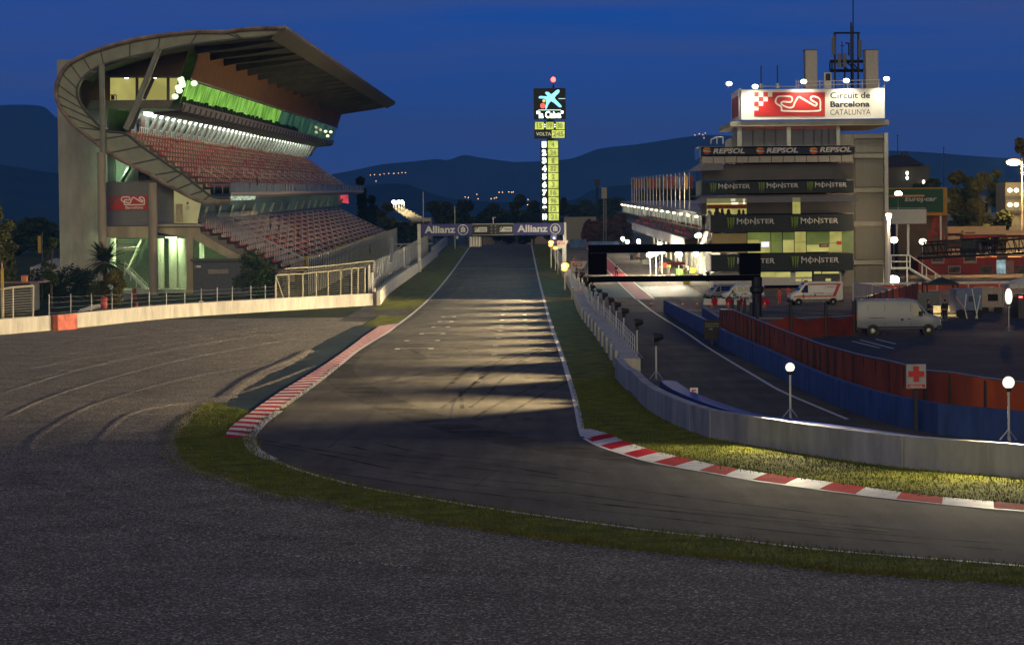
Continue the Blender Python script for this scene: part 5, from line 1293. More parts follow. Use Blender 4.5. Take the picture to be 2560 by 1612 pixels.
gw_ = cbox(Z8t, 310, 1530, 1285, 1420, mat('ground_floor_white', (.50,.48,.46), var=.08), 'ground_floor', DB+1.0, 5)
for x0, x1, y0, y1 in ((765,902,1288,1338),(906,1045,1288,1338),(1097,1250,1286,1336),(1270,1335,1284,1305),(1350,1505,1284,1305),(1097,1150,1355,1376),(1165,1250,1355,1376),(1380,1430,1350,1376)): cbox(Z8t, x0, x1, y0, y1, M_lit, 'lit_window', DB+.9, .08, gw_)
cbox(Z8t, 1250, 1270, 1280, 1400, M_black, 'door_frame', DB+.85, .1, gw_); cbox(Z8t, 1270, 1510, 1305, 1318, M_black, 'door_frame', DB+.85, .1, gw_); cbox(Z8t, 1268, 1515, 1318, 1400, M_dkwin, 'doorway', DB+.95, .05, gw_)
cbox(Z8t, 765, 1060, 1440, 1540, mat('dark_red_skirt', (.20,.02,.02)), 'red_skirting', DB+.8, .1, gw_)
# side glass of the projecting floors (seen from the track side)
for y0, y1, x0, m in ((103,208,197,glass('side_glass', (.12,.22,.25), .8)),(423,555,207,mat('side_green', (.14,.22,.18))),(260,420,207,glass('side_glass_blue', (.05,.08,.14), .9)),(740,900,300,M_mon),(1112,1285,300,mat('side_lilac', (.22,.19,.17)))):
    a, b = at(*Z8t(x0, y1), DB), at(*Z8t(x0, y0), DB); MB().box(a.x-.12, a.x-.01, DB+.2, DB+11, a.z, b.z).build('side_face', m, ct)
# things on the roof
rt = at(*Z7t(1000, 838), DC).z
def rooflamp(x, y, label):
    p = at(*Z7t(x, y), DC-3.0); t = thing('roof_floodlight', (p.x, DC-1.0, rt), label, 'floodlight', 'floodlights on the tower roof')
    MB().path([(p.x, DC-.5, rt-.2), (p.x, DC-1.2, p.z+.35), p], .07, 5).build('arm', M_steel, t)
    MB().ball(p, .42, .32, .30, 10, 7).build('lamp', em('roof_lamp_glow', (1,.93,.68), 12), t)
    plamp(p+Vector((0,-.3,-.5)), 1200, (1,.92,.66), .2, 'roof_lamp_beam', 120, (p.x, DC-.9, rt-3.5), .8)
for x, y, lb in ((465,795,'bright floodlight on an arm at the far left of the tower roof'),(712,822,'bright floodlight above the chequered corner of the roof sign'),(1172,775,'floodlight in front of the left pale chimney on the roof'),(1575,766,'floodlight above the black sign lettering on the roof'),(1958,748,'floodlight at the right corner of the tower roof')): rooflamp(x, y, lb)
for x0, x1, lb in ((1190,1298,'left of the two pale square chimneys on the tower roof'),(1762,1878,'right of the two pale square chimneys on the tower roof')):
    a, b = at(*Z7t(x0, 838), DC+3), at(*Z7t(x1, 478), DC+3); t = thing('chimney', ((a.x+b.x)/2, DC+4, rt), lb, 'chimney', 'chimneys on the tower roof'); MB().box(a.x, b.x, DC+3, DC+6, rt-.2, b.z).build('shaft', mat('chimney_cream', (.42,.38,.32), var=.08), t); MB().box(a.x-.06, b.x+.06, DC+2.94, DC+6.06, b.z, b.z+.15).build('cap', M_frame2, t)
an = thing('antenna_frame', at(*Z7t(1580, 838), DC+8), 'dark steel antenna frame with a tall mast on the tower roof', 'antenna')
A7 = lambda x, y, d=DC+8: at(*Z7t(x, y), d)
mb = MB()
for x in (1468, 1690): mb.tube(A7(x,835), A7(x,315), .17, 5)
for x in (1560, 1625): mb.tube(A7(x,835,DC+10), A7(x,575,DC+10), .12, 4)
for y in (315,): mb.tube(A7(1455,y), A7(1705,y), .14, 5)
for y in (578, 665): mb.tube(A7(1420,y), A7(1765,y), .14, 5); mb.tube(A7(1420,y+15,DC+11), A7(1765,y+15,DC+11), .10, 5)
for x0, y0, x1, y1 in ((1420,590,1420,670),(1440,590,1440,670),(1560,575,1660,660),(1590,660,1500,590),(1690,665,1620,580)): mb.tube(A7(x0,y0), A7(x1,y1), .1, 4)
mb.build('frame', M_black, an)
MB().path([A7(1640,835), A7(1640,250)], .13, 5).path([A7(1640,250), A7(1640,-60)], .08, 4).build('mast', M_black, an)
MB().tube(A7(1622,600), A7(1622,215), .14, 5).build('mast', M_black, an)
mb = MB(); mb.path([A7(1535,640), A7(1535,395)], .06, 4); mb.path([A7(1520,435), A7(1555,435)], .05, 4); mb.path([A7(1600,530), A7(1600,410), A7(1565,412)], .10, 4); mb.build('aerial', M_black, an)
for x, y0, y1 in ((1455,340,520),(1705,380,550),(1510,510,640),(1560,510,640)): MB().tube(A7(x,y1), A7(x,y0), .28, 6).build('panel_antenna', mat('antenna_grey', (.16,.16,.17)), an)
for i, (x, y) in enumerate(((768,625),(923,620))):
    t = thing('whip_aerial', (at(*Z7t(x, 838), DC).x, DC, rt), 'thin dark whip aerial on the tower roof, %s of two' % ('left' if i == 0 else 'right'), 'aerial'); MB().tube((at(*Z7t(x, 838), DC).x, DC, rt-.1), at(*Z7t(x, y), DC), .09, 5).build('rod', M_black, t); MB().lathe((at(*Z7t(x, 838), DC).x, DC, rt), [(.3,0),(.25,.7)], 8).build('base', M_steel, t)
t = thing('air_unit', at(*Z7t(1400, 838), DC+2), 'white louvred air unit on the tower roof beside the left chimney', 'air unit'); o = cbox(Z7t, 1367, 1434, 690, 838, M_rail, 'body', DC+2, 1.5, t); cbox(Z7t, 1380, 1426, 698, 770, M_black, 'grille', DC+1.9, .12, t)
rl_ = thing('roof_railing', at(*Z7t(1500, 838), DC-.3), 'pale tube railing along the tower roof edge', 'railing'); mb = MB()
for y in (757, 792): mb.tube(A7(1100,y+20,DC-.3), A7(1900,y,DC-.3), .055, 4)
mb.tube(A7(780,820,DC-.3), A7(1100,822,DC-.3), .05, 4)
for x in (1100,1122,1200,1325,1460,1590,1728,1885): mb.tube(A7(x,838,DC-.3), A7(x,760,DC-.3), .06, 4)
mb.build('tube', M_rail, rl_)
hp = thing('hatch_frame', at(*Z8t(350, 75), DB+3), 'small pale tube frame on the roof of the upper balcony', 'railing'); mb = MB()
q = lambda x, y, d=DB+3: at(*Z8t(x, y), d)
mb.path([q(292,75), q(295,35), q(350,10), q(408,10), q(408,75)], .08, 4); mb.path([q(350,75), q(350,10)], .08, 4); mb.build('tube', M_rail, hp)

# pit building, its terraces and garages
pbd = thing('pit_building', (30, 520, zg(520)), 'long pit building with glazed gallery, lower terrace and lit garages beside the pit lane', 'building')
PX = 26.8; rz_ = lambda d: float(np.interp(d, [405, 720], [11.8, 16.8]))
def prun(name, m, sec, d0, d1, parent=pbd, n=16):
    mb = MB(); ds = [d0+(d1-d0)*i/n for i in range(n+1)]; mb.sheet([[(x, d, rz_(d)+h) for x, h in sec] for d in ds])
    for d in (d0, d1): mb.add([(x, d, rz_(d)+h) for x, h in sec], [tuple(range(len(sec)))])
    return mb.build(name, m, parent)
prun('parapet', mat('parapet_grey', (.24,.24,.235), var=.1), [(PX,-.75),(PX-.5,-.6),(PX-.5,-.15),(PX,0),(PX+25,0)], 405, 720)
M_gal = em_noise('gallery_mixed', (.025,.030,.030), (.42,.42,.28), .95, (1,.20,.05), 1.0)
prun('gallery_window', M_gal, [(PX+.15,-2.75),(PX+.15,-.7)], 405, 720)
prun('gallery_floor', M_ctc, [(PX+.2,-2.75),(PX-.25,-2.75),(PX-.25,-3.0),(PX+2,-3.1)], 405, 720)
mb = MB()
for i in range(17): d = 408+i*19.0; mb.box(PX-.05, PX+.1, d, d+.5, rz_(d)-2.75, rz_(d)-.7)
pieces(mb, 'gallery_mullion', M_steel, pbd)
for i in range(16):
    d = 410+i*20; MB().lathe((PX-.35, d, rz_(d)-1.0), [(.22,0),(.22,.25)], 8).build('gallery_lamp', em('gallery_lamp_warm', (1,.85,.55), 14), pbd)
prun('back_terrace', M_stair, [(PX+2,-3.1),(PX+1,-5.4)], 405, 720)
mb = MB()
lx = 24.2; lz = lambda d: float(np.interp(d, [400, 593], [7.8, 10.7]))
ds = list(range(402, 594, 10)); mb.sheet([[(PX+1.2, d, lz(d)+1.9), (lx+.6, d, lz(d)-.2)] for d in ds]); mb.build('terrace_steps', mat('terrace_dark', (.12,.11,.10), var=.3, scale=1.5), pbd)
stf = MB()
for d in range(404, 592, 2):
    for k in range(3): 
        if rng.random() < .7: x = lx+.9+k*.8; z = lz(d)-.1+.55*k; stf.mi(rng.randrange(2)); seat(stf, x, d+rng.random(), z, .7)
o = stf.build('terrace_seats', [M_seatr, mat('seat_dark_green', (.03,.08,.04))], pbd); o['kind'] = 'stuff'
mb = MB(); mb.sheet([[(lx, d, lz(d)-1.5), (lx, d, lz(d)), (lx+.5, d, lz(d))] for d in ds]); mb.build('terrace_front', em_noise('painted_reflection', (.030,.028,.030), (.13,.09,.10), .9, (1,.12,.3), 1.0), pbd)  # reflections on the front put in as uneven glow colour
mb = MB(); mb.sheet([[(lx, d, lz(d)-1.5), (PX+3, d, lz(d)-1.5)] for d in ds]); mb.build('terrace_underside', mat('underside_cream', (.45,.40,.30), var=.1), pbd)
prun('rear_block', M_ctc, [(PX+3,-20),(PX+3,-3),(PX+25,-3)], 406, 718)
for i in range(12):
    d = 404+i*16.5; MB().box(PX+2.4, PX+2.6, d+1.2, d+14.5, zg(d)+.1, zg(d)+3.3).build('garage', em_noise('garage_glow', (.30,.24,.12), (1.0,.88,.55), 1.0, (.3,.12,.6), 1.0), pbd)
    MB().box(PX+2.0, PX+2.5, d+.2, d+1.0, zg(d), zg(d)+4.2).build('garage_pillar', M_conc, pbd)
for i, (x, y, d) in enumerate(((1625,637,432),(1640,634,440),(1655,628,436),(1697,636,424),(1740,635,415),(1648,612,470),(1597,604,520),(1568,604,560),(1557,597,600),(1745,588,420))):
    p = at(x, y, d); t = thing('pit_lamp', (p.x, p.y, zg(d)), ['bright lamp over the pit lane seen through the black frame, leftmost', 'small lamp right of the leftmost lamp in the black frame', 'raised lamp in the middle of the row in the black frame', 'bright lamp right of the middle of the black frame', 'lamp by the tower side seen through the black frame', 'lamp above the top edge of the black frame', 'lamp below the lower terrace front, left part', 'small lamp near the far garages', 'small lamp at the far end of the pit building', 'long bright lamp under the terrace beside the tower'][i], 'lamp', 'lamps in the pit lane')
    MB().tube((p.x, p.y, zg(d)), p, .06, 5).build('pole', M_steel, t); MB().ball(p, .5 if i in (0,2,3,9) else .34, .3, .36, 10, 7).build('lamp', em('pit_lamp_glow', (1,.86,.6), 420 if i in (0,2,3) else 120), t) if False else MB().ball(p, .5 if i in (0,2,3,9) else .34, .3, .36, 10, 7).build('lamp', em('pit_lamp_glow', (1,.86,.6), 2400) if i in (0,2,3) else em('pit_lamp_small', (1,.86,.6), 500), t)
# flagpoles on the roof
fc = [(.16,.02,.02),(.17,.10,.02),(.03,.035,.09),(.12,.11,.12),(.14,.03,.03)]
for i in range(18):
    d = 430+i*13.05; z = rz_(d)-.05; x = PX-.1
    t = thing('flagpole', (x, d, z), 'pale flagpole with a limp flag on the pit building roof', 'flagpole', 'flagpoles on the pit building roof')
    MB().tube((x, d, z), (x, d, z+6.0), .085, 5, .05).build('pole', mat('pole_beige', (.62,.57,.50)), t)
    rows = []
    for k in range(6): 
        a = k/5; rows.append([(x+.07+a*.55+.06*math.sin(k+i), d+.12*math.sin(k*1.6+i), z+5.75-a*.5), (x+.07+a*.42, d+.15*math.sin(k*1.4+i+1), z+3.7-a*.6)])
    MB().sheet(rows).build('flag', mat('flag_%s' % ('red','yellow','navy','white','brick')[i % 5], fc[i % 5]), t, smooth=True)
# ================================================================== VEHICLES
M_tyre = mat('tyre', (.014,.014,.014), rough=.8, var=.1); M_rim = mat('wheel_rim', (.40,.40,.38), rough=.35, metal=.8, var=.05); M_glass = mat('car_glass', (.010,.012,.016), rough=.06, var=.02, spec=.7)
M_trim = mat('dark_trim', (.02,.02,.022), rough=.6, var=.1)
def paint(name, c, rough=.3): return mat('paint_'+name, c, rough=rough, var=.05, scale=.6, spec=.5)
def loft(st):
    """body skin from stations x, z low, z waist, z top, half widths low, waist, top"""
    mb = MB(); n = 10; rings = []
    for x, zl, zw, zt, wl_, ww, wt in st:
        h = [(wl_*.9, zl), (wl_, zl+.12*(zw-zl)), (ww, zw), (wt, zt-.12*(zt-zw)), (wt*.88, zt)]
        rings.append([(x, -y, z) for y, z in h]+[(x, y, z) for y, z in h[::-1]])
    mb.v = [p for r in rings for p in r]
    for j in range(len(rings)-1):
        for i in range(n): mb.f.append((j*n+i, j*n+(i+1)%n, (j+1)*n+(i+1)%n, (j+1)*n+i)); mb.m.append(0)
    mb.f.append(tuple(range(n))[::-1]); mb.f.append(tuple(range((len(rings)-1)*n, len(rings)*n))); mb.m += [0, 0]
    return mb
def wheels(t, xs_, hw, r, wd_=.24):
    for x in xs_:
        for s in (-1, 1):
            o = MB().lathe((x, s*(hw-wd_/2), r), [(r*.55,-wd_/2),(r*.93,-wd_/2),(r,-wd_*.3),(r,wd_*.3),(r*.93,wd_/2),(r*.55,wd_/2)], 18, 'y').build('wheel', M_tyre, t)
            mb = MB().lathe((x, s*(hw-.02), r), [(r*.58,-.02),(r*.60,.01*s),(r*.2,.025*s)], 14, 'y'); mb.build('rim', M_rim, o)
def van(loc, rz, label, L, H, W, pm, windows=False, cat='van', group=None, lights=False, name='van', band=None):
    t = thing(name, loc, label, cat, group, rz, local=True)
    l = L; hw = W/2
    tops = [(-.5,.94,.93),(-.492,.99,.97),(-.3,1,.99),(.14,1,.98),(.21,.965,.95),(.27,.83,.92),(.345,.60,.93),(.40,.56,.95),(.46,.51,.93),(.487,.44,.86),(.5,.34,.80)]
    st = []
    for f, zt, wt in tops:
        zl = .16*H if abs(f) < .45 else .2*H; zw = min(.45*H, zt*H*.8)
        st.append((f*l, zl, zw, zt*H, hw*.97*(1 if f < .45 else .9), hw*(1 if f < .46 else .93), hw*(.90 if zt > .9 else .93)*wt))
    body = loft(st).build('body', pm, t, smooth=True); 
    q = body.modifiers.new('bevel', 'BEVEL'); q.width = .05; q.segments = 2; q.limit_method = 'ANGLE'; q.angle_limit = R(35)
    def sy(x, z): # half width of the side at height z
        f = x/l; zt = float(np.interp(f, [a[0] for a in tops], [a[1] for a in tops]))*H; wt = hw*.92
        return float(np.interp(z, [.45*H, max(.6*H, zt*.9)], [hw, wt*.99]))
    def side(name_, poly, m, out=.012, par=None, sides=(-1, 1)):
        for s in sides:
            p = [(x, s*(sy(x, z)+out), z) for x, z in poly]; MB().prism(p, (0, -s*.05, 0)).build(name_, m, par or t)
    side('side_window', [(x*l, z*H) for x, z in ((.165,.86),(.215,.86),(.31,.60),(.30,.55),(.165,.53))], M_glass)
    if windows: side('side_window', [(x*l, z*H) for x, z in ((-.20,.88),(.14,.88),(.14,.56),(-.20,.55))], M_glass); side('side_window', [(x*l, z*H) for x, z in ((-.46,.86),(-.23,.88),(-.23,.56),(-.46,.58))], M_glass)
    MB().add([(.222*l,-hw*.78,.945*H+.02),(.222*l,hw*.78,.945*H+.02),(.338*l,hw*.84,.625*H+.02),(.338*l,-hw*.84,.625*H+.02)], [(0,1,2,3)]).build('windscreen', M_glass, t)
    side('rubbing_strip', [(x*l, z*H) for x, z in ((-.30,.205),(.30,.205),(.30,.245),(-.30,.245))], M_trim)
    side('door_handle', [(x*l, z*H) for x, z in ((.10,.44),(.135,.44),(.135,.46),(.10,.46))], M_trim); side('slide_rail', [(x*l, z*H) for x, z in ((-.36,.475),(-.17,.475),(-.17,.49),(-.36,.49))], M_trim)
    for x in (-.37, -.17, .135): side('panel_seam', [(x*l, .26*H), (x*l+.025, .26*H), (x*l+.025, .84*H), (x*l, .84*H)], M_trim, .004)
    side('fuel_flap', [(.02*l,.40*H),(.05*l,.40*H),(.05*l,.46*H),(.02*l,.46*H)], M_trim, .003); MB().box(-.512*l, -.500*l, -.015, .015, .28*H, .92*H).build('door_gap', M_trim, t)
    MB().box(.492*l, .512*l, -.5*hw, .5*hw, .30*H, .35*H).build('grille', M_trim, t)
    MB().box(.44*l, .508*l, -hw*.9, hw*.9, .13*H, .27*H).build('bumper', M_trim, t, bevel=.05); MB().box(-.51*l, -.47*l, -hw*.95, hw*.95, .14*H, .24*H).build('bumper', M_trim, t, bevel=.04)
    for s in (-1, 1):
        MB().ball((.470*l, s*hw*.74, .40*H), .22, .16, .15, 10, 7).build('headlight', mat('lamp_glass', (.6,.6,.58), rough=.1, var=.02), t)
        MB().box(-.507*l, -.495*l, s*hw*.80-.09, s*hw*.80+.09, .42*H, .66*H).build('tail_light', mat('tail_red', (.35,.02,.02), rough=.2), t)
        MB().box(.235*l, .275*l, s*(hw+.14)-.10, s*(hw+.14)+.10, .54*H, .66*H).build('mirror', M_trim, t, bevel=.03)
        for x in (-.31*l, .345*l): MB().lathe((x, s*(hw-.05), .14*H), [(.17*H,-.03),(.17*H,.062*s)], 20, 'y').build('wheel_arch', M_trim, t)
    wheels(t, (-.31*l, .345*l), hw+.02, .13*H)
    return t, body, side, sy
A_ = gp(2040, 763)
amb, ab, side, sy = van((A_.x, A_.y+1, A_.z), R(180+6), 'white ambulance with red stripes and a red cross parked at the foot of the tower', 6.2, 2.75, 2.1, paint('cream_white', (.66,.63,.55)), cat='ambulance', name='ambulance')
l, H = 6.2, 2.75; M_rstr = mat('stripe_red', (.50,.03,.03), rough=.4, var=.05)
side('red_stripe', [(x*l, z*H) for x, z in ((-.36,.36),(.44,.36),(.44,.405),(-.36,.405))], M_rstr, .018)
side('red_stripe', [(x*l, z*H) for x, z in ((-.36,.38),(-.30,.38),(-.40,.90),(-.46,.90))], M_rstr, .02)
side('roof_stripe', [(x*l, z*H) for x, z in ((-.46,.86),(.17,.86),(.17,.91),(-.46,.91))], M_rstr, .016)
side('red_cross', [(x*l, z*H) for x, z in ((.24,.46),(.27,.46),(.27,.41),(.31,.41),(.31,.36),(.27,.36),(.27,.29),(.24,.29),(.24,.36),(.20,.36),(.20,.41),(.24,.41))], M_rstr, .024)
def side_text(t, s, x0, x1, z0, z1, yv, m, bold=.01):   # reads right on the -y side seen from outside when forward is at left
    for sgn_ in (1, -1):
        mb = MB(); put_text(mb, s, (x1 if sgn_ > 0 else x0, sgn_*yv, z0), (-sgn_, 0, 0), EZ, abs(x1-x0), z1-z0, bold); mb.build('lettering', m, t)
side_text(amb, 'Creu Roja', -.14*l, .06*l, .47*H, .535*H, sy(0, .5*H)+.035, M_ink, .02); side_text(amb, 'AMBULANCIA', -.12*l, .10*l, .868*H, .902*H, sy(0, .88*H)+.03, M_ink, .02); side_text(amb, 'EMERGENCIES', -.34*l, -.20*l, .75*H, .78*H, sy(-.3*l, .76*H)+.03, M_ink)
for x in (.17, -.44): MB().box(x*l-.12, x*l+.12, -.55, .55, H, H+.14).build('light_bar', mat('amber_bar', (.45,.18,.04)), amb, bevel=.03)
V = gp(2250, 838)
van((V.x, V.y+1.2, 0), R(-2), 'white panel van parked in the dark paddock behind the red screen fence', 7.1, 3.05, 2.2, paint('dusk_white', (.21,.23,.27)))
V = gp(1795, 754)
van1, b1_, side, sy = van((V.x+3.2, V.y+2, V.z), R(180), 'white minibus with the black circuit outline on its side behind the red and white barriers', 5.1, 2.0, 1.95, paint('white', (.50,.51,.53)), windows=True, name='minibus', cat='minibus')
tr_ = [(.34,.30),(.33,.42),(.28,.50),(.20,.48),(.17,.42),(.24,.40),(.25,.36),(.20,.33),(.14,.28),(.08,.26),(.02,.40),(-.04,.48),(-.12,.36),(-.20,.30),(-.24,.36),(-.20,.44),(-.28,.46),(-.34,.38),(-.34,.26),(-.26,.22)]
for s in (-1, 1): MB().path([(x*5.1, s*(.98), z*2.0) for x, z in tr_], .055, 5).build('circuit_outline', M_ink, van1)
V = gp(1758, 752)
van((V.x+3.0, V.y+5, V.z), R(180+12), 'dark silver people carrier parked beside the minibus', 5.0, 1.95, 1.9, paint('silver', (.16,.17,.18)), windows=True, name='people_carrier', cat='car')
p = at(1386, 604, 655)
pv, _, side, sy = van((p.x, 655, zg(655)), R(90), 'white rescue van with a blue lamp at the far end of the pit wall', 5.6, 2.9, 2.0, paint('white', (.50,.51,.53)), name='rescue_van')
MB().box(-.515*5.6, -.508*5.6, -.8, .8, 1.2, 1.75).build('red_band', M_rstr, pv); MB().ball((-2.9, .1, 2.0), .22, .22, .22).build('blue_lamp', em('blue_beacon', (.2,.25,1), 14), pv)

M_tail = em('tail_lamp_glow', (1.0,.035,.03), 20)
# ================================================================== PEOPLE
def skin_mesh(name, V, E, Rd, root=0, sub=1):
    me = bpy.data.meshes.new(name); me.from_pydata(V, E, []); o = bpy.data.objects.new(name, me); COL.objects.link(o)
    m = o.modifiers.new('skin', 'SKIN'); m.use_smooth_shade = True
    for i, s in enumerate(me.skin_vertices[0].data): s.radius = (Rd[i] if isinstance(Rd[i], tuple) else (Rd[i], Rd[i])); s.use_root = (i == root)
    s2 = o.modifiers.new('sub', 'SUBSURF'); s2.levels = sub; s2.render_levels = sub
    dg = bpy.context.evaluated_depsgraph_get(); me2 = bpy.data.meshes.new_from_object(o.evaluated_get(dg)); bpy.data.objects.remove(o); bpy.data.meshes.remove(me)
    me2.name = name; return me2
def pose(kind):
    hip, chest, neck, head = (0,0,.93), (0,0,1.28), (0,0,1.50), (0,-.01,1.66)
    sh = lambda s: (s*.19,0,1.43)
    P = {'stand': dict(el=lambda s: (s*.27,.02,1.15), wr=lambda s: (s*.28,-.06,.92), kn=lambda s: (s*.11,-.02,.50), an=lambda s: (s*.13,.02,.09)),
         'hips': dict(el=lambda s: (s*.40,.06,1.20), wr=lambda s: (s*.20,-.06,1.03), kn=lambda s: (s*.17,-.02,.50), an=lambda s: (s*.23,.02,.09)),
         'lean': dict(el=lambda s: (s*.30,-.16,1.18), wr=lambda s: (s*.20,-.38,1.16), kn=lambda s: (s*.12,-.02,.50), an=lambda s: (s*.13,.03,.09)),
         'sit': dict(el=lambda s: (s*.26,-.05,1.15), wr=lambda s: (s*.17,-.28,1.0), kn=lambda s: (s*.13,-.42,.90), an=lambda s: (s*.14,-.40,.48))}[kind]
    return hip, chest, neck, head, sh, P
PM = {}
def person_meshes(kind):
    if kind in PM: return PM[kind]
    hip, chest, neck, head, sh, P = pose(kind)
    V = [hip, (0,0,1.10), chest, neck, (0,-.01,1.585), head, (0,0,1.76)]; E = [(0,1),(1,2),(2,3),(3,4),(4,5),(5,6)]; Rd = [(.15,.11),(.14,.10),(.17,.11),.055,.070,(.080,.10),(.055,.065)]
    for s in (-1, 1):
        n = len(V); e, w_ = P['el'](s), P['wr'](s); d = (Vector(w_)-Vector(e)).normalized(); hnd = tuple(Vector(w_)+d*.10); f1 = tuple(Vector(w_)+d*.18+Vector((0,-.015,0))); th = tuple(Vector(w_)+d*.07+Vector((-s*.045,-.03,0)))
        V += [sh(s), e, w_, hnd, f1, th]; E += [(2,n),(n,n+1),(n+1,n+2),(n+2,n+3),(n+3,n+4),(n+3,n+5)]; Rd += [.065,.045,.030,(.040,.022),(.022,.012),.013]
        n = len(V); k, a = P['kn'](s), P['an'](s)
        V += [(s*.10,0,.86), k, a, (a[0]+s*.02,a[1]-.14,a[2]-.045)]; E += [(0,n),(n,n+1),(n+1,n+2),(n+2,n+3)]; Rd += [.085,.060,.040,(.045,.030)]
    body = skin_mesh('body', V, E, Rd)
    V = [(0,0,.92),(0,0,1.10),(0,0,1.29),(0,0,1.45)]; E = [(0,1),(1,2),(2,3)]; Rd = [(.175,.135),(.165,.125),(.19,.135),(.10,.08)]
    for s in (-1, 1):
        n = len(V); e, w_ = Vector(P['el'](s)), Vector(P['wr'](s)); V += [sh(s), tuple(e), tuple(e.lerp(w_,.9))]; E += [(2,n),(n,n+1),(n+1,n+2)]; Rd += [.085,.065,.050]
    jacket = skin_mesh('jacket', V, E, Rd)
    V = [(0,0,.95)]; E = []; Rd = [(.165,.125)]
    for s in (-1, 1):
        n = len(V); k, a = Vector(P['kn'](s)), Vector(P['an'](s)); V += [(s*.10,0,.85), tuple(k), tuple(a.lerp(k,.08))]; E += [(0,n),(n,n+1),(n+1,n+2)]; Rd += [.105,.080,.060]
    trousers = skin_mesh('trousers', V, E, Rd)
    mb = MB().ball((0,.015,1.725), .092, .112, .075, 10, 6).ball((0,.05,1.66), .085, .075, .09, 10, 6); PM[kind] = (body, jacket, trousers, mb); return PM[kind]
M_skin = mat('skin', (.42,.25,.17), rough=.6, var=.06); M_hair = mat('hair', (.03,.02,.015), rough=.8, var=.1)
mcache = {}
def with_mat(me, m):
    k = (me.name, m.name)
    if k not in mcache: c = me.copy(); c.materials.clear(); c.materials.append(m); mcache[k] = c
    return mcache[k]
def person(loc, rz, label, kind, top, bottom, hair=M_hair, group='people', s=1.0, hat=None):
    t = thing('person', loc, label, 'person', group, rz, local=True); t.scale = (s, s, s)
    b, j, tr, hb = person_meshes(kind)
    for nm, me, m in (('body', b, M_skin), ('jacket', j, top), ('trousers', tr, bottom)):
        o = bpy.data.objects.new(nm, with_mat(me, m)); COL.objects.link(o); o.parent = t; ORG[o.name] = Vector((0,0,0))
    if 'hair' not in PM: PM['hair'] = hb.build('hair', hair, t, smooth=True)
    else:
        o = PM['hair'].copy(); o.data = with_mat(PM['hair'].data, hat or hair); COL.objects.link(o); o.parent = t
        if hat: o.name = 'cap'
    return t
C = lambda n, c: mat('cloth_'+n, c, rough=.9, var=.12, scale=6)
blk, red_, hiv, wht, gry, jean, org, blu = C('black',(.015,.015,.018)), C('red',(.50,.04,.03)), C('hivis',(.50,.55,.03)), C('white',(.55,.55,.53)), C('grey',(.10,.10,.11)), C('jeans',(.04,.05,.09)), C('orange',(.65,.10,.05)), C('teal',(.06,.28,.35))
def ppl(px, py, label, kind, top, bot, face=0, d=None, z=None, s=1.0, hat=None):
    p = gp(px, py) if d is None else at(px, py, d)
    if z is not None: p.z = z
    person(p, R(face), label, kind, top, bot, s=s, hat=hat)
ppl(1541.5, 693, 'person in black shirt and shorts standing on the red pit lane strip', 'stand', blk, blk, 160, s=1.12)
ppl(1650, 683, 'person in grey with legs apart standing in the middle of the pit lane', 'hips', gry, C('khaki',(.22,.18,.12)), 20, s=1.15)
ppl(1672, 684, 'person in a greenish top standing beside the one in grey', 'stand', hiv, gry, 0, s=1.05)
ppl(1593, 658, 'person in red crouched far back in the pit lane', 'sit', red_, blk, 90, s=1.1)
ppl(1711, 691, 'person in dark clothes by the garages holding the pit lane edge', 'stand', C('brown',(.15,.08,.04)), blk, -30, s=1.1)
ppl(1720, 692, 'person in pale shirt beside the garages', 'lean', C('sand',(.45,.38,.25)), jean, 40, s=1.1)
ppl(1714, 706, 'marshal in a bright yellow vest at the left of the dark parked car', 'stand', hiv, blk, 10, s=1.1)
ppl(1769, 708, 'dark clothed photographer by the lower tower window', 'lean', blk, blk, 200, s=1.15)
ppl(1786, 708, 'marshal in yellow vest right of the photographer', 'stand', hiv, gry, 0, s=1.05)
ppl(1808, 708, 'person in an orange yellow vest before the lit tower windows', 'stand', C('amber',(.6,.36,.05)), gry, 0, s=1.05)
ppl(1498, 616, 'left of two marshals in yellow vests at the bluish far barrier', 'stand', hiv, gry, 0, d=560, z=zg(560), s=1.15)
ppl(1511, 618, 'right of two marshals in yellow vests at the bluish far barrier', 'hips', hiv, gry, 0, d=555, z=zg(555), s=1.15)
ppl(1949, 760, 'rescuer in a red and white jacket standing left of the ambulance', 'stand', org, org, 200, s=1.08)
ppl(1971, 752, 'second rescuer in red half hidden by the front of the ambulance', 'stand', org, org, 160, d=330, z=zg(330), s=1.05)
ppl(1881, 752, 'marshal in orange standing by the cream parasol', 'stand', org, org, 0, s=1.0, hat=wht)
ppl(2321, 815, 'dark figure with a cap behind the front of the white van', 'lean', C('navy',(.02,.025,.05)), blk, 90, d=262, z=0, s=1.18)
ppl(2362, 812, 'dark hooded figure beside the grey trailer', 'stand', blk, blk, 200, d=262, z=0, s=1.18)
for i, (px, py, d, tp, lb) in enumerate(((1434,652,352,red_,'person in a red jacket leaning above the marshal stand'),(1457,655,350,blk,'dark capped person right of the red one above the marshal stand'),(1441,672,338,gry,'person at the left end of the pit wall rail'),(1451,682,330,C('plum',(.12,.05,.06)),'person in a plum jacket at the pit wall rail'),(1462,692,322,blk,'person in black leaning on the pit wall rail'),(1470,699,316,hiv,'person with a yellow vest leaning on the pit wall rail'),(1483,716,305,blk,'dark person at the right end of the pit wall crew'))):
    p = at(px, py, d); ppl(px, py, lb, 'lean', tp, blk, 90, d=d, z=p.z-1.30)
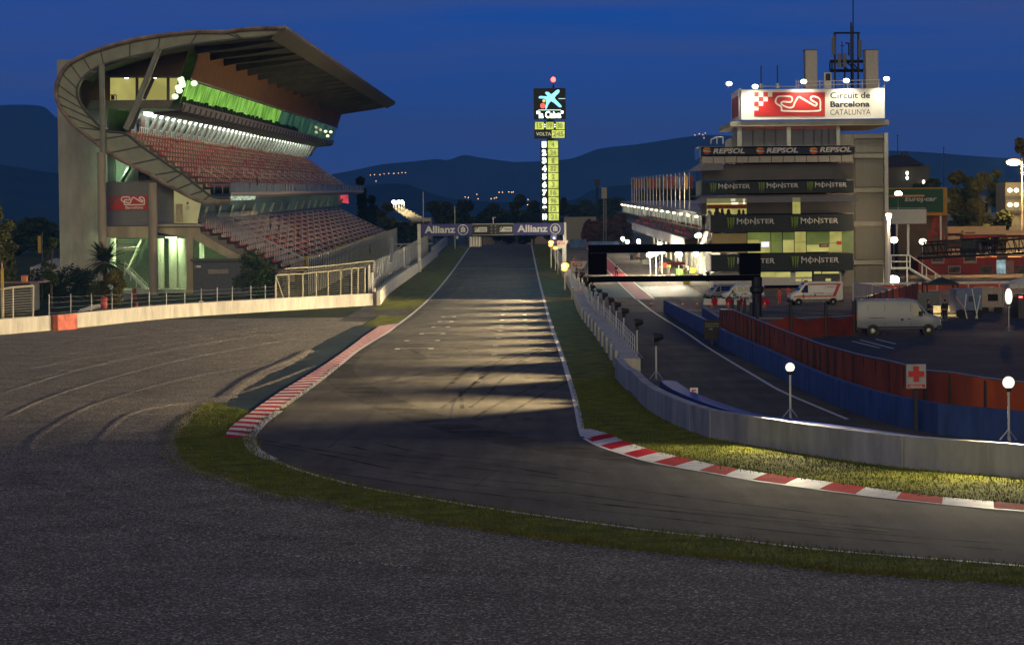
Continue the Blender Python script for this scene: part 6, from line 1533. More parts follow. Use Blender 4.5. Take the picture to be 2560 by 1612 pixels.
for i, (px, py, d, tp, lb) in enumerate(((676,560,392,C('sand2',(.35,.28,.2)),'person in beige standing among the upper rows of the lower seats'),(697,563,395,wht,'person in a white shirt among the upper rows of the lower seats'),(745,590,402,C('brown2',(.12,.07,.05)),'person in brown sitting in the middle of the lower seats'),(790,626,430,wht,'person in white sitting by a gangway rail of the lower seats'),(815,658,440,C('moss',(.10,.16,.06)),'left of a pair sitting low in the seats near the yellow bin'),(827,652,441,red_,'right of a pair sitting low in the seats near the yellow bin'),(874,640,470,blu,'person in turquoise standing at the bottom of the lower seats'),(925,625,520,red_,'person in red standing far along the bottom of the seats'),(643,452,402,blk,'dark figure with a lamp standing behind the balcony glass'))):
    p = at(px, py, d); person((p.x, p.y, p.z-.9), R(90), lb, 'sit' if 'sitting' in lb else 'stand', tp, jean, group='spectators in the grandstand', s=1.0)
# ================================================================== TREES AND PLANTS
M_bark = mat('bark', (.06,.045,.03), rough=.9, var=.25, scale=3, bump=.5)
def leafmat(n, c): return mat('leaf_'+n, c, rough=.75, var=.35, scale=.45, spec=.15, dirt=tuple(x*.35 for x in c))
L_dark, L_mid, L_ol, L_pine = leafmat('dark', (.030,.042,.016)), leafmat('mid', (.055,.080,.020)), leafmat('olive', (.085,.090,.030)), leafmat('pine', (.022,.034,.016))
def tree(loc, h, rad, label, m=L_dark, n=1400, leaf=.5, trunk=.18, shape='round', group='trees', name='tree', cat='tree', seed=None):
    rr = random.Random(seed if seed is not None else int(abs(loc[0]*31+loc[1]*17))+int(h*7))
    loc = Vector(loc); t = thing(name, loc, label, cat, group)
    mb = MB(); cz = h*trunk; clumps = []
    mb.tube(loc-Vector((0,0,.3)), loc+Vector((0,0,h*.55)), max(.12, h*.022), 7, max(.05, h*.010))
    k = 14 if shape != 'column' else 12
    for i in range(k):
        f = rr.random(); z = cz+(h-cz)*(.12+.80*f); a = rr.random()*6.283
        if shape == 'round': w = rad*math.sqrt(max(.08, 1-(2*(f*.9+.05)-1)**2))*rr.uniform(.35,.8)
        elif shape == 'cone': w = rad*(1-f*.9)*rr.uniform(.2,.6)
        else: w = rad*rr.uniform(.1,.45)*(1.1-f*.6)
        c = loc+Vector((math.cos(a)*w, math.sin(a)*w, z)); r = rad*rr.uniform(.36,.60)*(1 if shape == 'round' else (1.0-f*.65 if shape == 'cone' else .9))
        clumps.append((c, r)); mb.tube(loc+Vector((0,0,cz*.8+(z-cz)*.45)), c, max(.05,h*.008), 5, .03)
    mb.build('trunk', M_bark, t)
    cr = MB()
    for i in range(int(n*1.7)):
        c, r = clumps[rr.randrange(k)]
        while True:
            v = Vector((rr.uniform(-1,1), rr.uniform(-1,1), rr.uniform(-1,1)))
            if .25 < v.length < 1: break
        p = c+Vector((v.x*r, v.y*r, v.z*r*(.8 if shape == 'round' else 1.35))); s = leaf*rr.uniform(.5,1.1)
        a = Vector((rr.uniform(-1,1), rr.uniform(-1,1), rr.uniform(-.6,.6))).normalized(); b = a.cross(Vector((rr.uniform(-1,1), rr.uniform(-1,1), rr.uniform(-1,1)))).normalized()
        cr.quad(p-a*s*.7, p+b*s*.35, p+a*s*.7, p-b*s*.35)
    cr.build('crown', m, t); return t
def ptree(px, ytop, ybase, wpx, d, label, m=L_dark, n=1400, shape='round', leaf=None, **k):
    z0 = zg(d) if d < 900 else 3.4; p = at(px, ybase, d); h = at(px, ytop, d).z-z0; r = wpx*d/FPX/2
    return tree((p.x, d, z0), h, r, label, m, n, leaf or max(.5, d*.0016), shape=shape, **k)
ptree(2408, 366, 560, 90, 520, 'tall dark leafy tree behind the green billboard and its yellow frame', L_ol, 2600)
ptree(2316, 398, 520, 70, 540, 'rounded dark tree between the dark house and the tall tree', L_dark, 1600)
ptree(2450, 430, 560, 66, 500, 'leafy tree half lit by the orange street lamp, left of it', L_ol, 1800)
ptree(2552, 330, 560, 60, 520, 'tall dark tree rising right behind the orange street lamp', L_ol, 1800)
ptree(2500, 420, 520, 60, 530, 'bushy tree just below the orange street lamp', L_ol, 1500)
ptree(2488, 500, 585, 76, 455, 'round black green tree in front of the lit building at the right edge', L_dark, 1800)
ptree(2335, 440, 520, 60, 500, 'low tree just above the green billboard', L_dark, 1000)
ptree(905, 443, 640, 44, 705, 'dark cypress at the far end of the grandstand', L_pine, 1500, 'column')
ptree(930, 478, 640, 40, 720, 'second dark conifer at the far end of the grandstand', L_pine, 1200, 'column')
ptree(965, 508, 640, 44, 690, 'olive green tree lit from the side behind the lower seats', L_ol, 1200)
ptree(1008, 560, 640, 56, 640, 'dark bush in front of the distant lit stand', L_dark, 1200, name='bush', cat='bush')
ptree(1048, 562, 640, 50, 620, 'dark bush right behind the left gantry leg', L_dark, 1000, name='bush', cat='bush')
bgl = 'dark trees beyond the end of the straight'
for i, (px, yt, w_, d, sh) in enumerate(((1128,472,66,900,'round'),(1085,505,60,920,'round'),(1165,500,50,940,'round'),(1205,525,50,960,'round'),(1240,515,60,980,'round'),(1292,484,52,900,'round'),(1335,495,44,930,'round'),(1410,484,30,880,'cone'),(1432,512,56,900,'round'),(1466,500,56,940,'round'),(1500,498,56,930,'round'),(1532,492,40,900,'round'),(1556,486,40,920,'round'),(1380,520,50,950,'round'),(1310,530,60,970,'round'),(1270,535,60,990,'round'))):
    lab = ['tallest dark round tree left of the gantry centre','low dark tree left of the tallest one over the gantry','dark tree directly right of the tallest one over the gantry','lower dark tree above the left part of the lamp panel','dark tree above the middle of the gantry','tall dark tree just left of the timing tower','dark tree directly behind the timing tower','pointed conifer just right of the timing tower','dark tree right of the pointed conifer','dark tree behind the lattice floodlight mast','broad dark tree right of the lattice floodlight mast','dark tree left of the flagpoles','dark tree at the first of the flagpoles','low dark tree right of the timing tower foot','low dark tree left of the timing tower foot','low dark tree over the right half of the gantry'][i]
    ptree(px, yt, 610, w_*1.15, d, lab, L_dark, 1500, sh, group=bgl)
for i, (px, yt, w_) in enumerate(((1605,478,44),(1640,462,46),(1668,456,34),(1695,462,40),(1722,460,44))):
    ptree(px, yt, 520, w_*1.2, 800, 'tall dark tree behind the flagpoles, %s from the left' % ['first','second','third','fourth','fifth'][i], L_pine, 1300, 'column', group='dark trees behind the flagpoles')
ptree(-8, 500, 720, 60, 300, 'big olive tree at the far left edge, its lower crown', L_ol, 2200, leaf=.35)
ptree(4, 540, 735, 90, 330, 'wide dark green tree cut by the left edge', L_ol, 2200, leaf=.35)
ptree(128, 578, 735, 44, 330, 'slender young tree left of the stair tower', L_mid, 1300, leaf=.32)
for i, (px, yt, w_) in enumerate(((40,560,90),(85,548,80),(125,552,60),(20,590,90))):
    ptree(px, yt, 680, w_, 620, ['broad dark tree far left behind the tent','second broad dark tree far left behind the tent','dark tree close to the left of the stair tower, far away','low dark tree at the far left behind the container'][i], L_dark, 1300, group='dark trees at the far left')
ptree(640, 636, 752, 118, 348, 'dense dark green bush in front of the lower seats', L_mid, 3000, leaf=.30, trunk=.03, name='bush', cat='bush')
ptree(285, 672, 765, 66, 335, 'round yellowish shrub below the palm', leafmat('yellow', (.12,.10,.025)), 2600, leaf=.28, trunk=.02, name='shrub', cat='shrub')
ptree(244, 700, 770, 50, 336, 'low dry shrub left of the round yellowish one', L_ol, 1300, leaf=.28, trunk=.02, name='shrub', cat='shrub')
for i, (px, w_) in enumerate(((110,90),(165,100),(205,80))): ptree(px, 672, 765, w_, 356, ['dark hedge bush at the left, below the tent','dark hedge bush at the foot of the stair tower','dark hedge bush left of the palm'][i], L_dark, 1600, leaf=.32, trunk=.02, name='bush', cat='bush')
def palm(px, ytop, ybase, d, label):
    p = at(px, ybase, d); p.z = zg(d); t = thing('palm_tree', p, label, 'palm tree'); hz = at(px, ytop+44, d).z
    mb = MB(); n = 9
    for i in range(n): a = p.lerp(Vector((p.x, p.y, hz)), i/n); b = p.lerp(Vector((p.x, p.y, hz)), (i+1)/n); mb.tube(a, b, .32, 8, .26)
    mb.build('trunk', M_bark, t); fr_ = MB(); top = Vector((p.x, p.y, hz))
    for i in range(78):
        a = i*2.4; e = rng.uniform(-.6, 1.35); ln = rng.uniform(2.3, 3.3); d_ = Vector((math.cos(a)*math.cos(e), math.sin(a)*math.cos(e), math.sin(e))); q = top; pts = [q]
        for k in range(7): q = q+d_*ln/7; d_ = (d_-Vector((0,0,.14))).normalized(); pts.append(q)
        sd = d_.cross(Vector((0,0,1))).normalized()
        for k in range(1, 7):
            for s in (-1, 1):
                for j in range(3):
                    b = pts[k].lerp(pts[k+1] if k < 7 else pts[k], j/3); w2 = .62*math.sin(math.pi*(k+j/3)/7.5); tip = b+sd*s*w2+(pts[k]-pts[k-1]).normalized()*.35-Vector((0,0,.10)); fr_.quad(b, b+(pts[k]-pts[k-1]).normalized()*.16, tip)
    fr_.build('fronds', leafmat('palm', (.050,.062,.022)), t)
palm(264, 614, 745, 352, 'palm tree with a bushy head in front of the stair tower')
# tufts of dry weeds on the left wall strip
wm_ = MB()
for i in range(900):
    x = rng.uniform(200, 860); d = wd(x)+rng.uniform(.8, 7); p = at(x, 760, d); p.z = zg(d); h = rng.uniform(.2, .9); a = rng.random()*6.28
    v = Vector((math.cos(a)*.12, math.sin(a)*.12, 0)); wm_.quad(p-v, p+v, p+Vector((rng.uniform(-.2,.2), rng.uniform(-.2,.2), h)))
tag(wm_.build('weeds', leafmat('dry', (.16,.13,.05))), 'tufts of dry weeds behind the pale left wall', 'weeds', kind='stuff')

# grass blades on the verges
def in_poly(x, y, P):
    c = False; j = len(P)-1
    for i in range(len(P)):
        if (P[i][1] > y) != (P[j][1] > y) and x < (P[j][0]-P[i][0])*(y-P[i][1])/(P[j][1]-P[i][1])+P[i][0]: c = not c
        j = i
    return c
def blades(name, poly, n, label, h=(.04,.13)):
    P = [(p[0], p[1]) for p in poly]; xs_ = [p[0] for p in P]; ys_ = [p[1] for p in P]; vs = []; fs = []; k = 0
    rr = random.Random(3)
    while k < n:
        x, y = rr.uniform(min(xs_), max(xs_)), rr.uniform(max(60, min(ys_)), max(ys_))
        if x > y*.21 or x < -y*.21 or not in_poly(x, y, P): k += .25; continue
        hh = rr.uniform(*h)*(1.6 if rr.random() < .06 else 1); a = rr.random()*3.14; w_ = .018; o = len(vs)
        vs += [(x-math.cos(a)*w_, y-math.sin(a)*w_, .010), (x+math.cos(a)*w_, y+math.sin(a)*w_, .010), (x+rr.uniform(-.05,.05), y+rr.uniform(-.05,.05), .012+hh)]; fs.append((o, o+1, o+2)); k += 1
    mb = MB(); mb.v = vs; mb.f = fs; mb.m = [0]*len(fs); tag(mb.build(name, mat('grass_blade', (.080,.110,.018), rough=.8, var=.4, scale=1.2, dirt=(.05,.05,.012), spec=.1)), label, 'grass', kind='stuff')
blades('grass', grassA, 42000, 'short grass round the outside of the bend')
eb = MB(); re_ = random.Random(9)
for L, n_e in ((smooth_line(GRAV[5:], 6), 9000), ([p for p in OUTER if p.y < 190], 3500), (smooth_line(RK_OUT, 6), 2500)):
    for i in range(n_e):
        p = L[re_.randrange(len(L)-1)].lerp(L[min(len(L)-1, re_.randrange(len(L)-1)+1)], 0) if False else None
        k = re_.randrange(len(L)-1); p = L[k].lerp(L[k+1], re_.random())+Vector((re_.gauss(0,.22), re_.gauss(0,.22), 0)); h = re_.uniform(.05,.17); a = re_.random()*3.14; w_ = .02
        eb.quad((p.x-math.cos(a)*w_,p.y-math.sin(a)*w_,.01), (p.x+math.cos(a)*w_,p.y+math.sin(a)*w_,.01), (p.x+re_.uniform(-.06,.06),p.y+re_.uniform(-.06,.06),h))
tag(eb.build('edge_grass', mat('grass_edge', (.10,.11,.022), rough=.8, var=.4, scale=1.2, dirt=(.06,.05,.016), spec=.1)), 'ragged grass tufts along the edges of the verges', 'grass', kind='stuff')
blades('grass', inner_poly, 30000, 'short grass between the right kerb and the curved concrete wall')

# ================================================================== PADDOCK AND BACKGROUND ON THE RIGHT
def bx(name, label, cat, x0, x1, y0, y1, d, th, m, ground=False, group=None, part='body'):
    a, b = at(x0, y1, d), at(x1, y0, d); z0 = zg(d)-.1 if ground else a.z
    t = thing(name, ((a.x+b.x)/2, d, z0), label, cat, group); MB().box(a.x, b.x, d, d+th, z0, b.z).build(part, m, t); return t
def pb(t, name, m, x0, x1, y0, y1, d, th=.1):
    a, b = at(x0, y1, d), at(x1, y0, d); return MB().box(a.x, b.x, d, d+th, a.z, b.z).build(name, m, t)
M_redw = mat('red_cladding', (.26,.022,.016), rough=.6, var=.15, scale=.3); M_brk = mat('brown_cladding', (.115,.085,.055), rough=.8, var=.2, scale=.3)
rbld = bx('red_building', 'dark red paddock building with framed pictures and an open lit doorway', 'building', 2296, 2760, 640, 745, 430, 12, M_redw, True, part='wall')
for x0, x1, y0, y1, dk in ((2329,2361,643,660,1),(2409,2442,638,659,1),(2370,2402,664,684,0),(2450,2482,663,684,0),(2540,2562,662,690,0),(2492,2520,637,648,0)):
    o = pb(rbld, 'picture', mat('picture_pale', (.36,.25,.22), var=.15) if dk or x0 == 2370 else mat('picture_dim', (.17,.10,.09), var=.25, scale=.8), x0, x1, y0, y1, 429.8, .15); pb(o, 'picture_field', mat('picture_dark', (.10,.075,.06), var=.5, scale=1.2), x0+2.5, x1-2.5, y0+3, y1-(7 if dk else 3), 429.7, .08)
dr = pb(rbld, 'doorway', em_noise('lit_door', (.10,.22,.26), (.62,.80,.80), .8, (.8,.8,.8), 1), 2492, 2514, 650, 690, 429.8, .15); pb(rbld, 'door_leaf', mat('door_pink', (.30,.17,.14)), 2515, 2535, 651, 693, 428.9, .1)
bw_ = bx('brown_building', 'dim brown building with a faded red letter A beneath the green billboard', 'building', 2245, 2369, 535, 660, 442, 10, M_brk, True, part='wall')
mb = MB(); A = lambda x, y: at(x, y, 441.8); mb.quad(A(2316,603), A(2328,603), A(2345,546), A(2335,546)); mb.quad(A(2350,603), A(2364,603), A(2350,546), A(2340,546)); mb.quad(A(2327,588), A(2353,588), A(2351,578), A(2330,578)); pieces(mb, 'letter_stroke', mat('faded_red_letter', (.26,.04,.03)), bw_)
bb = bx('billboard', 'green billboard with a yellow frame and pale italic lettering', 'billboard', 2218, 2368, 468.5, 540, 440, .6, mat('billboard_yellow', (.34,.20,.03), var=.08), part='frame')
pb(bb, 'panel', mat('billboard_green', (.016,.070,.035), var=.1), 2222, 2358, 472, 530.5, 439.7, .3); ptext(bb, 'Europcar', 2262, 2342, 492, 507, 439.6, mat('board_grey', (.42,.42,.40)), .03, .2); pb(bb, 'underline', mat('dim_green', (.05,.12,.02)), 2263, 2352, 509, 510.5, 439.6, .05)
for x in (2240, 2350): pb(bb, 'post', M_steel, x, x+4, 540, 600, 440.2, .3)
tc = bx('terrace', 'white walled terrace with a small sunshade on the side of the tower', 'terrace', 2221, 2316, 523, 560, 396, 8, mat('terrace_white', (.36,.35,.34), var=.08), part='wall')
pb(tc, 'rail', M_rail, 2221, 2314, 519.5, 521, 395.9, .1); pb(tc, 'sunshade', mat('shade_orange', (.34,.18,.06)), 2222, 2311, 487, 493, 396.5, 5)
for x in (2223, 2309): pb(tc, 'shade_post', M_black, x, x+2, 492, 521, 396.4, .15)
pb(tc, 'support', M_rail, 2268, 2273, 560, 640, 397, .4)
sc2 = thing('staircase', at(2290, 690, 392), 'white metal outside staircase coming down from a landing beside the tower', 'staircase'); mb = MB(); q = lambda x, y, d=392: at(x, y, d)
for p0, p1 in (((2228,670),(2275,670)),((2275,672),(2352,716)),((2275,639),(2352,692)),((2228,638),(2275,638)),((2228,654),(2275,654))): mb.tube(q(*p0), q(*p1), .14 if p0[1] > 660 else .09, 5)
for x in (2228, 2267, 2275): mb.tube(q(x,672), q(x,638), .10, 5)
for x, y0, y1 in ((2305,690,660),(2316,696,668),(2338,708,683),(2350,715,692)): mb.tube(q(x,y0), q(x,y1), .08, 5)
mb.build('railing', M_rail, sc2); mb = MB(); stair(mb, q(2352,718), q(2276,672), 2.0, 14); mb.box(q(2226,674).x, q(2276,674).x, 392, 394.5, q(2226,674).z, q(2226,669).z); mb.build('steps', mat('step_grey', (.34,.31,.29)), sc2)
mb = MB(); mb.tube(q(2268,720), q(2268,672), .12, 5); mb.build('support', M_rail, sc2)
hm = thing('lamp_column', at(2222, 712, 376), 'pale column with a bright lamp on its top at the tower corner', 'lamp'); MB().tube(at(2222,712,376), at(2222,556,376), .26, 8).build('column', mat('pale_pole', (.55,.54,.50)), hm)
MB().lathe(at(2222,556,376), [(.10,0),(.36,.9),(.36,1.2)], 10).build('lamp', em('column_lamp_glow', (1,.80,.55), 22), hm); plamp(at(2221,547,375.3), 2500, (1,.72,.42), .3, 'column_lamp_light')
for px, py, d, r, lb, st_ in ((2246,485,398,.55,'round white lamp under the terrace sunshade',30),(2307,604,428,.6,'round greenish lamp beside the faded red letter',4),(2233,700,385,.75,'bright wide lamp low at the foot of the tower corner column',40),(2235,600,420,.6,'square glowing lamp behind the tower corner column',9)):
    p = at(px, py, d); t = thing('lamp', p-Vector((0,0,r)), lb, 'lamp'); MB().ball(p, r*1.2 if 'wide' in lb else r, .4, r*.8, 12, 8).build('globe', em('paddock_lamp_%d' % st_, (1,.93,.62), st_), t); MB().tube((p.x, p.y+.3, p.z), (p.x, p.y+.3, max(zg(d), p.z-5)), .06, 5).build('pole', M_steel, t)
ov = bx('viaduct', 'pale concrete viaduct deck crossing behind the paddock', 'bridge', 2368, 2780, 490, 509, 560, 12, mat('viaduct', (.24,.21,.21), var=.15), part='deck'); pb(ov, 'lower_deck', mat('viaduct_low', (.18,.175,.19), var=.15), 2368, 2780, 529, 552, 556, 10); pb(ov, 'parapet', mat('parapet_lilac', (.28,.25,.26)), 2368, 2780, 488.5, 491, 559.5, .4)
for x in (2380, 2470, 2575): pb(ov, 'pier', M_conc, x, x+8, 505, 640, 563, 3)
lb_ = bx('lit_building', 'pale three storey building with twin lamps on its galleries at the right edge', 'building', 2514, 2640, 455, 570, 500, 10, mat('warm_plaster', (.34,.30,.20), var=.12), True, part='wall')
for y in (489, 525): pb(lb_, 'gallery', mat('gallery_dim', (.12,.11,.11)), 2512, 2642, y, y+10, 498.5, 1.5)
for y in (462, 500, 538): 
    for x in (2520, 2536, 2552): pb(lb_, 'window', em_noise('window_warm', (.30,.22,.08), (.6,.46,.18), .6, (.4,.4,.4), 1), x, x+10, y+4, y+26, 499.8, .2)
for x, y in ((2525,476),(2541,476),(2525,512),(2541,512)): MB().ball(at(x,y,498), .42, .3, .36, 10, 7).build('gallery_lamp', em('gallery_lamp_w', (1,.86,.5), 9), lb_)
tk = bx('trailer', 'long cream box trailer in orange light below the viaduct', 'trailer', 2369, 2515, 565, 583, 446, 3, mat('trailer_cream', (.42,.33,.20), var=.06)); pb(tk, 'chassis', M_black, 2369, 2515, 583, 590, 446.5, 2)
tk2 = bx('trailer', 'second cream trailer overlapping the first, lit orange along its bottom', 'trailer', 2409, 2590, 575, 587, 440, 2.5, mat('trailer_cream2', (.55,.40,.22), var=.06)); pb(tk2, 'lettering_panel', mat('lettering_brown', (.12,.08,.05)), 2413, 2438, 580, 584, 439.9, .08); pb(tk2, 'chassis', M_redw, 2408, 2590, 587, 596, 440.3, 2)
wv = bx('kiosk', 'small cream kiosk beneath the trailer, beside the billboard', 'kiosk', 2369, 2400, 591, 600, 438, 3, mat('trailer_cream', (.42,.33,.20)), True)
tg = thing('truss_gantry', at(2440, 622, 415), 'dark lattice footbridge with a black sign panel in front of the red building', 'footbridge'); mb = MB(); q = lambda x, y: at(x, y, 415)
for y0, y1 in ((604,586),(612,594),(632,618),(644,630)): mb.tube(q(2305,y0+2), q(2600,y1), .16 if y0 > 610 else .12, 5)
for i in range(17): x = 2310+i*17; mb.tube(q(x, 604-(x-2310)*.06), q(x+(9 if i % 2 else 0), 640-(x-2310)*.045), .09, 4); mb.tube(q(x, 604-(x-2310)*.06), q(x+16, 638-(x-2310)*.045), .07, 4)
mb.build('truss', M_black, tg); mb = MB(); mb.quad(q(2300,648), q(2600,634), q(2600,629), q(2300,643)); mb.prism([q(2300,648), q(2600,634), q(2600,628), q(2300,642)], (0,3,0)); mb.build('deck', M_trim, tg)
pb(tg, 'sign_panel', mat('board_black', (.02,.02,.02)), 2361, 2440, 602, 622, 414.6, .2); ptext(tg, 'Santi', 2370, 2402, 607, 616, 414.5, mat('dim_red', (.16,.035,.02)), .02)
pf = thing('screen_fence', at(2400, 725, 360), 'low orange red screen fence across the back of the paddock', 'fence'); pb(pf, 'fabric', mat('orange_screen', (.44,.075,.035), rough=.85, var=.2, scale=.6), 2150, 2760, 707, 727, 362, .1); pb(pf, 'top_rail', M_rail, 2150, 2760, 705.5, 707, 361.9, .12)
for x in range(2186, 2700, 78): pb(pf, 'post', M_steel, x, x+2.2, 704, 728, 361.8, .15)
wf = thing('mesh_barrier', gp(2180, 762), 'pale translucent site fence leading back behind the white van', 'fence'); mb = MB(); P = [at(2133,708,300), at(2180,712,305), at(2230,722,312), at(2268,730,318)]; Q = [at(2133,742,300), at(2180,744,305), at(2230,748,312), at(2268,750,318)]
mb.sheet([P, Q]); mb.build('fabric', mat('pale_mesh', (.46,.43,.36), var=.15, stretch=(3,1,.2), alpha=.85), wf); mb = MB()
for a, b in zip(P, Q): mb.tube(a, b-Vector((0,0,.5)), .06, 4)
mb.path(P, .05, 4); mb.build('frame', M_rail, wf)
gt_ = thing('canopy_tent', at(2356, 724, 345), 'dark green peaked canopy tent at the back of the paddock', 'tent'); c0, c1, pk = at(2318,707,345), at(2395,707,345), at(2356,692.5,346.5); mb = MB(); th = 4.0
B = [c0, c1, c1+Vector((0,th,0)), c0+Vector((0,th,0))]; pk.y = 345+th/2
for i in range(4): mb.quad(B[i], B[(i+1)%4], pk); mb.quad(B[i]-Vector((0,0,.3)), B[(i+1)%4]-Vector((0,0,.3)), B[(i+1)%4], B[i])
mb.build('canopy', mat('canopy_green', (.016,.030,.022)), gt_); mb = MB()
for p in B: mb.tube((p.x,p.y,zg(345)), p, .12, 5)
pieces(mb, 'leg', M_trim, gt_)
wt = thing('canopy_tent', at(2570, 735, 300), 'white canopy tent with lit edge at the right edge of the paddock', 'tent'); c0, c1, pk = at(2524,711,300), at(2640,711,300), at(2582,683,302); B = [c0, c1, c1+Vector((0,4,0)), c0+Vector((0,4,0))]; mb = MB()
for i in range(4): mb.quad(B[i], B[(i+1)%4], pk); mb.quad(B[i]-Vector((0,0,.45)), B[(i+1)%4]-Vector((0,0,.45)), B[(i+1)%4], B[i])
mb.build('canopy', mat('canopy_white', (.50,.48,.42)), wt)
for p in B: MB().tube((p.x,p.y,zg(300)), p, .05, 5).build('leg', M_rail, wt)
cb = thing('camper', at(2480, 780, 285), 'cream camper with a cut window standing behind the blue trailer', 'camper'); pb(cb, 'body', mat('camper_cream', (.34,.27,.22)), 2452, 2505, 719, 768, 285, 5); pb(cb, 'window', M_glass, 2470, 2495, 735, 752, 284.9, .1); mb = MB()
for x in (2462, 2496): p = at(x, 772, 285); mb.lathe((p.x, 285.2, .42), [(.42,-.12),(.42,.12)], 14, 'y')
pieces(mb, 'wheel', M_tyre, cb)
tl = thing('box_trailer', at(2422, 796, 270), 'blue grey covered trailer with poles leaning against it', 'trailer'); pb(tl, 'body', mat('tarpaulin_blue', (.13,.17,.26), var=.12), 2391, 2455, 722, 776, 270, 4.5); pb(tl, 'flap', mat('tarpaulin_dark', (.05,.06,.09)), 2422, 2436, 740, 754, 269.9, .1); pb(tl, 'drawbar', M_steel, 2360, 2392, 778, 782, 270.5, .3); pb(tl, 'chassis', M_trim, 2391, 2455, 776, 783, 270.2, 4)
for x in (2402, 2445): p = at(x, 786, 270); MB().lathe((p.x, 269.9, .45), [(.45,-.12),(.45,.12)], 14, 'y').build('wheel', M_tyre, tl)
for i, (x0, y0, x1, y1) in enumerate(((2390,741,2412,773),(2416,735,2412,770),(2451,738,2437,810),(2430,722,2445,803),(2412,772,2420,806))):
    p, q_ = at(x0,y0,268.5), at(x1,y1,268.0); t = thing('tent_pole', q_, ['orange strut leaning at the left of the blue grey trailer','pale upright pole left of the middle of the blue grey trailer','long pale pole leaning right in front of the blue grey trailer','thin pole crossing the middle of the blue grey trailer','short thin pole at the foot of the blue grey trailer'][i], 'pole', 'poles leaning on the blue grey trailer'); MB().tube(p, q_, .055, 5).build('tube', mat('pole_orange', (.55,.30,.12)) if i == 0 else M_rail, t)
for i, (x0, x1) in enumerate(((2333,2352),(2370,2390))):
    t = bx('plastic_barrier', ['glowing white plastic barrier behind the white van, left one','glowing white plastic barrier beside the hooded figure, right one'][i], 'barrier', x0, x1, 764, 782, 276, .5, mat('barrier_white', (.62,.56,.42)), True, 'white plastic barriers'); pb(t, 'foot', M_trim, x0-1, x1+1, 782, 785, 275.9, .7)
    plamp(at((x0+x1)/2, 776, 274.8), 60, (1,.75,.35), .1, 'barrier_lamp_light')
dk = bx('grey_fence', 'dark grey corrugated site fence behind the white van', 'fence', 2294, 2350, 731, 765, 292, .15, mat('fence_grey', (.13,.14,.15), var=.2, stretch=(8,1,.2)), True, part='panel'); dk2 = bx('red_car', 'dark red parked car with lit tail lamps at the right edge', 'car', 2546, 2600, 742, 775, 268, 4.2, mat('car_dark', (.03,.03,.035), rough=.3), True); pb(dk2, 'tail_light', M_tail, 2548, 2556, 741, 744, 267.9, .1); pb(dk2, 'window', M_glass, 2550, 2590, 735, 744, 268.8, 2.5)
pb(dk2, 'wheel', M_tyre, 2549, 2556, 776, 786, 268.2, .4)
# house on the rise, street lamp
hs = thing('house', at(2270, 500, 620), 'dark hipped roof house with two chimneys on the rise behind the tower', 'house'); a, b = at(2180,520,620), at(2325,430,620); MB().box(a.x, b.x, 620, 632, zg(620), at(2200,415,620).z).build('wall', mat('house_wall', (.05,.042,.035)), hs)
e0, e1 = at(2190,416,619), at(2312,412,619); r0_, r1_ = at(2230,388,626), at(2268,388,626); mb = MB(); B = [e0, e1, e1+Vector((0,14,0)), e0+Vector((0,14,0))]; mb.quad(B[0],B[1],r1_,r0_); mb.quad(B[1],B[2],r1_); mb.quad(B[2],B[3],r0_,r1_); mb.quad(B[3],B[0],r0_); rf_ = mb.build('roof', mat('roof_dark', (.03,.026,.024)), hs)
for x in (2257, 2267): pb(rf_, 'chimney', mat('roof_dark', (.03,.026,.024)), x-3, x+3, 378, 394, 625, 1.2)
for x, y in ((2268,433),(2268,445),(2309,455)): MB().ball(at(x,y,618.5), .3, .2, .4, 8, 6).build('window_lamp', em('house_lamp', (.9,1,.7), 8), hs)
sl_ = thing('street_lamp', at(2532, 560, 448), 'tall street lamp with a dazzling orange head above the trees at right', 'street lamp'); p = at(2534, 406, 448); MB().tube((p.x+1.5, 448.5, zg(448)), (p.x+1.5, 448.5, p.z+.6), .14, 6).path([(p.x+1.5,448.5,p.z+.6),(p.x,448,p.z+.5)], .09, 5).build('pole', M_steel, sl_)
MB().ball(p, 1.25, .6, .55, 14, 9).build('head', em('sodium_glow', (1,.58,.20), 4), sl_); plamp(p-Vector((0,1.2,.9)), 60000, (1,.55,.18), .5, 'street_lamp_light')
for i, (px, yt, yb, d) in enumerate(((2359,368,480,600),(2244,338,400,640))):
    t = thing('mast', at(px, yb, d), ['thin lamp mast standing between the two tallest trees at right','thin mast beside the house chimneys'][i], 'mast'); MB().tube((at(px,yb,d).x, d, zg(d)), at(px, yt, d), .10, 5).build('pole', M_black, t); MB().box(at(px-3,yt,d).x, at(px+3,yt,d).x, d, d+.3, at(px,yt+2,d).z, at(px,yt,d).z).build('head', M_black, t)

# ================================================================== PIT LANE OBJECTS
DF = gp(1893, 791).y
fg_ = thing('sign_gantry', gp(1893, 791), 'black steel cantilever sign frame seen from behind over the pit entry', 'sign frame')
F = lambda x0, x1, y0, y1, nm, th=.9, off=0.: pb(fg_, nm, mat('matt_black', (.004,.004,.004), rough=.95, var=.1, spec=.05), x0, x1, y0, y1, DF+off, th)
F(1471, 1902, 608, 633, 'top_beam'); F(1471, 1902, 687, 706, 'bottom_beam'); F(1471, 1517, 633, 687, 'end_panel'); F(1850, 1902, 633, 687, 'end_panel')
p = at(1888, 700, DF); MB().lathe((p.x+.2, DF+.4, 0), [(.62,-.1),(.62,.1),(.50,.15),(.50,p.z-1.4),(.75,p.z-1.2),(.75,p.z-.8),(.55,p.z-.6),(.55,p.z+.3)], 12).build('post', M_black, fg_)
pr = thing('parasol', at(1858, 752, 318), 'cream parasol open over a small table among the traffic barriers', 'parasol'); top = at(1858, 702.5, 318); mb = MB(); n = 8; r = 1.02
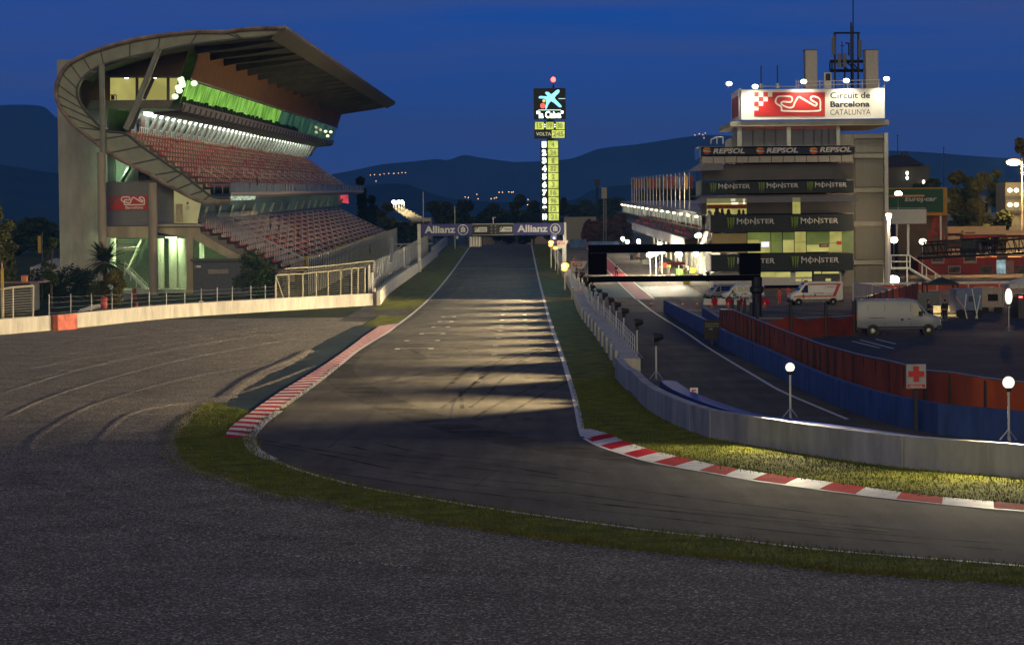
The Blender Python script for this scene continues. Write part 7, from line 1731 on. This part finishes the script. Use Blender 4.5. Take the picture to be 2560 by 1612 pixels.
rim = [top+Vector((math.cos(2*math.pi*i/n)*r*1.05, math.sin(2*math.pi*i/n)*r*1.05, -.48-.03*(i % 2))) for i in range(n)]; mid_ = [top+Vector((math.cos(2*math.pi*i/n)*r*.55, math.sin(2*math.pi*i/n)*r*.55, -.16)) for i in range(n)]
for i in range(n): j = (i+1) % n; mb.quad(top, mid_[i], mid_[j]); mb.quad(mid_[i], rim[i], rim[j], mid_[j])
mb.build('canopy', mat('parasol_cream', (.62,.56,.42)), pr); MB().tube((top.x, top.y, zg(318)), top, .035, 6).build('pole', M_rail, pr)
tbx = bx('camp_table', 'small pale folding table with chairs under the cream parasol', 'table', 1846, 1878, 736, 739, 318, .9, M_rail, part='tabletop'); [pb(tbx, 'leg', M_rail, x, x+1.6, 739, 751, 318+k*.8, .06) for x in (1848, 1874) for k in (0, 1)]
for i, x in enumerate((1761, 1783, 1796, 1818, 1831, 1853, 1866, 1905)):
    rd = i % 2 == 1; p = gp(x+8, 762); t = thing('traffic_barrier', (p.x, p.y, p.z), ('red' if rd else 'white')+' plastic traffic barrier, %s from the left in front of the minibus' % ['first','second','third','fourth','fifth','sixth','seventh','eighth'][i], 'barrier', 'red and white barriers before the minibus')
    MB().box(p.x-.5, p.x+.5, p.y-.25, p.y+.25, p.z, p.z+.22).build('foot', M_red if rd else M_white, t); MB().hexa([(p.x-.48,p.y-.2,p.z+.22),(p.x+.48,p.y-.2,p.z+.22),(p.x+.48,p.y+.2,p.z+.22),(p.x-.48,p.y+.2,p.z+.22),(p.x-.44,p.y-.1,p.z+.72),(p.x+.44,p.y-.1,p.z+.72),(p.x+.44,p.y+.1,p.z+.72),(p.x-.44,p.y+.1,p.z+.72)]).build('body', M_red if rd else M_white, t)
for i, (x, y) in enumerate(((1627,767),(1706,768.5),(1742,768),(1779,769),(1820.5,768.5),(1858,767),(1912,767.5))):
    p = gp(x, y); t = thing('traffic_cone', p, 'orange traffic cone with a white band, %s from the left in the pit exit row' % ['first','second','third','fourth','fifth','sixth','seventh'][i], 'cone', 'cones across the pit exit'); MB().lathe(p, [(.22,0),(.22,.05),(.15,.06),(.11,.32)], 10).lathe(p, [(.085,.50),(.035,.72)], 10).build('body', mat('cone_orange', (.60,.09,.03)), t); MB().lathe(p, [(.11,.32),(.085,.50)], 10).build('band', M_white, t)
ab_ = thing('a_board', gp(1716, 708), 'yellow A shaped sign board standing in the pit lane', 'sign'); p = gp(1716, 709)
MB().hexa([(p.x-.5,p.y-.35,p.z),(p.x+.5,p.y-.35,p.z),(p.x+.5,p.y+.35,p.z),(p.x-.5,p.y+.35,p.z),(p.x-.4,p.y-.04,p.z+1.3),(p.x+.4,p.y-.04,p.z+1.3),(p.x+.4,p.y+.04,p.z+1.3),(p.x-.4,p.y+.04,p.z+1.3)]).build('panel', mat('acid_yellow', (.50,.52,.03)), ab_)
aw = thing('awning', gp(1690, 690), 'red flat awning on thin legs in the pit lane', 'awning'); a, b = at(1668,662,402), at(1712,655,402); MB().hexa([(a.x,400,a.z),(b.x,400,a.z),(b.x,404,a.z+.25),(a.x,404,a.z+.25),(a.x,400,a.z+.12),(b.x,400,a.z+.12),(b.x,404,a.z+.4),(a.x,404,a.z+.4)]).build('canopy', mat('awning_red', (.45,.04,.05)), aw)
for x in (a.x+.1, b.x-.1):
    for y in (400.1, 403.8): MB().tube((x,y,zg(402)), (x,y,a.z+.1), .04, 5).build('leg', M_rail, aw)
for i, (px, py, c, lb) in enumerate(((1700,689,(.10,.35,.03),'green tool cart beside the red awning'),(1733,686,(.30,.40,.02),'yellow green tool cart left of the tower foot'),(1664,672,(.40,.05,.04),'red tool cart left of the red awning'),(1615,664,(.35,.35,.34),'pale tool cart far back in the pit lane'))):
    p = gp(px, py); t = thing('tool_cart', p, lb, 'tool cart'); MB().box(p.x-.6,p.x+.6,p.y-.35,p.y+.35,p.z+.2,p.z+1.1).build('cabinet', mat('cart_%d' % i, c), t, bevel=.03); MB().box(p.x-.64,p.x+.64,p.y-.38,p.y+.38,p.z+1.1,p.z+1.15).build('top', M_trim, t)
    for dx in (-.45, .45): MB().lathe((p.x+dx,p.y-.2,p.z+.1), [(.1,-.04),(.1,.04)], 8, 'y').build('wheel', M_tyre, t)
for i, (px, py) in enumerate(((1640,662),(1648,661),(1752,700),(1580,650))):
    p = gp(px, py); t = thing('tyre_stack', p, ['stack of tyres at the left of a pair in the pit lane','stack of tyres at the right of a pair in the pit lane','stack of tyres by the dark parked car','stack of tyres far back by the red strip'][i], 'tyres')
    for k in range(4): MB().lathe((p.x,p.y,p.z+k*.24), [(.2,.02),(.34,.0),(.36,.06),(.36,.18),(.34,.235),(.2,.22)], 12).build('tyre', M_tyre, t)
# marshal stands on the pit wall and the orange warning lamps
def mstand(px0, px1, y0, y1, d, label):
    t = thing('marshal_stand', at((px0+px1)/2, y1, d), label, 'stand'); mb = MB(); n = 8; w_ = (px1-px0)
    mb.add([at(px0, y0, d), at(px0, y0+(y1-y0)*.98, d), at(px0+w_*.25, y1, d), at(px0+w_*.6, y0+(y1-y0)*.85, d), at(px0+w_*.85, y0+(y1-y0)*.5, d), at(px1, y0, d)], [tuple(range(6))]); P = [Vector(v) for v in mb.v]; m2 = MB().prism(P, (0, 1.6, 0)); m2.build('shell', mat('shell_white', (.46,.44,.38), var=.06), t)
    o = pb(t, 'red_panel', M_red2, px0+w_*.12, px0+w_*.68, y0+(y1-y0)*.16, y0+(y1-y0)*.46, d-.05, .05); ptext(t, 'CIRCUIT', px0+w_*.2, px0+w_*.62, y0+(y1-y0)*.22, y0+(y1-y0)*.40, d-.07, M_white2, .02)
    for x in (px0+w_*.05, px0+w_*.5): b = at(x, y1, d); MB().tube((b.x, d+.8, zg(d)), (b.x, d+.8, b.z+.6), .07, 5).build('post', M_steel, t)
mstand(1427, 1468, 653, 680, 345, 'nearer white curved marshal stand with a red panel on the pit wall'); mstand(1393, 1420, 602, 622, 450, 'farther white curved marshal stand with a red panel on the pit wall')
for i, (x, y, d, r, lb) in enumerate(((1413,664,352,.46,'large orange warning lamp on the pit wall, upper of the near pair'),(1411,672.5,352,.36,'orange warning lamp on the pit wall, lower of the near pair'),(1378,606,452,.40,'orange warning lamp at the far end of the pit wall, top one'),(1377,613,452,.34,'orange warning lamp at the far end of the pit wall, middle one'),(1388,620,440,.34,'orange warning lamp at the far end of the pit wall, lowest one'))):
    p = at(x, y, d); t = thing('warning_lamp', p-Vector((0,0,r)), lb, 'warning lamp', 'orange lamps on the pit wall'); MB().ball(p, r*1.15, .2, r*.85, 12, 8).build('lens', em('amber_glow', (1,.42,.07), 2.6), t); MB().box(p.x-r, p.x+r, p.y+.2, p.y+.45, p.z-r, p.z+r).build('case', M_black, t); MB().tube((p.x, p.y+.3, zg(d)+1), p+Vector((0,.3,0)), .06, 5).build('post', M_steel, t)
    if i in (0, 2): plamp(p-Vector((.2,.6,0)), 260, (1,.45,.10), .3, 'warning_lamp_light')
pr_ = thing('pit_wall_rail', (7.6, 320, zg(320)+1.1), 'pale tube railing with mesh along the top of the pit wall', 'railing'); mb = MB(); ds = list(range(176, 352, 4))
for d in ds: x = wall_line(d)+1.2; mb.tube((x, d, zg(d)+1.1), (x, d, zg(d)+2.25), .035, 4)
for a, b in zip(ds, ds[1:]):
    for h in (1.55, 1.95, 2.25): mb.tube((wall_line(a)+1.2, a, zg(a)+h), (wall_line(b)+1.2, b, zg(b)+h), .028, 4)
mb.build('tube', M_rail, pr_)
fbx = bx('far_barrier', 'bluish low barrier closing the pit lane beyond the black frame', 'barrier', 1472, 1548, 603, 614.5, 600, .5, M_bw, True); fb2 = bx('far_barrier', 'bluish low barrier left of the black frame at the pit lane end', 'barrier', 1424, 1466, 598, 608, 640, .5, M_bw, True)
for i, (x0, x1, y0, y1, d, m) in enumerate(((1411,1460,524,572,820,'far_wall_grey'),(1460,1580,545,598,780,'far_hedge'))):
    if i == 0: bx('far_building', 'low pale building right of the gantry at the end of the pit lane', 'building', x0, x1+30, y0+18, y1+30, d, 8, mat('far_wall_grey', (.20,.18,.15), var=.15), True, part='wall')
for i in range(6): ptree(1475+i*19, 552-i*4, 612, 40, 770+i*4, '%s reddish bush from the left at the end of the pit building' % ['first','second','third','fourth','fifth','sixth'][i], leafmat('reddish', (.10,.05,.03)), 700, trunk=.05, name='bush', cat='bush', group='bushes at the end of the pit building')
bx('end_barrier', 'long tan wall across the far end of the straight', 'wall', 1180, 1372, 591, 640, 1000, 1, mat('tan_wall', (.30,.22,.16), var=.12), part='wall')
lm = thing('lattice_mast', at(1511, 575, 700), 'pale lattice mast with a rack of floodlights beside the flagpoles', 'mast'); mb = MB(); q = lambda x, y, dd=0: at(x, y, 700+dd)
for x in (1509, 1515): 
    for dd in (0, .6): mb.tube((q(x,600,dd).x, 700+dd, zg(700)), q(x,500,dd), .07, 4)
for k in range(9): mb.tube(q(1509,498+k*9), q(1515,507+k*9), .05, 4)
mb.build('lattice', M_steel, lm); pb(lm, 'floodlight_rack', mat('rack_grey', (.24,.22,.19), var=.2, scale=2), 1504, 1517, 469, 497, 700, .6)
m2_ = thing('phone_mast', at(1493, 500, 860), 'dark slim telephone mast with antennas against the hills', 'mast'); mb = MB(); mb.tube((at(1493,500,860).x, 860, 3), at(1493,452,860), .35, 6); mb.build('pole', M_black, m2_); mb = MB()
for dx in (-4, 0, 4): mb.tube(at(1493+dx,466,860), at(1493+dx,448,860), .35, 5)
pieces(mb, 'antenna', M_black, m2_)
# far stand lit by lamps, slim masts
fs_ = thing('far_stand', at(1030, 560, 770), 'small distant lit grandstand with pale posts beyond the trees', 'grandstand'); mb = MB(); q = lambda x, y, d=770: at(x, y, d)
for k in range(8):
    f = k/8; a, b = q(982+f*55, 518+f*36), q(1012+f*70, 518+f*38); mb.box(a.x, max(b.x, a.x+3), 770-k*1.0, 771+8-k, a.z-.6, a.z)
mb.build('steps', mat('far_steps', (.45,.40,.30), var=.35, scale=.8), fs_); pb(fs_, 'front_wall', mat('far_steps_wall', (.30,.26,.20), var=.2), 985, 1080, 552, 600, 772, 6)
for x in (984, 990, 997, 1004, 1010): MB().tube(q(x,524,769), q(x,504,769), .22, 5).build('post', mat('far_post', (.6,.58,.5)), fs_)
pb(fs_, 'end_panel', mat('far_panel', (.5,.47,.40)), 1055, 1078, 545, 553, 760, .3); mb = MB()
for x, y in ((984,505),(990,506),(997,505),(1005,505)): mb.ball(q(x,y,768.5), .5, .3, .5, 8, 6)
pieces(mb, 'lamp', em('far_stand_lamp', (1,.93,.7), 12), fs_); plamp(q(1010,512,764), 2200, (1,.85,.5), .4, 'far_stand_light')
for i, (x, y0, y1, d) in enumerate(((1058,482,560,620),(1137,518,562,640),(1104,560,620,560))):
    if i < 2: t = thing('mast', (at(x,y1,d).x, d, zg(d)), ['tall thin pole behind the left end of the gantry','short thin pole behind the left banner of the gantry'][i], 'mast'); MB().tube((at(x,y1,d).x, d, zg(d)), at(x,y0,d), .09, 5).build('pole', M_steel, t); MB().lathe(at(x,y0,d), [(.12,0),(.05,.2)], 6).build('cap', M_steel, t)
ml = thing('tyre_posts', gp(1185, 612), 'row of pale posts with painted warm glow by the far wall end under the gantry', 'posts'); mb = MB()
for i in range(9): x = 1174+i*3.6; a = at(x, 608, 662); MB().tube((a.x, 662, zg(662)), at(x, 592, 662), .12, 5).build('post', em('painted_glow_post', (.9,.7,.35), .5) if i % 2 else M_rail, ml)  # warm light put in as a glow of every other post

# ================================================================== LEFT EDGE
ctn = bx('container', 'low flat roofed cabin behind the debris fence at the left edge', 'cabin', -60, 76, 708, 740, 322, 6, mat('cabin_dark', (.06,.065,.075)), True, part='wall'); pb(ctn, 'roof', mat('roof_lip', (.20,.12,.10)), -64, 95, 704, 709, 321, 8)
ob = bx('orange_box', 'crate coloured as if lit orange, on the cabin roof at the left edge', 'crate', 53, 66, 690, 704, 322, 1, mat('crate_light_tint', (.55,.20,.09))); pb(ob, 'lid', mat('crate_lid', (.42,.14,.06)), 52, 67, 688.5, 690.5, 321.9, 1.2)  # orange lamp light put into the colours of crate and lid
plamp(at(30, 660, 335), 900, (1,.35,.20), .5, 'sodium_spill') if False else None
yp = thing('yellow_post', gp(7, 800), 'tall yellow post with a striped tip at the left edge', 'post'); p = gp(7, 802); MB().box(p.x-.14, p.x+.14, p.y, p.y+.2, p.z, at(7,672,p.y).z).build('shaft', mat('post_yellow', (.50,.33,.06)), yp); MB().tube((p.x,p.y+.1,at(7,672,p.y).z), (p.x,p.y+.1,at(7,656,p.y).z), .08, 6).build('tip', mat('post_tip', (.45,.20,.16)), yp)
bnr = thing('banner_flag', at(105, 740, 345), 'vertical yellow banner on a dark pole left of the stair tower', 'banner'); MB().tube((at(105,740,345).x, 345, 0), at(105,580,345), .08, 6).build('pole', M_black, bnr); pb(bnr, 'cloth', mat('banner_yellow', (.30,.19,.03), var=.1), 95, 103, 590, 633, 345, .04)
tn = thing('marquee', at(120, 690, 420), 'pale marquee tent roof behind the hedge at left', 'tent'); mb = MB(); B = [at(76,668,420), at(200,668,420), at(200,668,420)+Vector((0,12,0)), at(76,668,420)+Vector((0,12,0))]; pk = at(140,645,426)
for i in range(4): mb.quad(B[i], B[(i+1)%4], pk); mb.quad(B[i]-Vector((0,0,2.4)), B[(i+1)%4]-Vector((0,0,2.4)), B[(i+1)%4], B[i])
mb.build('roof', mat('marquee_white', (.42,.40,.42)), tn)
for p in B: MB().tube((p.x,p.y,zg(420)), p, .06, 5).build('leg', M_steel, tn)
for i, (x0, x1, y0, y1, d) in enumerate(((252,268.5,743,767,300),(331,341,721,745,326),(339,345.5,759,773.5,300))):
    d2 = gp((x0+x1)/2, y1+4).y; a, b = at(x0,y1,d2), at(x1,y0,d2); r = (b.x-a.x)/2; t = thing('barrel', ((a.x+b.x)/2, d2, zg(d2)), ['large red and white banded barrel behind the left wall fence','red barrel farther back by the grandstand columns','small red barrel right of the large banded one'][i], 'barrel', 'red barrels behind the left fence'); h = max(1.0, (b.z-zg(d2)))
    MB().lathe(((a.x+b.x)/2, d2, zg(d2)), [(r*.95,0),(r,.05),(r,h*.33),(r*1.05,h*.35),(r,h*.37),(r,h*.66),(r*1.05,h*.68),(r,h*.7),(r,h*.97),(r*.95,h)], 14).build('drum', mat('barrel_red', (.46,.05,.035), var=.2), t)
    MB().lathe(((a.x+b.x)/2, d2, zg(d2)), [(r*1.02,h*.45),(r*1.02,h*.58)], 14).build('band', mat('barrel_band', (.55,.25,.2)), t)
kb_ = thing('kerb_stone', gp(270, 770), 'pale low kerb running from the left fence toward the columns', 'kerb'); mb = MB(); P = G([(200,782),(235,772),(290,757),(324,745)]); 
for a, b in zip(P, P[1:]): mb.tube(a+Vector((0,0,.15)), b+Vector((0,0,.15)), .3, 4)
mb.build('stone', M_conc, kb_)
# village lights on the hillsides
M_vil = em('village_lamp', (1,.55,.2), 5); vl = None
for x, y, d in [(926,438,7600),(936,437,7600),(950,437,7600),(960,435,7600),(972,434,7600),(985,434,7600),(996,433,7600),(1005,432,7600),(1014,432,7600),(940,453,7200),(1163,493,4700),(1171,494,4700),(1192,486,4700),(1195,497,4700),(1228,497,4700),(1236,496,4700),(1241,494,4700),(1248,481,4700),(1256,481,4700),(1272,480,4700),(1279,481,4700),(1283,480,4700),(1310,501,4700),(1320,499,4700),(1319,512,4600),(1330,512,4600),(1737,338,8700),(1748,335,8700),(1757,337,8700),(1763,333,8700),(1760,345,8600)]:
    p = at(x, y, d); r = d/FPX*1.0
    if vl is None: vl = MB().ball(p, r, r, r, 8, 6).build('village_light', M_vil); tag(vl, 'tiny warm light of a house on the dark hillside', 'light', 'village lights on the hills'); me_ = vl.data
    else:
        o = vl.copy(); COL.objects.link(o); o.location = p-Vector((0,0,r)); s = r/(7600/FPX); o.scale = (s, s, s)
# ================================================================== EVENING HAZE
hz = MB().box(-9900, 9900, -450, 11800, -64, 470).build('haze', [])
tag(hz, 'thin blue evening haze over the circuit and the hills', 'haze', kind='stuff')
hm_ = bpy.data.materials.new('haze'); hm_.use_nodes = True; n_ = hm_.node_tree; n_.nodes.clear()
o_ = n_.nodes.new('ShaderNodeOutputMaterial'); v_ = n_.nodes.new('ShaderNodeVolumePrincipled')
v_.inputs['Color'].default_value = (0.13, 0.45, 1.0, 1); v_.inputs['Density'].default_value = HAZE
n_.links.new(v_.outputs[0], o_.inputs['Volume']); hz.data.materials.append(hm_)
CYC.volume_bounces = 0
